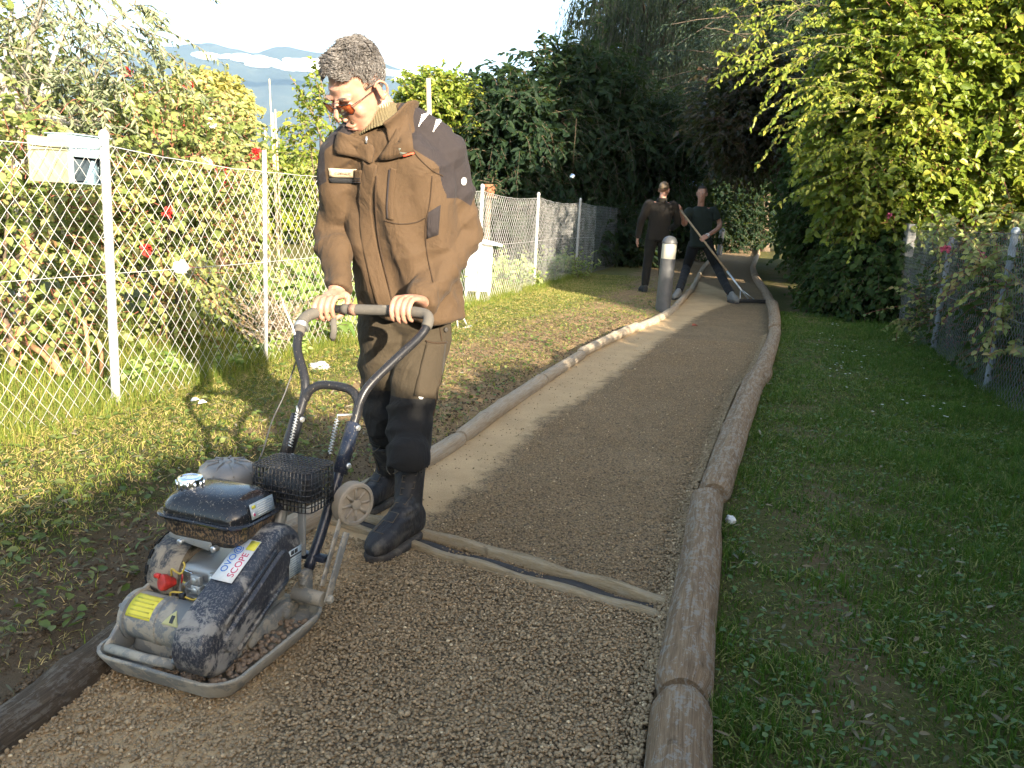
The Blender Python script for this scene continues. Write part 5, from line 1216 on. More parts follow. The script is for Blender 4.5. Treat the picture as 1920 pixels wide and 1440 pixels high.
# name tape and velcro
tagp = patch('name_tape', [(617, 315), (669, 317), (668, 333), (618, 331)], 8, 3, .0055, plain('pale_tape', (.46, .36, .24), .8), jacket)
patch('velcro_strip', [(617, 333), (668, 335), (668, 344), (619, 342)], 8, 2, .0045, plain('black_velcro', (.012, .012, .013), .95, 0, 60, .4, .8), jacket)
patch('rank_slide', [(665, 318), (680, 319), (679, 342), (665, 342)], 3, 5, .007, M_flap, jacket)
for q in (334, 338, 342): patch('rank_bar', [(665, q - 1), (679, q - 1), (679, q + .6), (665, q + .6)], 3, 1, .009, M_dkc, jacket)
def text_on(name, body, px, py_t, ex, ey, h, mat, parent, bvh=None, off=.004, off0=man_o, sx=1.0):
    """flat letters lying on the surface; ex, ey are picture points giving the baseline direction"""
    c = bpy.data.curves.new(name, 'FONT'); c.body = body; c.size = h; c.align_x = 'CENTER'; c.align_y = 'CENTER'; c.extrude = .0004
    H0 = hit(px, py_t, bvh, off); H1 = hit(ex, ey, bvh, off); x = nrm(H1[0] - H0[0]); z = H0[1]; x = nrm(x - z * (x @ z)); y = np.cross(z, x)
    o = bpy.data.objects.new(name, c); COL.objects.link(o); M = Matrix([[x[0] * sx, y[0], z[0], H0[0][0]], [x[1] * sx, y[1], z[1], H0[0][1]], [x[2] * sx, y[2], z[2], H0[0][2]], [0, 0, 0, 1]])
    dg = bpy.context.evaluated_depsgraph_get(); me = bpy.data.meshes.new_from_object(o.evaluated_get(dg)); bpy.data.objects.remove(o)
    me.transform(Matrix.Translation(Vector(-off0)) @ M); me.materials.clear(); return link(name, me, mat, parent)
M_ink = plain('dark_ink', (.05, .035, .025), .8)
text_on('name_lettering', 'C.DEVAUD', 642, 324, 650, 324.3, .0115, M_ink, tagp, off=.0075)
# round white badge on the sleeve
def badge(px, py_t, rad, bvh, parent, txt, off0=man_o):
    H = hit(px, py_t, bvh, .0025); a, b, d = frame_from(H[1]); m = MB(); m.lathe(H[0] - off0, H[1], [(rad, 0), (rad, .0016), (rad * .95, .0018)], 24); o = m.build('badge', M_badge, parent)
    m = MB(); an = np.linspace(0, 6.283, 20, endpoint=False); m.tube([H[0] - off0 + H[1] * .0022 + rad * .86 * (math.cos(t) * a + math.sin(t) * b) for t in an], rad * .07, 5, closed=True); m.build('badge_ring', M_dkc, o)
    text_on('badge_letters', txt, px, py_t, px + 2, py_t - .2, rad * 1.2, M_dkc, o, bvh, .0048, off0); return o
M_badge = plain('white_print', (.74, .73, .70), .6, 0, 40, .06)
badge(869, 340, .0135, JB, jacket, 'FE')
# two striped leaf-shaped prints on the shoulder
for bx0, by0 in ((794, 223), (821, 233)):
    for k in range(7):
        t = k / 6; wv = 17 * (1 - t * .86) ; x0 = bx0 + 4 - 12 * t; y0 = by0 - 9 + 21 * t
        strip('shoulder_print', [(x0 - wv * .45, y0 + 2.2), (x0, y0), (x0 + wv * .45, y0 - 2.4)], .0038, .0022, M_badge, jacket, n=7)
# turtleneck
mb = MB(); nb = J['neck'] - MZ * .035 ; nt = hc - hu_ * .105 - hf_ * .028; rings = []
ax_ = nrm(nt - nb); sN = nrm(np.cross(ax_, np.array([0, 0, 1.0]) + Fw)); sN = nrm(S - ax_ * (S @ ax_)); fN = np.cross(ax_, sN); fN = fN if fN @ Fw > 0 else -fN
for t, rad in [(0, .094), (.12, .088), (.35, .080), (.6, .077), (.85, .076), (1.0, .075), (1.03, .071)]:
    a = np.linspace(0, 2 * math.pi, 220, endpoint=False); rb_ = rad + .0016 * np.sign(np.sin(a * 55)) * (t < 1.02); rings.append(nb + (nt - nb) * t + np.cos(a)[:, None] * rb_[:, None] * sN + np.sin(a)[:, None] * rb_[:, None] * fN * 1.05)
mb.loft(rings, caps=False); mb.V = [v_ - man_o for v_ in mb.V]; o = mb.build('turtleneck', M_knit, man); o['label'] = 'olive ribbed roll-neck pullover'
md = o.modifiers.new('t', 'SOLIDIFY'); md.thickness = .005
m = MB(); zp = hit(687, 262, JB, .02); zp = at(687, 262, 2.80); m.box(zp - man_o, (.006, .004, .022), None); m.build('zip_pull', plain('zip_metal', (.55, .55, .55), .3, .8), o)
# stand-up collar, open at the front
cen = J['neck'] + MZ * .000 - Fw * .004; V = []; ncol = 44
for j, (hh, rx, ry) in enumerate([(-.045, .118, .100), (-.01, .105, .096), (.03, .098, .096), (.062, .100, .102), (.078, .106, .110)]):
    for i in range(ncol):
        ph = math.radians(-58 + (360 - 2 * 32 - 26 + 26) * i / (ncol - 1) * 1.0); ph = math.radians(118 + (i / (ncol - 1)) * (360 - 56)) if False else math.radians(90 + 30 + (i / (ncol - 1)) * (300))
        fr = max(0, math.sin(ph)); en = max(0, fr - .35) / .65; fl = 1 + .06 * fr; drop = -.030 * fr - en * .9 * max(0, hh + .01)
        V.append(cen + S * math.cos(ph) * rx * fl + Fw * math.sin(ph) * ry * fl * 1.06 + MZ * (hh + drop) + Fw * .02 * (hh > .05) * fr)
V = np.array(V); F = [[j * ncol + i, j * ncol + i + 1, (j + 1) * ncol + i + 1, (j + 1) * ncol + i] for j in range(4) for i in range(ncol - 1)]
me = mesh_np('collar', V - man_o, F, smooth=True); o = link('collar', me, M_flap, jacket); md = o.modifiers.new('t', 'SOLIDIFY'); md.thickness = .009; md.offset = 0; md = o.modifiers.new('s', 'SUBSURF'); md.levels = 1; md.render_levels = 1
# turned-back collar points
def lapel(name, pts, lift, mat):
    P = np.array(pts, float); c = P.mean(0); n = 7; V = []; F = []
    ringp = resample(np.vstack([P, P[:1]]), 29)[:-1]
    for sidx, sc in enumerate((1.0, .66, .33, .02)):
        for k, p in enumerate(ringp):
            q = c + (p - c) * sc; h = hit(q[0], q[1], JB, 0) or hit(c[0], c[1], JB, 0); lf_ = lift(q[0], q[1]); V.append(h[0] - nrm(ray(*q)) * lf_)
    m = len(ringp)
    for s_ in range(3):
        for k in range(m): l = (k + 1) % m; F.append([s_ * m + k, s_ * m + l, (s_ + 1) * m + l, (s_ + 1) * m + k])
    me = mesh_np(name, np.array(V) - man_o, F, smooth=True); o = link(name, me, mat, jacket); md = o.modifiers.new('t', 'SOLIDIFY'); md.thickness = .006; md.offset = 0; return o
lapel('collar_point', [(634, 246), (662, 256), (690, 268), (703, 276), (697, 308), (672, 296), (628, 287), (628, 268)], lambda x, y: .012 + .014 * max(0, (300 - y)) / 60, M_flap)
lapel('collar_point', [(764, 214), (772, 250), (776, 286), (760, 292), (728, 300), (706, 300), (722, 280), (740, 250), (750, 220)], lambda x, y: .012 + .016 * max(0, (300 - y)) / 80, M_flap)
patch('velcro_tab', [(748, 274), (770, 270), (772, 284), (752, 290)], 3, 3, .018, plain('grey_velcro', (.22, .24, .20), .9), jacket)
patch('red_tag', [(757, 291), (776, 286), (777, 289.5), (758, 295)], 3, 1, .018, plain('red_tag', (.62, .07, .03), .7), jacket)
# trousers
mb = MB()
for k, an, kx in (('L', anL, 1), ('R', anR, -1)):
    hp, kn = J['hip' + k], J['kn' + k]
    limb(mb, [hp + MZ * .03, hp - MZ * .12, kn * .75 + hp * .25, kn, kn * .5 + an * .5 + MZ * .06, an + MZ * .235, an + MZ * .20], [.098, .100, .086, .078, .076, .086, .084], 22)
pc = (J['hipL'] + J['hipR']) / 2; mb.loft([ring(pc + MZ * z, S, Fw, rx, ry, 30, 2.5) for z, rx, ry in ((.16, .165, .12), (.05, .172, .125), (-.03, .165, .115), (-.09, .12, .085))])
V, F, E = remeshed(mb, .0066, 7, .5); N = vnormals(V, F); dsp = .003 * fbm(V, 5, 12) + .002 * fbm(V, 18, 13) + .010 * ridge(V, (1, 1, .5), 8, 15) + .008 * ridge(V, (.45, .45, 1.2), 11, 19) - .008
for k, an, sd in (('L', anL, 1), ('R', anR, 2)):
    kn = J['kn' + k]; hp = J['hip' + k]
    dsp += folds(V, N, hp, kn, .010, 30, .14, 6 + sd, 1.2) * .8 + folds(V, N, kn, an + MZ * .2, .016, 40, .13, 9 + sd, 1.0) * np.clip(.35 + soft(V, an + MZ * .26, .13) + soft(V, kn, .12), 0, 1)
V = V + N * dsp[:, None]; V = lap(V, E, 1, .4)
dk = np.full(len(V), -1.0)  # charcoal below the knee merges real dark panels with painted shade
for k in ('L', 'R'):
    hp, kn = J['hip' + k], J['kn' + k]; rel = V - kn; lat = rel @ S; dk = np.maximum(dk, np.where(np.linalg.norm((V - kn)[:, :2], axis=1) < .25, (kn[2] + .07 - V[:, 2]) * 10, -1))
trous = emit_part('trousers', V, F, M_trous, man, man_o, {'dark': dk}); trous['label'] = 'olive work trousers, lower legs blackened for dark panels and shade'
TB = BVHTree.FromPolygons([tuple(p) for p in V], F.tolist() if isinstance(F, np.ndarray) else F)
M_tro = cloth('olive_pocket', (.037, .0275, .0165)).m
patch('cargo_pocket', [(800, 640), (834, 640), (826, 750), (776, 742)], 8, 10, .006, M_tro, trous, TB)
strip('pocket_flap_edge', [(798, 640), (816, 643), (836, 641)], .006, .009, M_seam, trous, TB, n=12)
strip('leg_seam', [(822, 600), (828, 650), (822, 720), (812, 780)], .004, .004, M_seam, trous, TB)
badge(789, 743, .0105, TB, trous, 'FE')
mt = MB(); h_ = hit(834, 618, TB, .004)
if h_ is not None: mt.lathe(h_[0] - man_o, h_[1], [(.009, 0), (.009, .004), (.006, .006)], 14); mt.build('button', M_sole, trous)
# boots
for nm, an, toe, kn in (('boot', anL, toeL, J['knL']), ('boot', anR, toeR, J['knR'])):
    mb = MB(); so = MB(); boot(mb, so, an, toe, kn); V, F, E = remeshed(mb, .006, 5); N = vnormals(V, F); ff = nrm(np.array([toe[0] - an[0], toe[1] - an[1], 0]))
    V = V + N * (.0025 * fbm(V, 14, 3) + .004 * soft(V, an + ff * .05 + MZ * .04, .05) * np.sin(V[:, 2] * 240 + 2 * fbm(V, 20, 4)))[:, None]
    b = emit_part('boot', V, F, M_boot, man, man_o); so.V = [v_ - man_o for v_ in so.V]; so.build('sole', M_sole, b, bevel=.006)
    lc = MB(); ss = np.array([ff[1], -ff[0], 0]); bt = BVHTree.FromPolygons([tuple(p) for p in V], F.tolist() if isinstance(F, np.ndarray) else F); pts = []
    for q in range(9):
        z = .095 + q * .022
        for sd in (1, -1):
            o_ = an * np.array([1, 1, 0]) + MZ * z + ff * .25 + ss * (.020 * sd * (1 if q % 2 else -1)); h = bt.ray_cast(Vector(o_), Vector(-ff)); 
            if h[0] is not None: pts.append(np.array(h[0]) + ff * .003)
    if len(pts) > 3: lc.tube([p - man_o for p in pts], .0022, 5); lc.build('lace', M_lace, b)
    for q, sd in ((0, 1), (1, -1)):
        lc = MB(); c0 = pts[-1] - man_o + MZ * (.01 + .02 * q); lc.tube([c0 + ff * (.03 + .02 * math.cos(t)) + ss * (.03 * math.sin(t) + .02 * sd) - MZ * (.02 - .035 * math.sin(t * .5)) for t in np.linspace(0, 6, 16)], .002, 5); lc.build('lace_loop', M_lace, b)
# hair and glasses
g = NG('grey_brown_hair'); g.set(g.ramp(g.noise(160, 3, .6, g.coord()), [(.3, (.05, .042, .036)), (.5, (.11, .098, .088)), (.7, (.24, .225, .21))]), .5, spec=.4); M_hair = g.m
mb = MB(); mb.ell(HP(0, -.020, .050), (.0785, .0985, .0835), HR, 30, 20); V = np.concatenate(mb.V); q = (V - hc) @ HR.T / HS
keep = q[:, 2] > np.where(q[:, 1] > .02, .092 + .35 * np.clip(q[:, 1] - .05, 0, 1), np.where(q[:, 1] > -.03, .032, -.03)); Fk = [f_ for f_ in mb.F if all(keep[i] for i in f_)]
sc_ = 1 + .02 * np.clip((q[:, 2] - .07) / .05, 0, 1); V = hc + (q * sc_[:, None]) @ HR * HS
hr = hair_obj(HP, HR, hc, man, M_hair, 7500, rr, .5, .021, .004, off=man_o); hr['label'] = 'short wavy grey-brown hair'
link('scalp_hair', mesh_np('scalp_hair', V - man_o, Fk, smooth=True), M_hair, hr)
gl = MB(); g = NG('orange_tinted_lens'); g.set((.55, .16, .06), .05); g.b.inputs['Transmission Weight'].default_value = .75; g.b.inputs['IOR'].default_value = 1.1; M_lens = g.m
for k in (-1, 1):
    o4 = [HP(k * .010, .101, -.004), HP(k * .010, .103, .022), HP(k * .062, .090, .024), HP(k * .064, .088, .002), HP(k * .052, .092, -.010), HP(k * .022, .099, -.011)]
    gl.tube([p - man_o for p in o4], .0014, 6, closed=True)
    gl.tube([HP(k * .063, .089, .018) - man_o, HP(k * .074, .050, .016) - man_o, HP(k * .081, .0, .012) - man_o, HP(k * .082, -.020, -.004) - man_o], .0014, 6)
gl.tube([HP(-.010, .102, .014) - man_o, HP(0, .107, .017) - man_o, HP(.010, .102, .014) - man_o], .0014, 6)
gf_ = gl.build('glasses', M_black, man, smooth=True)
for k in (-1, 1):
    o4 = np.array([HP(k * .010, .101, -.004), HP(k * .010, .103, .022), HP(k * .062, .090, .024), HP(k * .064, .088, .002), HP(k * .052, .092, -.010), HP(k * .022, .099, -.011)]) - man_o
    V = np.vstack([o4, o4 - HR[1] * .0015]); me = mesh_np('lens', V, [[0, 1, 2, 3, 4, 5], [11, 10, 9, 8, 7, 6]] + [[i, i + 6, (i + 1) % 6 + 6, (i + 1) % 6] for i in range(6)]); link('lens', me, M_lens, gf_)
m = MB(); m.tube([HP(x, .0965 - abs(x) * .18, -.0645 - .12 * abs(x)) - man_o for x in np.linspace(-.026, .026, 9)], .0012, 5); m.build('mouth_line', plain('lip_line', (.25, .09, .07), .6), man)
for k in (-1, 1):
    m = MB(); m.tube([HP(k * x, .094 - .35 * max(0, x - .02), .034 + .006 * math.sin((x - .01) * 60)) - man_o for x in np.linspace(.012, .052, 8)], [.001, .0022, .003, .003, .003, .0026, .002, .001], 5, flat=.6); m.build('eyebrow', M_hair, man)
# ------------------------------------------------------------------ plate compactor
pc_ = empty('plate_compactor', MO); pc_.matrix_world = Matrix.Translation(Vector(MO)); tag(pc_, 'mud-splashed black plate compactor with petrol engine on the gravel', 'compactor')
RM = np.array([MU, MV, MZ])
def Q(u, v, w): return MU * u + MV * v + MZ * w
def mud_mat(name, base, mud=.5, scale=14, rough=.35, metal=0.0, fine=.5, mudc=(.30, .25, .185), spec=.5, film=.15):
    """paint or metal with dried mud splashes"""
    g = NG(name); v = g.coord(); n1 = g.noise(scale, 6, .68, v, .4); n2 = g.noise(scale * 11, 6, .75, g.scaled(1, 1, .45, v), .2); n3 = g.noise(scale * .35, 3, .5, v)
    th = .68 - .34 * mud
    f1 = g.ramp(g.math('ADD', g.math('MULTIPLY', n1, .62), g.math('MULTIPLY', n3, .38)), [(th, 0.0), (th + .05, 1.0)])
    f2 = g.math('MULTIPLY', g.ramp(n2, [(.64 - .10 * fine, 0.0), (.68 - .10 * fine, .9)]), g.ramp(n3, [(.36, .25), (.6, 1.0)]))
    f = g.math('MAXIMUM', g.math('MAXIMUM', f1, f2), film * 1.0)
    mc = g.mix(g.noise(60, 4, .6, v), tuple(x * .75 for x in mudc), tuple(x * 1.2 for x in mudc))
    c = g.mix(f, base, mc); rgh = g.math('ADD', g.math('MULTIPLY', f, .9 - rough), rough)
    g.set(c, rgh, g.math('MULTIPLY', g.math('SUBTRACT', 1.0, f), metal), g.bump(f, .35, .002, g.bump(g.noise(90, 4, .6, v), .12, .002)), spec); return g.m
BLK = (.012, .014, .018)
C_tank = mud_mat('muddy_black_tank', BLK, .05, 16, .10, fine=.45, film=.02, mudc=(.34, .26, .17)); C_tank2 = mud_mat('muddy_tank_underside', BLK, .22, 18, .3, fine=1.3, film=.02, mudc=(.36, .24, .13))
C_guard = mud_mat('muddy_black_guard', (.016, .021, .034), .50, 17, .32, fine=1.1, film=.05, mudc=(.26, .24, .21)); C_plate = mud_mat('caked_steel_plate', (.12, .135, .14), .66, 22, .55, fine=1.2, film=.35, mudc=(.36, .32, .25))
C_exc = mud_mat('caked_housing', (.10, .125, .145), .68, 18, .55, fine=1.1, film=.28, mudc=(.35, .31, .24)); C_start = mud_mat('caked_starter', (.018, .02, .024), .62, 13, .45, fine=1.3, film=.06)
C_alloy = mud_mat('dirty_alloy', (.40, .42, .42), .18, 18, .38, .6, fine=.5, film=.10); C_tube = mud_mat('scuffed_black_tube', (.010, .011, .014), .0, 22, .30, fine=.25, film=.02, spec=.3)
C_tubeb = mud_mat('scuffed_blue_black_tube', (.014, .021, .040), .05, 22, .3, fine=.6, film=.02); C_wheel = mud_mat('muddy_wheel', (.20, .18, .15), .8, 12, .8, fine=.5, film=.4); C_grip = mud_mat('dusty_rubber_grip', (.045, .042, .038), .3, 20, .85, fine=.3, film=.35, mudc=(.16, .14, .11))
C_grey = mud_mat('dusty_grey_plastic', (.15, .15, .148), .15, 12, .35, fine=.5, film=.1, mudc=(.28, .25, .20)); C_black = mud_mat('sooty_black', (.012, .013, .016), .1, 20, .4, fine=.7, film=.02)
g = NG('chrome'); g.set((.80, .82, .84), .12, 1.0); C_chrome = g.m
C_zinc = plain('zinc_bolt', (.55, .56, .55), .35, .8); C_red = plain('dusty_red_plastic', (.50, .035, .025), .5, 0, 40, .4); C_yel = mud_mat('yellow_label', (.72, .64, .05), .3, 20, .55, fine=.4, film=.05, mudc=(.42, .35, .24))
C_white = plain('white_label', (.66, .66, .64), .5, 0, 30, .12); C_gl = mud_mat('grey_label', (.36, .42, .44), .1, 20, .5, fine=.2, film=.05); C_ink = plain('label_ink', (.03, .035, .04), .6); C_blue = plain('blue_print', (.04, .16, .50), .5); C_redp = plain('red_print', (.55, .05, .12), .5); C_wy = plain('yellow_wire', (.50, .36, .06), .5); C_wg = plain('green_wire', (.10, .45, .12), .5)
def rrect(hu, hv, rad, n=6):
    P = []
    for cx, cy_, a0 in ((hu - rad, hv - rad, 0), (-(hu - rad), hv - rad, 90), (-(hu - rad), -(hv - rad), 180), (hu - rad, -(hv - rad), 270)):
        for t in np.linspace(0, 90, n): a = math.radians(a0 + t); P.append((cx + rad * math.cos(a), cy_ + rad * math.sin(a)))
    return np.array(P)
def rr_ring(cu, cv, w, hu, hv, rad, n=6):
    p = rrect(hu, hv, rad, n); return np.array([Q(cu + a, cv + b, w) for a, b in p])
# base plate: a tray with an upturned rim
mb = MB(); rings = []
for w, ins, rad in [(.002, .060, .03), (.004, .048, .04), (.010, .030, .05), (.046, .005, .066), (.062, .000, .068), (.066, .0005, .067), (.0665, .0085, .060), (.063, .0095, .059), (.030, .028, .048), (.026, .045, .04)]:
    p = rrect(.212 - ins, .238 - ins, rad); rg = []
    for a, b in p:
        lift = .012 * max(0, (abs(b) - .17) / .07) if w < .05 else .004 * max(0, (abs(b) - .17) / .07); rg.append(Q(a * (1 - .05 * (b > 0) * b / .238), b - .014 * (1 - (a / .212) ** 2) * (b < 0), w + lift))
    rings.append(np.array(rg))
mb.loft(rings); mb.build('base_plate', C_plate, pc_, autosmooth=24)
# exciter housing
ec = Q(0, -.105, .118)
mb = MB(); mb.lathe(ec + MU * -.178, MU, [(.030, -.004), (.062, 0), (.066, .006), (.066, .018), (.060, .020), (.060, .10), (.063, .102), (.063, .116), (.060, .118), (.060, .205), (.068, .207), (.068, .225)], 32)
ex = mb.build('exciter_housing', C_exc, pc_, autosmooth=35)
for k in range(6):
    a = k * math.pi / 3 + .3; p = ec + MU * -.180 + (MV * math.cos(a) + MZ * math.sin(a)) * .050; m = MB(); m.cyl(p, p - MU * .009, .008, .006, 6); m.build('bolt', C_exc, ex)
def on_cyl(name, u0, u1, a0, a1, mat, parent, rad=.0615, tri=False, thick=.0):
    V = []; n = 12
    for i in range(n + 1):
        t = i / n; a = math.radians(a0 + (a1 - a0) * t); uu0, uu1 = (u0, u1) if not tri else ((u0 + u1) / 2 + (u0 - u1) / 2 * t, (u0 + u1) / 2 + (u1 - u0) / 2 * t)
        for j in range(5): V.append(ec + MU * (uu0 + (uu1 - uu0) * j / 4) + (-MV * math.cos(a) + MZ * math.sin(a)) * (rad))
    F = [[i * 5 + j, i * 5 + j + 1, (i + 1) * 5 + j + 1, (i + 1) * 5 + j] for i in range(n) for j in range(4)]
    o = link(name, mesh_np(name, np.array(V), F, smooth=True), mat, parent); md = o.modifiers.new('t', 'SOLIDIFY'); md.thickness = .0012; md.offset = 1; return o
yl = on_cyl('warning_label', -.155, -.068, 88, 22, C_yel, ex, .0612)
for q in range(5): on_cyl('label_line', -.146, -.080 - .006 * (q % 2), 74 - 11 * q, 70.5 - 11 * q, plain('faded_ink', (.50, .44, .06), .7), yl, .0626)
on_cyl('warning_triangle', -.040, .012, 62, 24, mud_mat('faded_yellow', (.52, .49, .20), .4, 20, .6, fine=.3, film=.2), ex, .0612, tri=True)
on_cyl('triangle_mark', -.018, -.008, 48, 30, C_ink, ex, .0628)
# front bracket and lifting bar
for u0, nm in ((-.172, 0), (.038, 1)):
    mb = MB(); mb.prism([(-.205, .038), (-.215, .075), (-.12, .165), (-.05, .185), (-.02, .12), (-.09, .05), (-.14, .034)] if nm == 0 else [(-.19, .045), (-.215, .085), (-.13, .150), (-.03, .195), (.02, .14), (-.08, .05), (-.12, .030), (-.16, .030)], Q(0, 0, 0), MV, MZ, MU, u0 - .006, u0 + .006); mb.build('side_bracket', C_exc, pc_, bevel=.004)
mb = MB(); mb.tube([Q(-.172, -.205, .068), Q(-.05, -.208, .069), Q(.038, -.205, .072)], .0125, 14); mb.build('lifting_bar', C_plate, pc_, smooth=True)
mb = MB(); mb.loft([rr_ring(-.07, -.02, .036, .10, .12, .03), rr_ring(-.07, -.03, .075, .09, .11, .03)]); mb.build('console_base', C_plate, pc_, autosmooth=40)
# engine mounting plate
mb = MB(); mb.box(Q(-.03, .06, .088), (.30, .26, .014), RM); mb.build('mounting_plate', C_exc, pc_, bevel=.004)
# crankcase with fins, cylinder
eng = MB(); eng.box(Q(-.005, .045, .17), (.17, .16, .15), RM); eo = eng.build('crankcase', C_alloy, pc_, bevel=.018, seg=3)
mb = MB(); mb.lathe(Q(-.095, .04, .165), MU, [(.085, 0), (.088, .01), (.080, .05), (.072, .055), (.070, .10)], 28); mb.build('side_cover', C_alloy, eo, autosmooth=40)
for k in range(5):
    m = MB(); m.box(Q(.01, -.045, .125 + k * .021), (.13, .018, .006), RM); m.build('cooling_fin', C_alloy, eo, bevel=.002)
for k in range(7):
    m = MB(); ax = nrm(Q(.25, .8, .55)); c = Q(.055, .09, .21) + ax * (k * .013); a_, b_, _ = frame_from(ax); R_ = np.array([a_, b_, ax]); m.box(c, (.12, .115, .005), R_); m.build('cylinder_fin', C_alloy, eo, bevel=.002)
mb = MB(); ax = nrm(Q(.25, .8, .55)); a_, b_, _ = frame_from(ax); mb.box(Q(.055, .09, .21) + ax * .05, (.085, .08, .13), np.array([a_, b_, ax])); mb.box(Q(.055, .09, .21) + ax * .115, (.10, .095, .03), np.array([a_, b_, ax])); mb.build('cylinder_head', C_alloy, eo, bevel=.006)
# recoil starter / fan housing
fc = Q(-.115, .045, .190)
mb = MB(); mb.lathe(fc, -MU, [(.098, -.03), (.106, 0), (.107, .052), (.102, .066), (.088, .082), (.060, .090), (.020, .092)], 44); st = mb.build('starter_housing', C_start, pc_, autosmooth=30)
M_slot = plain('painted_vent_shade', (.004, .004, .004), .9)
for k in range(11):
    a = math.radians(45 + k * 24)
    for j in range(3):
        rad, off = [(.1035, .066), (.0975, .0745), (.0905, .0815)][j]; er = MV * math.cos(a) + MZ * math.sin(a); et = -MV * math.sin(a) + MZ * math.cos(a); nr = nrm(er * (1.5 - j * .45) - MU * (.6 + j * .5)); m = MB(); m.box(fc - MU * off + er * rad, (.026, .0040, .003), np.array([et, np.cross(nr, et), nr])); m.build('vent_shade_bar', M_slot, st)  # near-black bars painted as the shade inside open vents
mb = MB(); mb.lathe(fc - MU * .086, -MU, [(.034, 0), (.036, .012), (.030, .018), (.01, .02)], 20); mb.build('starter_cap', C_start, st, autosmooth=40)
# front controls under the tank
mb = MB(); mb.prism([(-.11, .335), (.02, .318), (.03, .345), (-.10, .362)], Q(0, -.052, -.012), MU, MZ, MV, 0, .045); mb.build('tank_bracket', C_alloy, eo, bevel=.003)
mb = MB(); mb.lathe(Q(-.098, -.072, .205), nrm(-MV * .8 - MU * .4 + MZ * .2), [(.010, -.02), (.019, 0), (.0215, .004), (.0215, .015), (.018, .019), (.003, .020)], 18); k_ = mb.build('stop_switch', C_red, eo, autosmooth=40)
m = MB(); m.box(Q(-.122, -.08, .222), (.018, .012, .012), RM); m.build('switch_lever', C_red, k_, bevel=.003)
mb = MB(); mb.prism([(-.062, .245), (-.028, .240), (-.036, .215), (-.052, .195), (-.056, .170), (-.066, .172), (-.066, .21)], Q(0, -.060, 0), MU, MZ, MV, 0, .006); mb.build('chrome_plate', C_chrome, eo, bevel=.0015)
for (u, w) in ((-.013, .225), (-.013, .198)):
    mb = MB(); mb.box(Q(u, -.060, w), (.030, .016, .025), RM); b_o = mb.build('connector_block', C_alloy, eo, bevel=.003); m = MB(); m.lathe(Q(u, -.068, w), -MV, [(.009, 0), (.009, .004), (.005, .006)], 12); m.build('bolt', C_zinc, b_o, autosmooth=40)
for (u, w, r_) in ((-.065, .318, .009), (.040, .318, .009), (.058, .255, .008), (.035, .232, .012), (.05, .205, .010)):
    mb = MB(); mb.lathe(Q(u, -.055, w), -MV, [(r_, -.01), (r_, .006), (r_ * .6, .009)], 10); mb.build('bolt', C_zinc, eo, autosmooth=40)
for (u, w, su, sw) in ((.045, .235, .06, .020), (.045, .20, .05, .016), (.05, .17, .07, .012)):
    m = MB(); m.box(Q(u, -.044, w), (su, .02, sw), RM); m.build('cast_rib', C_alloy, eo, bevel=.004)
m = MB(); m.cyl(Q(.01, -.055, .178), Q(.022, -.055, .178), .007, n=10); m.build('drain_plug', C_wg, eo)
for pts, mat_ in (([(-.085, -.07, .225), (-.075, -.08, .25), (-.06, -.075, .24), (-.045, -.078, .245), (-.042, -.07, .262), (-.05, -.065, .268)], C_wy), ([(-.050, -.07, .185), (-.075, -.08, .186), (-.083, -.08, .178), (-.075, -.08, .170), (-.05, -.078, .170)], C_wy), ([(-.045, -.078, .180), (-.02, -.07, .172), (-.006, -.068, .176), (.0, -.066, .160), (-.002, -.062, .150)], C_wy), ([(-.07, -.082, .169), (-.055, -.081, .169), (-.042, -.078, .171)], C_wg)):
    m = MB(); m.tube(catmull([Q(*p) for p in pts], 5), .0028, 7); m.build('wire', mat_, eo, smooth=True)
m = MB(); m.box(Q(-.045, -.078, .175), (.014, .012, .026), RM); m.build('wire_clip', C_black, eo, bevel=.002)
# fuel tank
tc = (-.008, .032)
mb = MB(); R4 = [(.388, .128, .098, .045), (.398, .128, .098, .045), (.415, .124, .094, .045), (.432, .114, .084, .048), (.444, .098, .070, .045), (.450, .074, .050, .04), (.452, .03, .02, .015)]
mb.loft([rr_ring(tc[0], tc[1], w + .0, hu, hv, rad, 8) for w, hu, hv, rad in R4]); tk = mb.build('fuel_tank', C_tank, pc_, autosmooth=50)
mb = MB(); mb.loft([rr_ring(tc[0], tc[1], w, hu, hv, rad, 8) for w, hu, hv, rad in [(.382, .137, .107, .05), (.388, .140, .110, .052), (.392, .137, .107, .05)]]); mb.build('tank_seam', C_tank, tk, autosmooth=50)
mb = MB(); mb.loft([rr_ring(tc[0], tc[1], w, hu, hv, rad, 8) for w, hu, hv, rad in [(.318, .085, .065, .03), (.322, .105, .078, .035), (.345, .122, .092, .042), (.383, .127, .097, .045)]]); mb.build('tank_bottom', C_tank2, tk, autosmooth=50)
mb = MB(); cp = Q(-.088, .012, .443); pr = []
mb.lathe(cp, MZ, [(.030, 0), (.034, .002), (.034, .022), (.031, .028), (.024, .030), (.022, .0275), (.008, .028)], 30); cpo = mb.build('fuel_cap', C_chrome, tk, autosmooth=35)
for k in range(12):
    a = k * math.pi / 6; p = cp + (MU * math.cos(a) + MV * math.sin(a)) * .034; m = MB(); m.cyl(p + MZ * .003, p + MZ * .021, .0032, n=6); m.build('cap_rib', C_chrome, cpo)
mb = MB(); mb.lathe(Q(-.088, .012, .428), MZ, [(.036, 0), (.034, .014)], 24); mb.build('filler_neck', C_tank, tk)
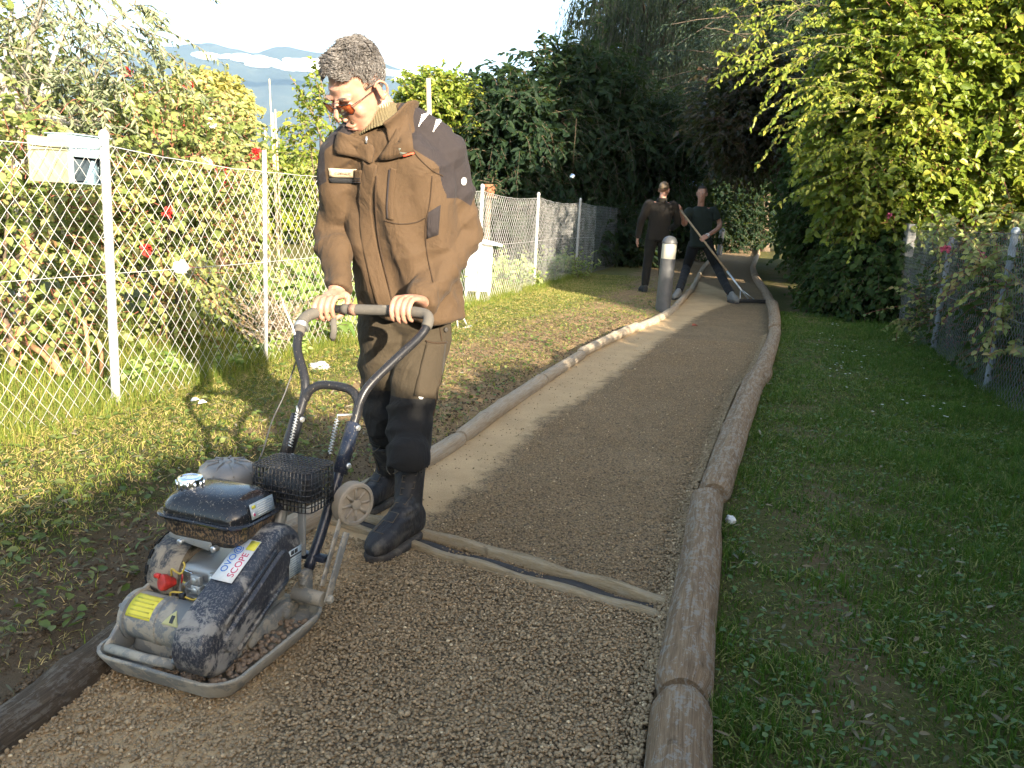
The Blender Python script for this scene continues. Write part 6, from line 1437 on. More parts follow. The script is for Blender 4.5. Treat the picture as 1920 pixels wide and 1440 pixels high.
# label on the right-hand tank face
mb = MB(); mb.box(Q(.1205, .035, .4155), (.0016, .095, .040), np.array([nrm(MU + MZ * .22), MV, nrm(MZ - MU * .22)])); lb2 = mb.build('tank_label', C_gl, tk)
for q in range(6):
    m = MB(); w_ = .430 - q * .0056; m.box(Q(.1216 + (.4155 - w_) * .22, .045 - .003 * (q % 2), w_), (.0012, .062 - .006 * (q % 2), .0016), np.array([nrm(MU + MZ * .22), MV, nrm(MZ - MU * .22)])); m.build('label_line', C_white, lb2)
m = MB(); m.lathe(Q(.1222, -.002, .407), nrm(MU + MZ * .22), [(.007, 0), (.007, .0012)], 14); m.build('warning_disc', C_white, lb2)
m = MB(); m.lathe(Q(.1238, -.002, .407), nrm(MU + MZ * .22), [(.004, 0), (.004, .0010)], 10); m.build('warning_flame', C_redp, lb2)
m = MB(); m.box(Q(.1196, .0, .4265), (.0016, .014, .008), np.array([nrm(MU + MZ * .22), MV, nrm(MZ - MU * .22)])); m.build('label_mark', C_yel, lb2)
# air cleaner and muffler in its cage
mb = MB(); mb.lathe(Q(-.118, .20, .365), MZ, [(.050, 0), (.078, .006), (.082, .02), (.082, .06), (.077, .076), (.060, .088), (.030, .093), (.012, .090), (.008, .097)], 36); ac = mb.build('air_cleaner', C_grey, pc_, autosmooth=45)
for k in range(9):
    a = k * 2 * math.pi / 9; m = MB(); p = Q(-.118, .20, .365); d = MU * math.cos(a) + MV * math.sin(a); m.tube([p + d * .080 + MZ * .068, p + d * .058 + MZ * .0905, p + d * .025 + MZ * .095], .003, 6); m.build('lid_rib', C_grey, ac)
mb = MB(); mb.loft([rr_ring(.098, .205, w, hu, hv, .025, 6) for w, hu, hv in [(.385, .065, .04), (.392, .075, .05), (.455, .075, .05), (.468, .062, .038)]]); mf = mb.build('muffler', C_black, pc_, autosmooth=50)
cg = (.100, .205); HU, HV, W0, W1 = .094, .066, .372, .484
def wire_box():
    for k in range(8):
        w = W0 + (W1 - W0) * k / 7 if k < 7 else W1
        yield [Q(cg[0] + a, cg[1] + b, w) for a, b in rrect(HU, HV, .02, 3)], True
    for k in range(15):
        u = cg[0] - HU + .012 + (2 * HU - .024) * k / 14; yield [Q(u, cg[1] - HV, W0), Q(u, cg[1] - HV, W1), Q(u, cg[1] + HV, W1), Q(u, cg[1] + HV, W0)], False
    for k in range(8):
        v = cg[1] - HV + .012 + (2 * HV - .024) * k / 7; yield [Q(cg[0] - HU, v, W0), Q(cg[0] - HU, v, W1), Q(cg[0] + HU, v, W1), Q(cg[0] + HU, v, W0)], False
cgo = None
for pts, cl in wire_box():
    m = MB(); m.tube(pts, .0019, 5, closed=cl); o = m.build('cage_wire', C_black, mf)
mb = MB(); mb.tube(catmull([Q(.06, .14, .28), Q(.075, .17, .32), Q(.08, .19, .39)], 5), .018, 12); mb.build('exhaust_pipe', C_alloy, mf, smooth=True)
mb = MB(); mb.box(Q(.13, .20, .30), (.022, .012, .16), RM); mb.build('cage_strut', C_alloy, mf, bevel=.003)
# belt guard
def stadium(c0, r0, c1, r1, n=14):
    c0 = np.array(c0); c1 = np.array(c1); d = c1 - c0; L = np.linalg.norm(d); th = math.atan2(d[1], d[0]); be = math.acos((r0 - r1) / L); P = []
    for t in np.linspace(be, 2 * math.pi - be, n): P.append(c0 + r0 * np.array([math.cos(th + t), math.sin(th + t)]))
    for t in np.linspace(-be, be, n): P.append(c1 + r1 * np.array([math.cos(th + t), math.sin(th + t)]))
    return np.array(P)
A0, A1 = (-.178, .146), (.060, .272)
mb = MB(); s1 = stadium(A0, .083, A1, .088); s2 = stadium(A0, .076, A1, .081); s3 = stadium(A0, .062, A1, .066)
mb.loft([np.array([Q(u, p[0], p[1]) for p in s_]) for u, s_ in ((.082, s1), (.150, s1), (.164, s2), (.172, s3), (.1725, s3 * .98 + np.array([-.001, .004]))) ]); gd = mb.build('belt_guard', C_guard, pc_, autosmooth=40)
s4 = stadium((-.165, .150), .030, (.045, .268), .034); mb = MB(); mb.loft([np.array([Q(u, p[0], p[1]) for p in s_]) for u, s_ in ((.1725, s4), (.1795, stadium((-.165, .150), .024, (.045, .268), .028)))]); mb.build('guard_ridge', C_guard, gd, autosmooth=40)
for sgn in (1, -1):
    dd_ = nrm(np.array(A1) - np.array(A0)); nn_ = np.array([-dd_[1], dd_[0]]) * sgn
    m = MB(); p0 = np.array(A0) + nn_ * .050 + dd_ * .02; p1 = np.array(A1) + nn_ * .054 - dd_ * .02; m.tube([Q(.1735, *p0), Q(.1735, *p1)], .006, 8); m.build('guard_ridge', C_guard, gd, smooth=True)
mb = MB(); mb.prism([(.02, .085), (.185, .075), (.195, .17), (.15, .28), (.08, .30)], Q(0, 0, 0), MV, MZ, MU, .070, .082); mb.build('guard_back_plate', C_exc, pc_, bevel=.003)
mb = MB(); mb.prism([(-.14, .040), (.19, .045), (.20, .075), (.14, .10), (-.06, .085)], Q(0, 0, 0), MV, MZ, MU, .10, .125); mb.build('lower_side_rail', C_plate, pc_, bevel=.006)
for v, w in ((.125, .075), (-.03, .065), (.185, .13)):
    m = MB(); m.lathe(Q(.124, v, w), MU, [(.014, 0), (.014, .010), (.009, .013)], 8); m.build('bolt', C_plate, pc_, autosmooth=40)
# stickers on the sloping front face of the guard
dg_ = nrm(np.array([A1[0] - A0[0], A1[1] - A0[1]])); ng_ = np.array([-dg_[1], dg_[0]]); AX = MV * dg_[0] + MZ * dg_[1]; NX = MV * ng_[0] + MZ * ng_[1]
def g_at(t, u, off=.0): p = np.array(A0) + dg_ * t + ng_ * (.083 + .019 * t * 1.0 / .27 * .27 + off); return Q(u, p[0], p[1])
sc0 = g_at(.175, .116, .0035); mb = MB(); mb.box(sc0, (.062, .135, .0012), np.array([MU, AX, NX])); stk = mb.build('sticker', C_white, gd)
def flat_text(name, body, c, x, y, h, mat, parent, ext=.0003, sx=1.0):
    cu = bpy.data.curves.new(name, 'FONT'); cu.body = body; cu.size = h; cu.align_x = 'CENTER'; cu.align_y = 'CENTER'; cu.extrude = ext; o = bpy.data.objects.new(name, cu); COL.objects.link(o)
    z = np.cross(x, y); M = Matrix([[x[0] * sx, y[0], z[0], c[0]], [x[1] * sx, y[1], z[1], c[1]], [x[2] * sx, y[2], z[2], c[2]], [0, 0, 0, 1]])
    dgp = bpy.context.evaluated_depsgraph_get(); me = bpy.data.meshes.new_from_object(o.evaluated_get(dgp)); bpy.data.objects.remove(o); me.transform(M); me.materials.clear(); return link(name, me, mat, parent)
flat_text('blue_lettering', 'OVO@', sc0 - MU * .014 + NX * .0012 + AX * .0, AX, -MU, .026, C_blue, stk)
flat_text('red_lettering', 'SCOPE', sc0 + MU * .015 + NX * .0012 - AX * .014, AX, -MU, .026, C_redp, stk)
m = MB(); m.box(sc0 + MU * .017 + AX * .050 + NX * .0011, (.026, .030, .0009), np.array([MU, AX, NX])); m.build('sticker_mark', C_yel, stk)
# grey data label on the guard side
lc_ = Q(.1735, .085, .275); mb = MB(); mb.box(Q(.1745, .102, .248), (.0012, .056, .078), RM); dl = mb.build('data_label', C_gl, gd)
m = MB(); m.box(Q(.1757, .102, .268), (.0012, .054, .004), RM); m.build('label_bar', C_ink, dl)
for q in range(8): m = MB(); m.box(Q(.1756, .102 - .003 * (q % 3), .259 - q * .0065), (.0008, .046 - .006 * (q % 3), .0014), RM); m.build('label_line', plain('label_grey', (.16, .20, .22), .6) if q == 0 else bpy.data.materials['label_grey'], dl)
for q in range(2): m = MB(); m.box(Q(.1757, .088 + q * .017, .279), (.0010, .013, .011), RM); sq = m.build('label_square', C_ink, dl)
# handle
hp_R = [Q(.142, .215, .175), Q(.150, .270, .27), Q(.158, .345, .42), Q(.164, .415, .56)]; hp_L = [Q(-.050, .215, .175), Q(-.043, .270, .27), Q(-.036, .330, .40), Q(-.031, .385, .49)]
hd = None
mb = MB(); mb.tube(catmull(hp_R, 6), .0155, 14); lo1 = mb.build('lower_handle_tube', C_tubeb, pc_, smooth=True)
mb = MB(); mb.tube(catmull(hp_L, 6), .0155, 14); lo2 = mb.build('lower_handle_tube', C_tube, pc_, smooth=True)
up = [Q(.163, .380, .49), Q(.166, .425, .575), Q(.166, .452, .622), Q(.180, .485, .668), Q(.225, .565, .74), Q(.262, .636, .798), Q(.274, .665, .830), Q(.268, .690, .858), Q(.235, .703, .868), Q(.15, .706, .867), Q(.05, .706, .861), Q(-.05, .703, .855), Q(-.100, .690, .850), Q(-.128, .645, .838), Q(-.132, .600, .822), Q(-.118, .555, .785), Q(-.100, .520, .738), Q(-.050, .482, .668), Q(-.034, .462, .618), Q(-.032, .425, .555), Q(-.034, .375, .475)]
mb = MB(); UPC = catmull(up, 6); mb.tube(UPC, .0140, 14); hdl = mb.build('handle_bar', C_tube, pc_, smooth=True)
def sleeve(name, i0, i1, rad, mat): m = MB(); m.tube(UPC[i0 * 6:i1 * 6 + 1], rad, 14); return m.build(name, mat, hdl, smooth=True)
sleeve('rubber_grip', 6, 11, .0175, C_grip); sleeve('rubber_grip', 12, 15, .0185, C_grip)
m = MB(); m.lathe(Q(-.02, .7035, .857) , MU, [(.0195, 0), (.0195, .022)], 16); m.build('grip_collar', mud_mat('brown_tape', (.16, .07, .045), .2, 20, .7), hdl)
mb = MB(); mb.tube(catmull([Q(-.030, .455, .600), Q(-.018, .462, .628), Q(.015, .470, .648), Q(.067, .472, .652), Q(.12, .466, .648), Q(.150, .456, .630), Q(.163, .446, .600)], 6), .0135, 14); mb.build('cross_brace', C_tube, hdl, smooth=True)
for u, v0, v1 in ((.158, .405, .545), (-.035, .40, .52)):                       # folding joints with bolts and springs
    m = MB(); m.tube([Q(u + .004, .345, .425), Q(u + .006, .418, .56)], .021, 12); m.build('joint_sleeve', C_tubeb if u > 0 else C_tube, hdl)
    for v, w in ((.358, .448), (.410, .55)):
        m = MB(); m.lathe(Q(u + .022, v, w), MU - MV * .5, [(.009, -.03), (.009, .008), (.006, .011)], 8); m.build('bolt', C_zinc, hdl, autosmooth=40)
    p0 = Q(u + (-.030 if u > 0 else .026), .385, .575); p1 = Q(u + (-.036 if u > 0 else .020), .355, .475); sp = []
    d = p1 - p0; L = np.linalg.norm(d); a_, b_, d_ = frame_from(d)
    for t in np.linspace(0, 1, 150): sp.append(p0 + d * t + .0058 * (math.cos(t * 75) * a_ + math.sin(t * 75) * b_))
    m = MB(); m.tube(sp, .0016, 5); m.build('spring', C_zinc, hdl, smooth=True)
    m = MB(); m.tube([p0, p0 + MZ * .012, Q(u, .42, .585)], .0035, 6); m.build('spring_hook', C_zinc, hdl)
mb = MB(); mb.box(Q(.05, .235, .205), (.28, .028, .018), RM); mb.build('rear_crossbar', C_tubeb, pc_, bevel=.003)
for u in (.142, -.050):
    m = MB(); m.box(Q(u, .20, .13), (.02, .05, .10), RM); m.build('handle_foot', C_exc, pc_, bevel=.005)
# throttle lever, cable, cable tie
mb = MB(); mb.tube(catmull([Q(-.072, .690, .835), Q(-.064, .672, .815), Q(-.058, .664, .790), Q(-.064, .668, .765), Q(-.072, .680, .752)], 5), np.array([.008] * 4 + [.011] * 13 + [.007] * 4), 9, flat=.55); mb.build('throttle_lever', C_grip, hdl, smooth=True)
tie = ML(0, 0, 0); p_t = at(560, 645, 2.60) - MO
mb = MB(); mb.tube([p_t + MZ * .0, at(548, 612, 2.60) - MO, at(530, 568, 2.58) - MO], [.0045, .0048, .0036], 8, flat=.5); mb.build('cable_tie', plain('white_plastic', (.80, .80, .78), .5), hdl)
m = MB(); a_, b_, d_ = frame_from(nrm(up[15] - up[14])); ctr = (up[14] + up[15]) / 2
for k in range(3): m.tube([ctr + d_ * (.006 * k - .006) + .0205 * (math.cos(t) * a_ + math.sin(t) * b_) for t in np.linspace(0, 2 * math.pi, 16, endpoint=False)], .0028, 6, closed=True)
m.build('cable_clamp', C_zinc, hdl, smooth=True)
cab = [Q(-.118, .575, .80), at(560, 660, 2.62) - MO, at(535, 735, 2.58) - MO, at(510, 790, 2.52) - MO, at(486, 862, 2.36) - MO, Q(-.06, .17, .40)]
mb = MB(); mb.tube(catmull(cab, 8), .0026, 7); mb.build('throttle_cable', plain('cable_sheath', (.04, .038, .034), .5), hdl, smooth=True)
# transport wheel folded up on its strut
wc_ = Q(.222, .318, .352); axw = nrm(MU * .92 - MV * .38)
mb = MB(); mb.lathe(wc_ - axw * .020, axw, [(.050, 0), (.060, .002), (.0635, .006), (.0635, .036), (.060, .040), (.052, .041), (.050, .034), (.016, .032), (.015, .040), (.004, .041)], 40); wh = mb.build('transport_wheel', C_wheel, pc_, autosmooth=35)
a_, b_, _ = frame_from(axw)
for k in range(8):
    an_ = k * math.pi / 4; m = MB(); d = a_ * math.cos(an_) + b_ * math.sin(an_); m.tube([wc_ + axw * .014 + d * .014, wc_ + axw * .014 + d * .049], .0045, 6); m.build('spoke', C_wheel, wh)
for du, p0, p1, w_ in ((.0, Q(.212, .285, .345), Q(.208, .180, .150), .010), (.0, Q(.236, .262, .285), Q(.226, .178, .105), .016)):
    m = MB(); d = nrm(p1 - p0); s_ = nrm(np.cross(d, MU)); m.box((p0 + p1) / 2, (.006, w_ * 2, np.linalg.norm(p1 - p0)), np.array([MU, s_, d])); m.build('wheel_strut', C_plate, pc_, bevel=.002)
m = MB(); m.cyl(Q(.12, .178, .112), Q(.214, .178, .112), .021, n=14); m.build('strut_bush', C_plate, pc_, autosmooth=40)
for u, w in ((.236, .118), (.150, .150)):
    m = MB(); m.lathe(Q(u - .004, .176, w), MU, [(.012, 0), (.012, .010), (.008, .014)], 6); m.build('bolt', C_plate, pc_, autosmooth=40)
# round stones caught in the tray
r = np.random.default_rng(15); n = 190; u = r.uniform(.125, .178, n); v = r.uniform(-.20, .16, n) ; k = (v < .0) | (r.uniform(size=n) < .35); u, v = u[k], v[k]
P = np.array([Q(a, b, .045 + r.uniform(0, .014)) for a, b in zip(u, v)]); o = stones('tray_stones', P, r.uniform(.006, .0115, len(P)), ICO_V, ICO_F, plain('reddish_stone', (.21, .15, .10), .9), r, pc_, jit=.08); o['kind'] = 'stuff'
P = np.array([Q(a, b, .044) for a, b in zip(r.uniform(-.03, .12, 160), r.uniform(-.21, -.10, 160))]); o = stones('tray_stones', P, r.uniform(.005, .010, len(P)), ICO_V, ICO_F, bpy.data.materials['reddish_stone'], r, pc_, jit=.1); o['kind'] = 'stuff'
# ------------------------------------------------------------------ bollard lamps
M_boll = plain('brushed_grey_metal', (.085, .085, .085), .5, .1, 12, .2); g = NG('opal_lens'); g.set((.62, .58, .46), .35); g.b.inputs['Transmission Weight'].default_value = .25; M_opal = g.m
def bollard(p, label, lens=M_opal, lean=(.02, .0)):
    e = empty('bollard_lamp', p); e.matrix_world = Matrix.Translation(Vector(p)); tag(e, label, 'bollard')
    ax = nrm(np.array([lean[0], lean[1], 1.0]))
    m = MB(); m.lathe(np.zeros(3), ax, [(.098, -.1), (.098, .02), (.098, .67), (.100, .672), (.100, .69), (.092, .692)], 32); m.build('post', M_boll, e, autosmooth=40)
    m = MB(); m.lathe(ax * .69, ax, [(.093, 0), (.095, .01), (.095, .185), (.093, .195)], 32); m.build('lens', lens, e, autosmooth=40)
    m = MB(); m.lathe(ax * .885, ax, [(.100, 0), (.101, .006), (.099, .03), (.088, .06), (.066, .085), (.035, .10), (.005, .105)], 32); m.build('dome_cap', M_boll, e, autosmooth=40)
bollard(gp(1242, 583), 'grey bollard lamp with cream lens beside the path, before the two workers')
bollard(at(1350, 462, 31) * np.array([1, 1, 0]), 'dark distant bollard lamp at the far left edge of the path', plain('shaded_lens', (.12, .12, .12), .5))

# ------------------------------------------------------------------ the two workers further along the path
M_dkj = cloth('dark_brown_jacket', (.014, .011, .008)).m; M_dkt = cloth('dark_trousers', (.010, .009, .007)).m; M_tee = cloth('dark_green_tshirt', (.011, .017, .013)).m; M_blk = cloth('black_trousers', (.007, .007, .0075)).m
g = NG('dark_hair'); g.set((.035, .024, .018), .5); M_dhair = g.m; g = NG('fair_hair'); g.set((.12, .085, .05), .5); M_fhair = g.m; M_shoe = cloth('pale_shoe', (.15, .15, .14)).m
def worker(label, base, J, hf, hu, hc, S, Fw, top_mat, leg_mat, hairm, shoem, sleeves, hands, beard=None, feet=None):
    e = empty('person', base); e.matrix_world = Matrix.Translation(Vector(base)); tag(e, label, 'person'); r_ = np.random.default_rng(3)
    mb = MB(); global HS; HS = 1.0; HP_, HR_ = head_shapes(mb, hc, hf, hu)
    limb(mb, [J['neck'] - MZ * .08, J['neck'], hc - HR_[2] * .05], [.06, .056, .055], 12); limb(mb, [(J['hipL'] + J['hipR']) / 2 + MZ * .1, J['neck'] - MZ * .1], [.09, .08], 12)
    for k in 'LR': limb(mb, [J['neck'] - MZ * .08, J['sh' + k] - MZ * .01, J['el' + k], J['wr' + k]], [.05, .046, .043, .030], 12)
    hands(mb, J); V, F, E = remeshed(mb, .0065, 2); emit_part('body', V, F, M_skin, e, base)
    mb = MB(); a, b = (J['hipL'] + J['hipR']) / 2, J['neck']; sh = (J['shL'] + J['shR']) / 2
    mb.loft([ring(c_, S, Fw, rx, ry, 26, 2.5) for c_, rx, ry in ((a - MZ * .06, .185, .125), (a + MZ * .06, .18, .125), (a * .55 + sh * .45, .175, .125), (a * .2 + sh * .8, .20, .13), (sh, .185, .11), (b - MZ * .01, .085, .075))])
    for k in 'LR':
        pts = [J['sh' + k] * .7 + J['neck'] * .3 - MZ * .05, J['sh' + k] - MZ * .01, J['sh' + k] * .4 + J['el' + k] * .6]; R_ = [.075, .082, .070]
        if sleeves == 'long': pts += [J['el' + k], J['wr' + k]]; R_ += [.062, .048]
        limb(mb, pts, R_, 14)
    V, F, E = remeshed(mb, .012, 4); N = vnormals(V, F); V = V + N * (.008 * fbm(V, 9, 4))[:, None]; tp = emit_part('jacket' if sleeves == 'long' else 'tshirt', V, F, top_mat, e, base)
    if sleeves == 'long':
        m = MB(); m.loft([ring(b - base + MZ * z, S, Fw, rx, rx * .95, 20) for z, rx in ((-.02, .088), (.03, .080), (.055, .080))], caps=False); o = m.build('collar', top_mat, tp); o.modifiers.new('t', 'SOLIDIFY').thickness = .008
    mb = MB()
    for k in 'LR': limb(mb, [J['hip' + k] + MZ * .03, J['hip' + k] * .5 + J['kn' + k] * .5, J['kn' + k], J['kn' + k] * .45 + J['an' + k] * .55, J['an' + k] + MZ * .03], [.10, .09, .075, .066, .060], 16)
    mb.loft([ring(a + MZ * z, S, Fw, rx, ry, 22) for z, rx, ry in ((.10, .155, .11), (0, .165, .12), (-.08, .12, .09))]); V, F, E = remeshed(mb, .012, 3); N = vnormals(V, F); V = V + N * (.009 * fbm(V, 8, 6))[:, None]; emit_part('trousers', V, F, leg_mat, e, base)
    for k in 'LR':
        mb = MB(); so = MB(); an = J['an' + k]; boot(mb, so, an, an + feet[k], J['kn' + k], z0=an[2] - .09, h=.22); V, F, E = remeshed(mb, .010, 3); b_o = emit_part('shoe', V, F, shoem, e, base); so.V = [v_ - base for v_ in so.V]; so.build('sole', M_sole, b_o)
    hair_obj(HP_, HR_, hc, e, hairm, 1400, r_, .1, .012, .006, off=base)
    m = MB(); m.ell(HP_(0, -.022, .052), (.0795, .098, .084), HR_, 18, 12); V = np.concatenate(m.V); q = (V - hc) @ HR_.T; kp = q[:, 2] > np.where(q[:, 1] > .02, .075, np.where(q[:, 1] > -.03, .02, -.04)); link('scalp_hair', mesh_np('scalp_hair', V - base, [f_ for f_ in m.F if all(kp[i] for i in f_)], smooth=True), hairm, e)
    if beard:
        m = MB(); m.loft([ring(HP_(0, y, z), HR_[0], HR_[1], rx, ry, 16) for z, rx, y, ry in ((-.045, .063, .045, .048), (-.08, .054, .05, .046), (-.112, .034, .055, .032), (-.122, .015, .055, .015))]); o = m.build('beard', hairm, e, smooth=True)
    return e, HP_, HR_
# the one seen from behind
b1 = np.array([2.10, 13.6, 0]); O1 = lambda x, y, z: b1 + np.array([x, y, z])
X1 = np.array([1.0, 0, 0]); Y1 = np.array([0, 1.0, 0])
J1 = dict(neck=O1(.13, -.02, 1.47), shL=O1(-.07, 0, 1.42), shR=O1(.33, .02, 1.42), elL=O1(-.17, .0, 1.13), elR=O1(.43, .10, 1.15), wrL=O1(-.20, .05, .88), wrR=O1(.38, .30, 1.05), hipL=O1(.02, 0, .92), hipR=O1(.21, 0, .92), knL=O1(-.01, .02, .49), knR=O1(.24, .02, .49), anL=O1(-.03, -.02, .09), anR=O1(.26, .0, .09))
def hands1(mb, J):
    open_hand(mb, J['wrL'], np.array([-.05, .1, -1]), Y1, X1); open_hand(mb, J['wrR'], np.array([-.2, 1, -.1]), X1, -MZ)
worker('man in dark brown jacket standing on the verge with his back turned', b1, J1, np.array([.35, .93, -.1]), MZ, O1(.155, .02, 1.645), X1, Y1, M_dkj, M_dkt, M_fhair, M_boot, 'long', hands1, feet=dict(L=np.array([-.04, .2, -.07]), R=np.array([.08, .2, -.07])))
# the one with the rake
YW = 14.15; g2 = lambda x, y, d=0: at(x, y, YW + d)
b2 = np.array([3.15, YW, 0]); tipw = gp(1404, 562, .05)
J2 = dict(neck=g2(1314, 386), shR=g2(1291, 397, -.02), shL=g2(1338, 396, .05), elR=g2(1283, 420, -.12), wrR=g2(1274, 392, -.22), elL=g2(1349, 424, .0), wrL=g2(1332, 449, -.15), hipR=g2(1302, 457, .05), hipL=g2(1324, 458, .0), knR=g2(1287, 503, .12), knL=g2(1346, 504, -.12), anR=gp(1278, 553, .09) + np.array([0, .25, 0]), anL=gp(1371, 556, .09))
J2['anR'][2] = .09; J2['anL'][2] = .09
rk0 = g2(1263, 377, -.25); rk1 = tipw; rax = nrm(rk1 - rk0)
hR = rk0 + (rk1 - rk0) * .075; hL = rk0 + (rk1 - rk0) * .40
J2['wrR'] = hR + np.array([.05, .07, -.035]); J2['wrL'] = hL + np.array([.075, .06, .05])
def hands2(mb, J):
    grip_hand(mb, hR, rax, nrm(np.array([.4, .9, -.1])), nrm(np.array([.2, .0, .6])), J['wrR'], -1, rb=.013); grip_hand(mb, hL, rax, nrm(np.array([.7, .6, .2])), nrm(np.array([.5, -.2, .6])), J['wrL'], 1, rb=.013)
e2, HP2, HR2 = worker('bearded man in dark green t-shirt leaning into a rake on the path', b2, J2, np.array([-.25, -.95, -.12]), MZ + np.array([.05, 0, 0]), g2(1316, 364, -.03), nrm(np.array([.96, .15, 0])), nrm(np.array([.15, -.96, 0])), M_tee, M_blk, M_dhair, M_shoe, 'short', hands2, beard=True, feet=dict(L=np.array([.06, -.2, -.07]), R=np.array([-.1, -.18, -.07])))
m = MB(); wr = J2['wrL']; fr_ = nrm(J2['elL'] - wr); a_, b_, d_ = frame_from(fr_); m.tube([wr + fr_ * .03 - b2 + .036 * (math.cos(t) * a_ + math.sin(t) * b_) for t in np.linspace(0, 6.283, 16, endpoint=False)], .007, 6, closed=True); m.lathe(wr + fr_ * .03 - b2 + np.array([0, -.04, 0]), np.array([0, -1.0, .2]), [(.018, -.005), (.019, .003), (.015, .007)], 14); m.build('wristwatch', C_zinc, e2, smooth=True)
# rake
rk = empty('rake', rk1 * np.array([1, 1, 0])); rk.matrix_world = Matrix.Translation(Vector(rk1 * np.array([1, 1, 0]))); tag(rk, 'wide levelling rake with wooden pole held by the bearded man', 'rake'); ro = rk1 * np.array([1, 1, 0])
j_ = rk0 + (rk1 - rk0) * .76; m = MB(); m.tube([rk0 - ro, j_ - ro], [.015, .0165], 12); m.build('pole', plain('pale_wood', (.30, .22, .13), .7, 0, 20, .25), rk, smooth=True)
m = MB(); m.tube([j_ - rax * .08 - ro, rk1 - rax * .02 - ro], [.019, .012], 12); m.build('socket', C_zinc, rk, smooth=True)
hdx = nrm(np.array([1.0, .12, 0])); m = MB(); m.box(rk1 - ro + np.array([.02, 0, -.015]), (.52, .035, .05), np.array([hdx, np.array([-hdx[1], hdx[0], 0]), MZ])); m.build('head', plain('dark_steel', (.03, .026, .022), .6), rk, bevel=.004)
for sx_ in (-.14, .10): m = MB(); m.tube([rk1 - rax * .22 - ro, rk1 + hdx * sx_ - ro], .007, 8); m.build('brace', C_zinc, rk, smooth=True)
for k in range(18): m = MB(); c = rk1 - ro + hdx * (-.225 + k * .028) + np.array([.02, -.02, -.028]); m.cyl(c, c + np.array([0, -.03, -.018]), .005, .003, 6); m.build('tooth', bpy.data.materials['dark_steel'], rk)

# ------------------------------------------------------------------ garden things
M_whitep = plain('white_paint', (.78, .77, .73), .5, 0, 12, .08); M_terr = plain('terracotta', (.34, .12, .06), .8, 0, 15, .2)
def thing_at(name, p, label, cat): e = empty(name, p); e.matrix_world = Matrix.Translation(Vector(p)); return tag(e, label, cat)
p = gp(852, 620); e = thing_at('white_trestle', p, 'white metal trestle foot on the verge behind the legs of the man', 'trestle')
ap = at(854, 566, p[1]) - p
for nm, q in (('leg', at(841, 622, p[1]) - p), ('leg', at(858, 617, p[1] + .1) - p), ('leg', at(876, 612, p[1] + .25) - p)):
    m = MB(); q = q * np.array([1, 1, 0]) + MZ * .015; m.tube([ap, q], .010, 8); m.build('leg', M_whitep, e, smooth=True)
m = MB(); m.tube([at(838, 625, p[1] - .05) - p, at(884, 611, p[1] + .25) - p], .012, 8); m.V = [v_ * np.array([1, 1, 0]) + MZ * .015 for v_ in m.V] if False else m.V; m.build('foot_bar', M_whitep, e, smooth=True)
m = MB(); m.tube([ap, ap + np.array([-.05, .02, .35])], .012, 8); m.build('upright', M_whitep, e, smooth=True)
yy = fence_y(905, 470) + .55; p = np.array([xfence(yy) - .22, yy, 0]); e = thing_at('garden_cabinet', p, 'white garden cabinet with slanted lid behind the fence, right of the jacket', 'cabinet')
for (a, b, z, sa, sb, sz, nm) in ((0, 0, .47, .34, .30, .56, 'case'), (0, 0, .16, .30, .26, .05, 'shelf')):
    m = MB(); m.box((a, b, z), (sa, sb, sz)); m.build(nm, M_whitep, e, bevel=.01)
m = MB(); m.prism([(-.26, .80), (.30, .74), (.30, .755), (-.26, .88)], (0, 0, 0), (1, 0, 0), (0, 0, 1), (0, 1, 0), -.24, .24); m.build('lid', M_whitep, e, bevel=.004)
for sx_, sy_ in ((-1, -1), (1, -1), (-1, 1), (1, 1)): m = MB(); m.box((sx_ * .15, sy_ * .13, .10), (.03, .03, .22)); m.build('leg', M_whitep, e)
p = at(1073, 331, 18.5); e = thing_at('hanging_disc', p, 'small shiny disc hanging on a thread against the dark trees', 'disc')
m = MB(); m.lathe((0, 0, 0), (-.2, -1, .1), [(.012, 0), (.062, 0), (.062, .002), (.012, .002)], 28); g = NG('mirror_disc'); g.set((.75, .8, .85), .15, .9); m.build('disc', g.m, e)
m = MB(); m.cyl((0, 0, .06), (.01, 0, 1.2), .002, n=4); m.build('thread', M_twig, e)
p = at(917, 362, 13.2); e = thing_at('plant_pot', p, 'terracotta pot on a post stand behind the fence, by the dark sleeve', 'pot')
m = MB(); m.lathe((0, 0, -.04), MZ, [(.07, 0), (.10, .13), (.115, .13), (.115, .17), (.10, .17), (.09, .12)], 20); m.build('pot', M_terr, e, autosmooth=40)
m = MB(); m.box((0, 0, -.06), (.26, .26, .03)); m.build('stand_top', M_bark, e); m = MB(); m.box((0, 0, -.075 - (p[2] - .06) / 2), (.08, .08, p[2] - .04)); m.build('stand_post', M_bark, e)
P0 = np.repeat([[0, 0, .1]], 26, 0) + r.normal(0, .03, (26, 3)); C, lp, ld, ln = sprays(P0, r.normal(0, .5, (26, 3)) + np.array([0, 0, .6]), .28, .6, 10, r); leaf_mesh('leaves', lp, ld, ln, .06, .035, r.uniform(0, 1, len(lp)), L_dark, e); rod_mesh('stems', C, np.full(C.shape[:2], .003), M_twig, e)
p = at(1268, 342, 27); p0 = np.array([p[0], 27, 0]); e = thing_at('garden_parasol', p0, 'blue parasol in the shade behind the workers', 'parasol'); hz_ = p[2]
m = MB(); a = np.linspace(0, 2 * math.pi, 8, endpoint=False); V = [[0, 0, hz_ + .22]] + [[1.0 * math.cos(t), 1.0 * math.sin(t), hz_ - .05] for t in a]; m.add(V, [[0, 1 + k, 1 + (k + 1) % 8] for k in range(8)]); o = m.build('canopy', plain('blue_canvas', (.09, .19, .36), .7), e); o.modifiers.new('t', 'SOLIDIFY').thickness = .01
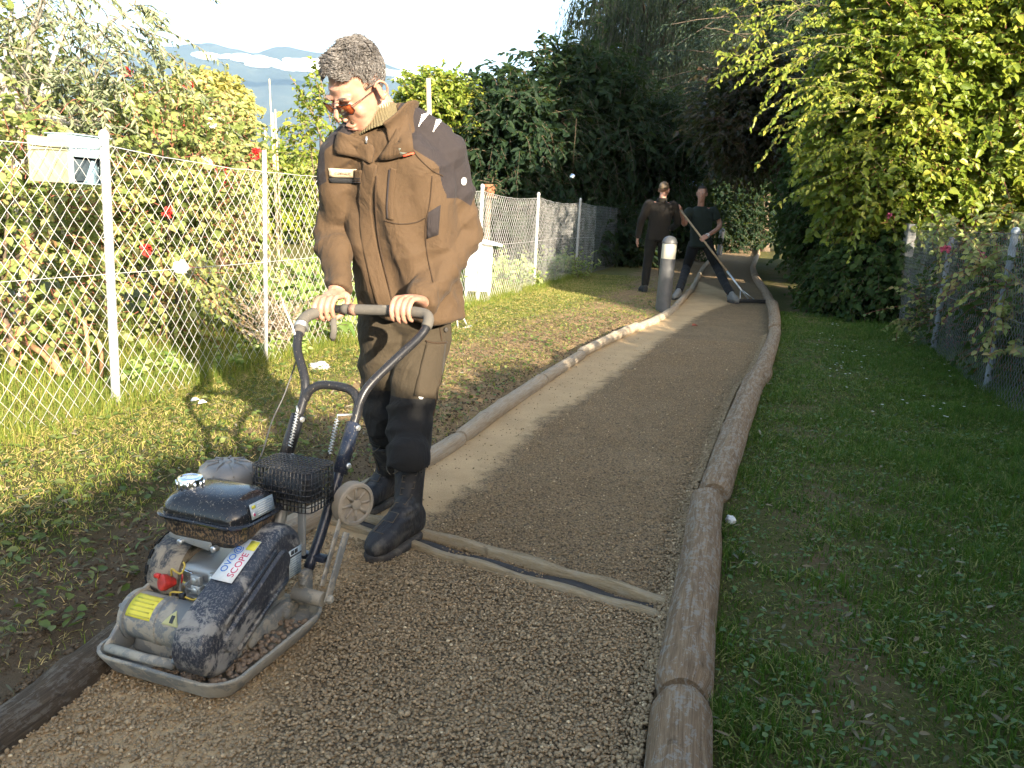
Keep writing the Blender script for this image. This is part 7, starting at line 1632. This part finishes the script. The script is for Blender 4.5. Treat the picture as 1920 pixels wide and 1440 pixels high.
m = MB(); m.cyl((0, 0, 0), (0, 0, hz_ + .2), .025, n=8); m.build('pole', M_bark, e)
p = at(811, 200, 17.5); p0 = np.array([p[0], 17.5, 0]); m = MB(); t0 = at(803, 147, 17.5) - p0; m.tube([(.12, 0, 0), t0], [.06, .05], 10); o = m.build('wooden_pole', plain('bare_pole', (.42, .34, .23), .8, 0, 12, .2, .4, .01), None, smooth=True); o.location = p0; tag(o, 'bare pale wooden pole in front of the round sunlit shrub', 'pole')
for i, (a, b, w, lab) in enumerate([((505, 148), (519, 300), .012, 'tall thin garden cane left of the man'), ((511, 212), (521, 300), .018, 'pale stake beside the tallest cane'), ((516, 205), (527, 300), .014, 'pale stake right of the tallest cane'), ((497, 244), (502, 300), .018, 'short stake left of the tallest cane')]):
    q0 = at(*b, 14); q1 = at(*a, 14); p0 = np.array([q0[0], 14, 0]); m = MB(); m.tube([(.02, 0, 0), q1 - p0], [w * 1.1, w], 7); o = m.build('garden_stake', plain('bamboo', (.46, .38, .24), .7) if i == 0 else bpy.data.materials['bamboo'], None, smooth=True); o.location = p0; tag(o, lab, 'stake', 'garden stakes')
p = at(438, 275, 15); p0 = np.array([p[0], 15, 0]); e = thing_at('garden_shed', p0, 'small shed with black arched roof behind the rose bushes', 'shed'); zt = at(438, 250, 15)[2]
m = MB(); m.box((0, 0, (zt - .3) / 2), (.62, .8, zt - .3)); m.build('wall', plain('brown_boards', (.22, .13, .08), .8), e); m = MB(); arc = [(.36 * math.cos(t), zt - .32 + .32 * math.sin(t)) for t in np.linspace(0, math.pi, 14)]; arc += [(.33 * math.cos(t), zt - .34 + .30 * math.sin(t)) for t in np.linspace(math.pi, 0, 14)]; m.prism(arc, (0, 0, 0), (1, 0, 0), (0, 0, 1), (0, 1, 0), -.45, .45); m.build('roof', plain('black_roof', (.014, .014, .015), .5), e)
# crumpled plastic bags, petals, stones
def crumple(name, p, s, mat, label, cat, seed):
    m = MB(); m.ell((0, 0, 0), s, None, 22, 14); V = np.concatenate(m.V); V = V * (1 + .45 * fbm(V / max(s) * 2.2, 1.2, seed, 3) + .18 * vnoise(V / max(s) * 7, 1, seed + 3))[:, None]; V[:, 2] = np.maximum(V[:, 2], -.6 * s[2])
    me = mesh_np(name, V, m.F); o = link(name, me, mat); o.location = p; return tag(o, label, cat)
g = NG('thin_plastic'); g.set((.72, .72, .70), .25); g.b.inputs['Transmission Weight'].default_value = .45; M_plas = g.m
crumple('plastic_bag', gp(598, 688, .03), (.075, .06, .035), M_plas, 'crumpled clear plastic on the grass between the handle tubes', 'plastic', 2)
crumple('paper_scrap', at(338, 503, fence_y(338, 503) + .3), (.05, .04, .05), M_white, 'crumpled white paper caught behind the fence by the rose bush', 'paper', 5)
for i, (px, py_t, lab) in enumerate([(357, 752, 'white petal on the grass nearest the fence'), (371, 757, 'white petal lying right of another petal on the grass')]):
    o = leaf_mesh('petal', np.zeros((1, 3)), np.array([[1.0, .3, .3]]), np.array([[0, -.5, 1.0]]), .05, .035, np.array([.5]), M_white); o.location = gp(px, py_t, .05); tag(o, lab, 'petal')
o = crumple('white_stone', gp(1371, 975, .03), (.020, .026, .018), plain('pale_stone', (.55, .54, .50), .8), 'small white stone against the right-hand log', 'stone', 9)
for i, (px, py_t, lab, c) in enumerate([(1297, 611, 'brown dead leaf on the gravel path before the rake', (.22, .06, .03)), (950, 1010, None, None)]):
    if lab: o = leaf_mesh('dead_leaf', np.zeros((1, 3)), np.array([[1.0, .4, .1]]), np.array([[0, -.3, 1.0]]), .09, .06, np.array([.5]), plain('dead_leaf', c, .8)); o.location = gp(px, py_t, .02); tag(o, lab, 'leaf')
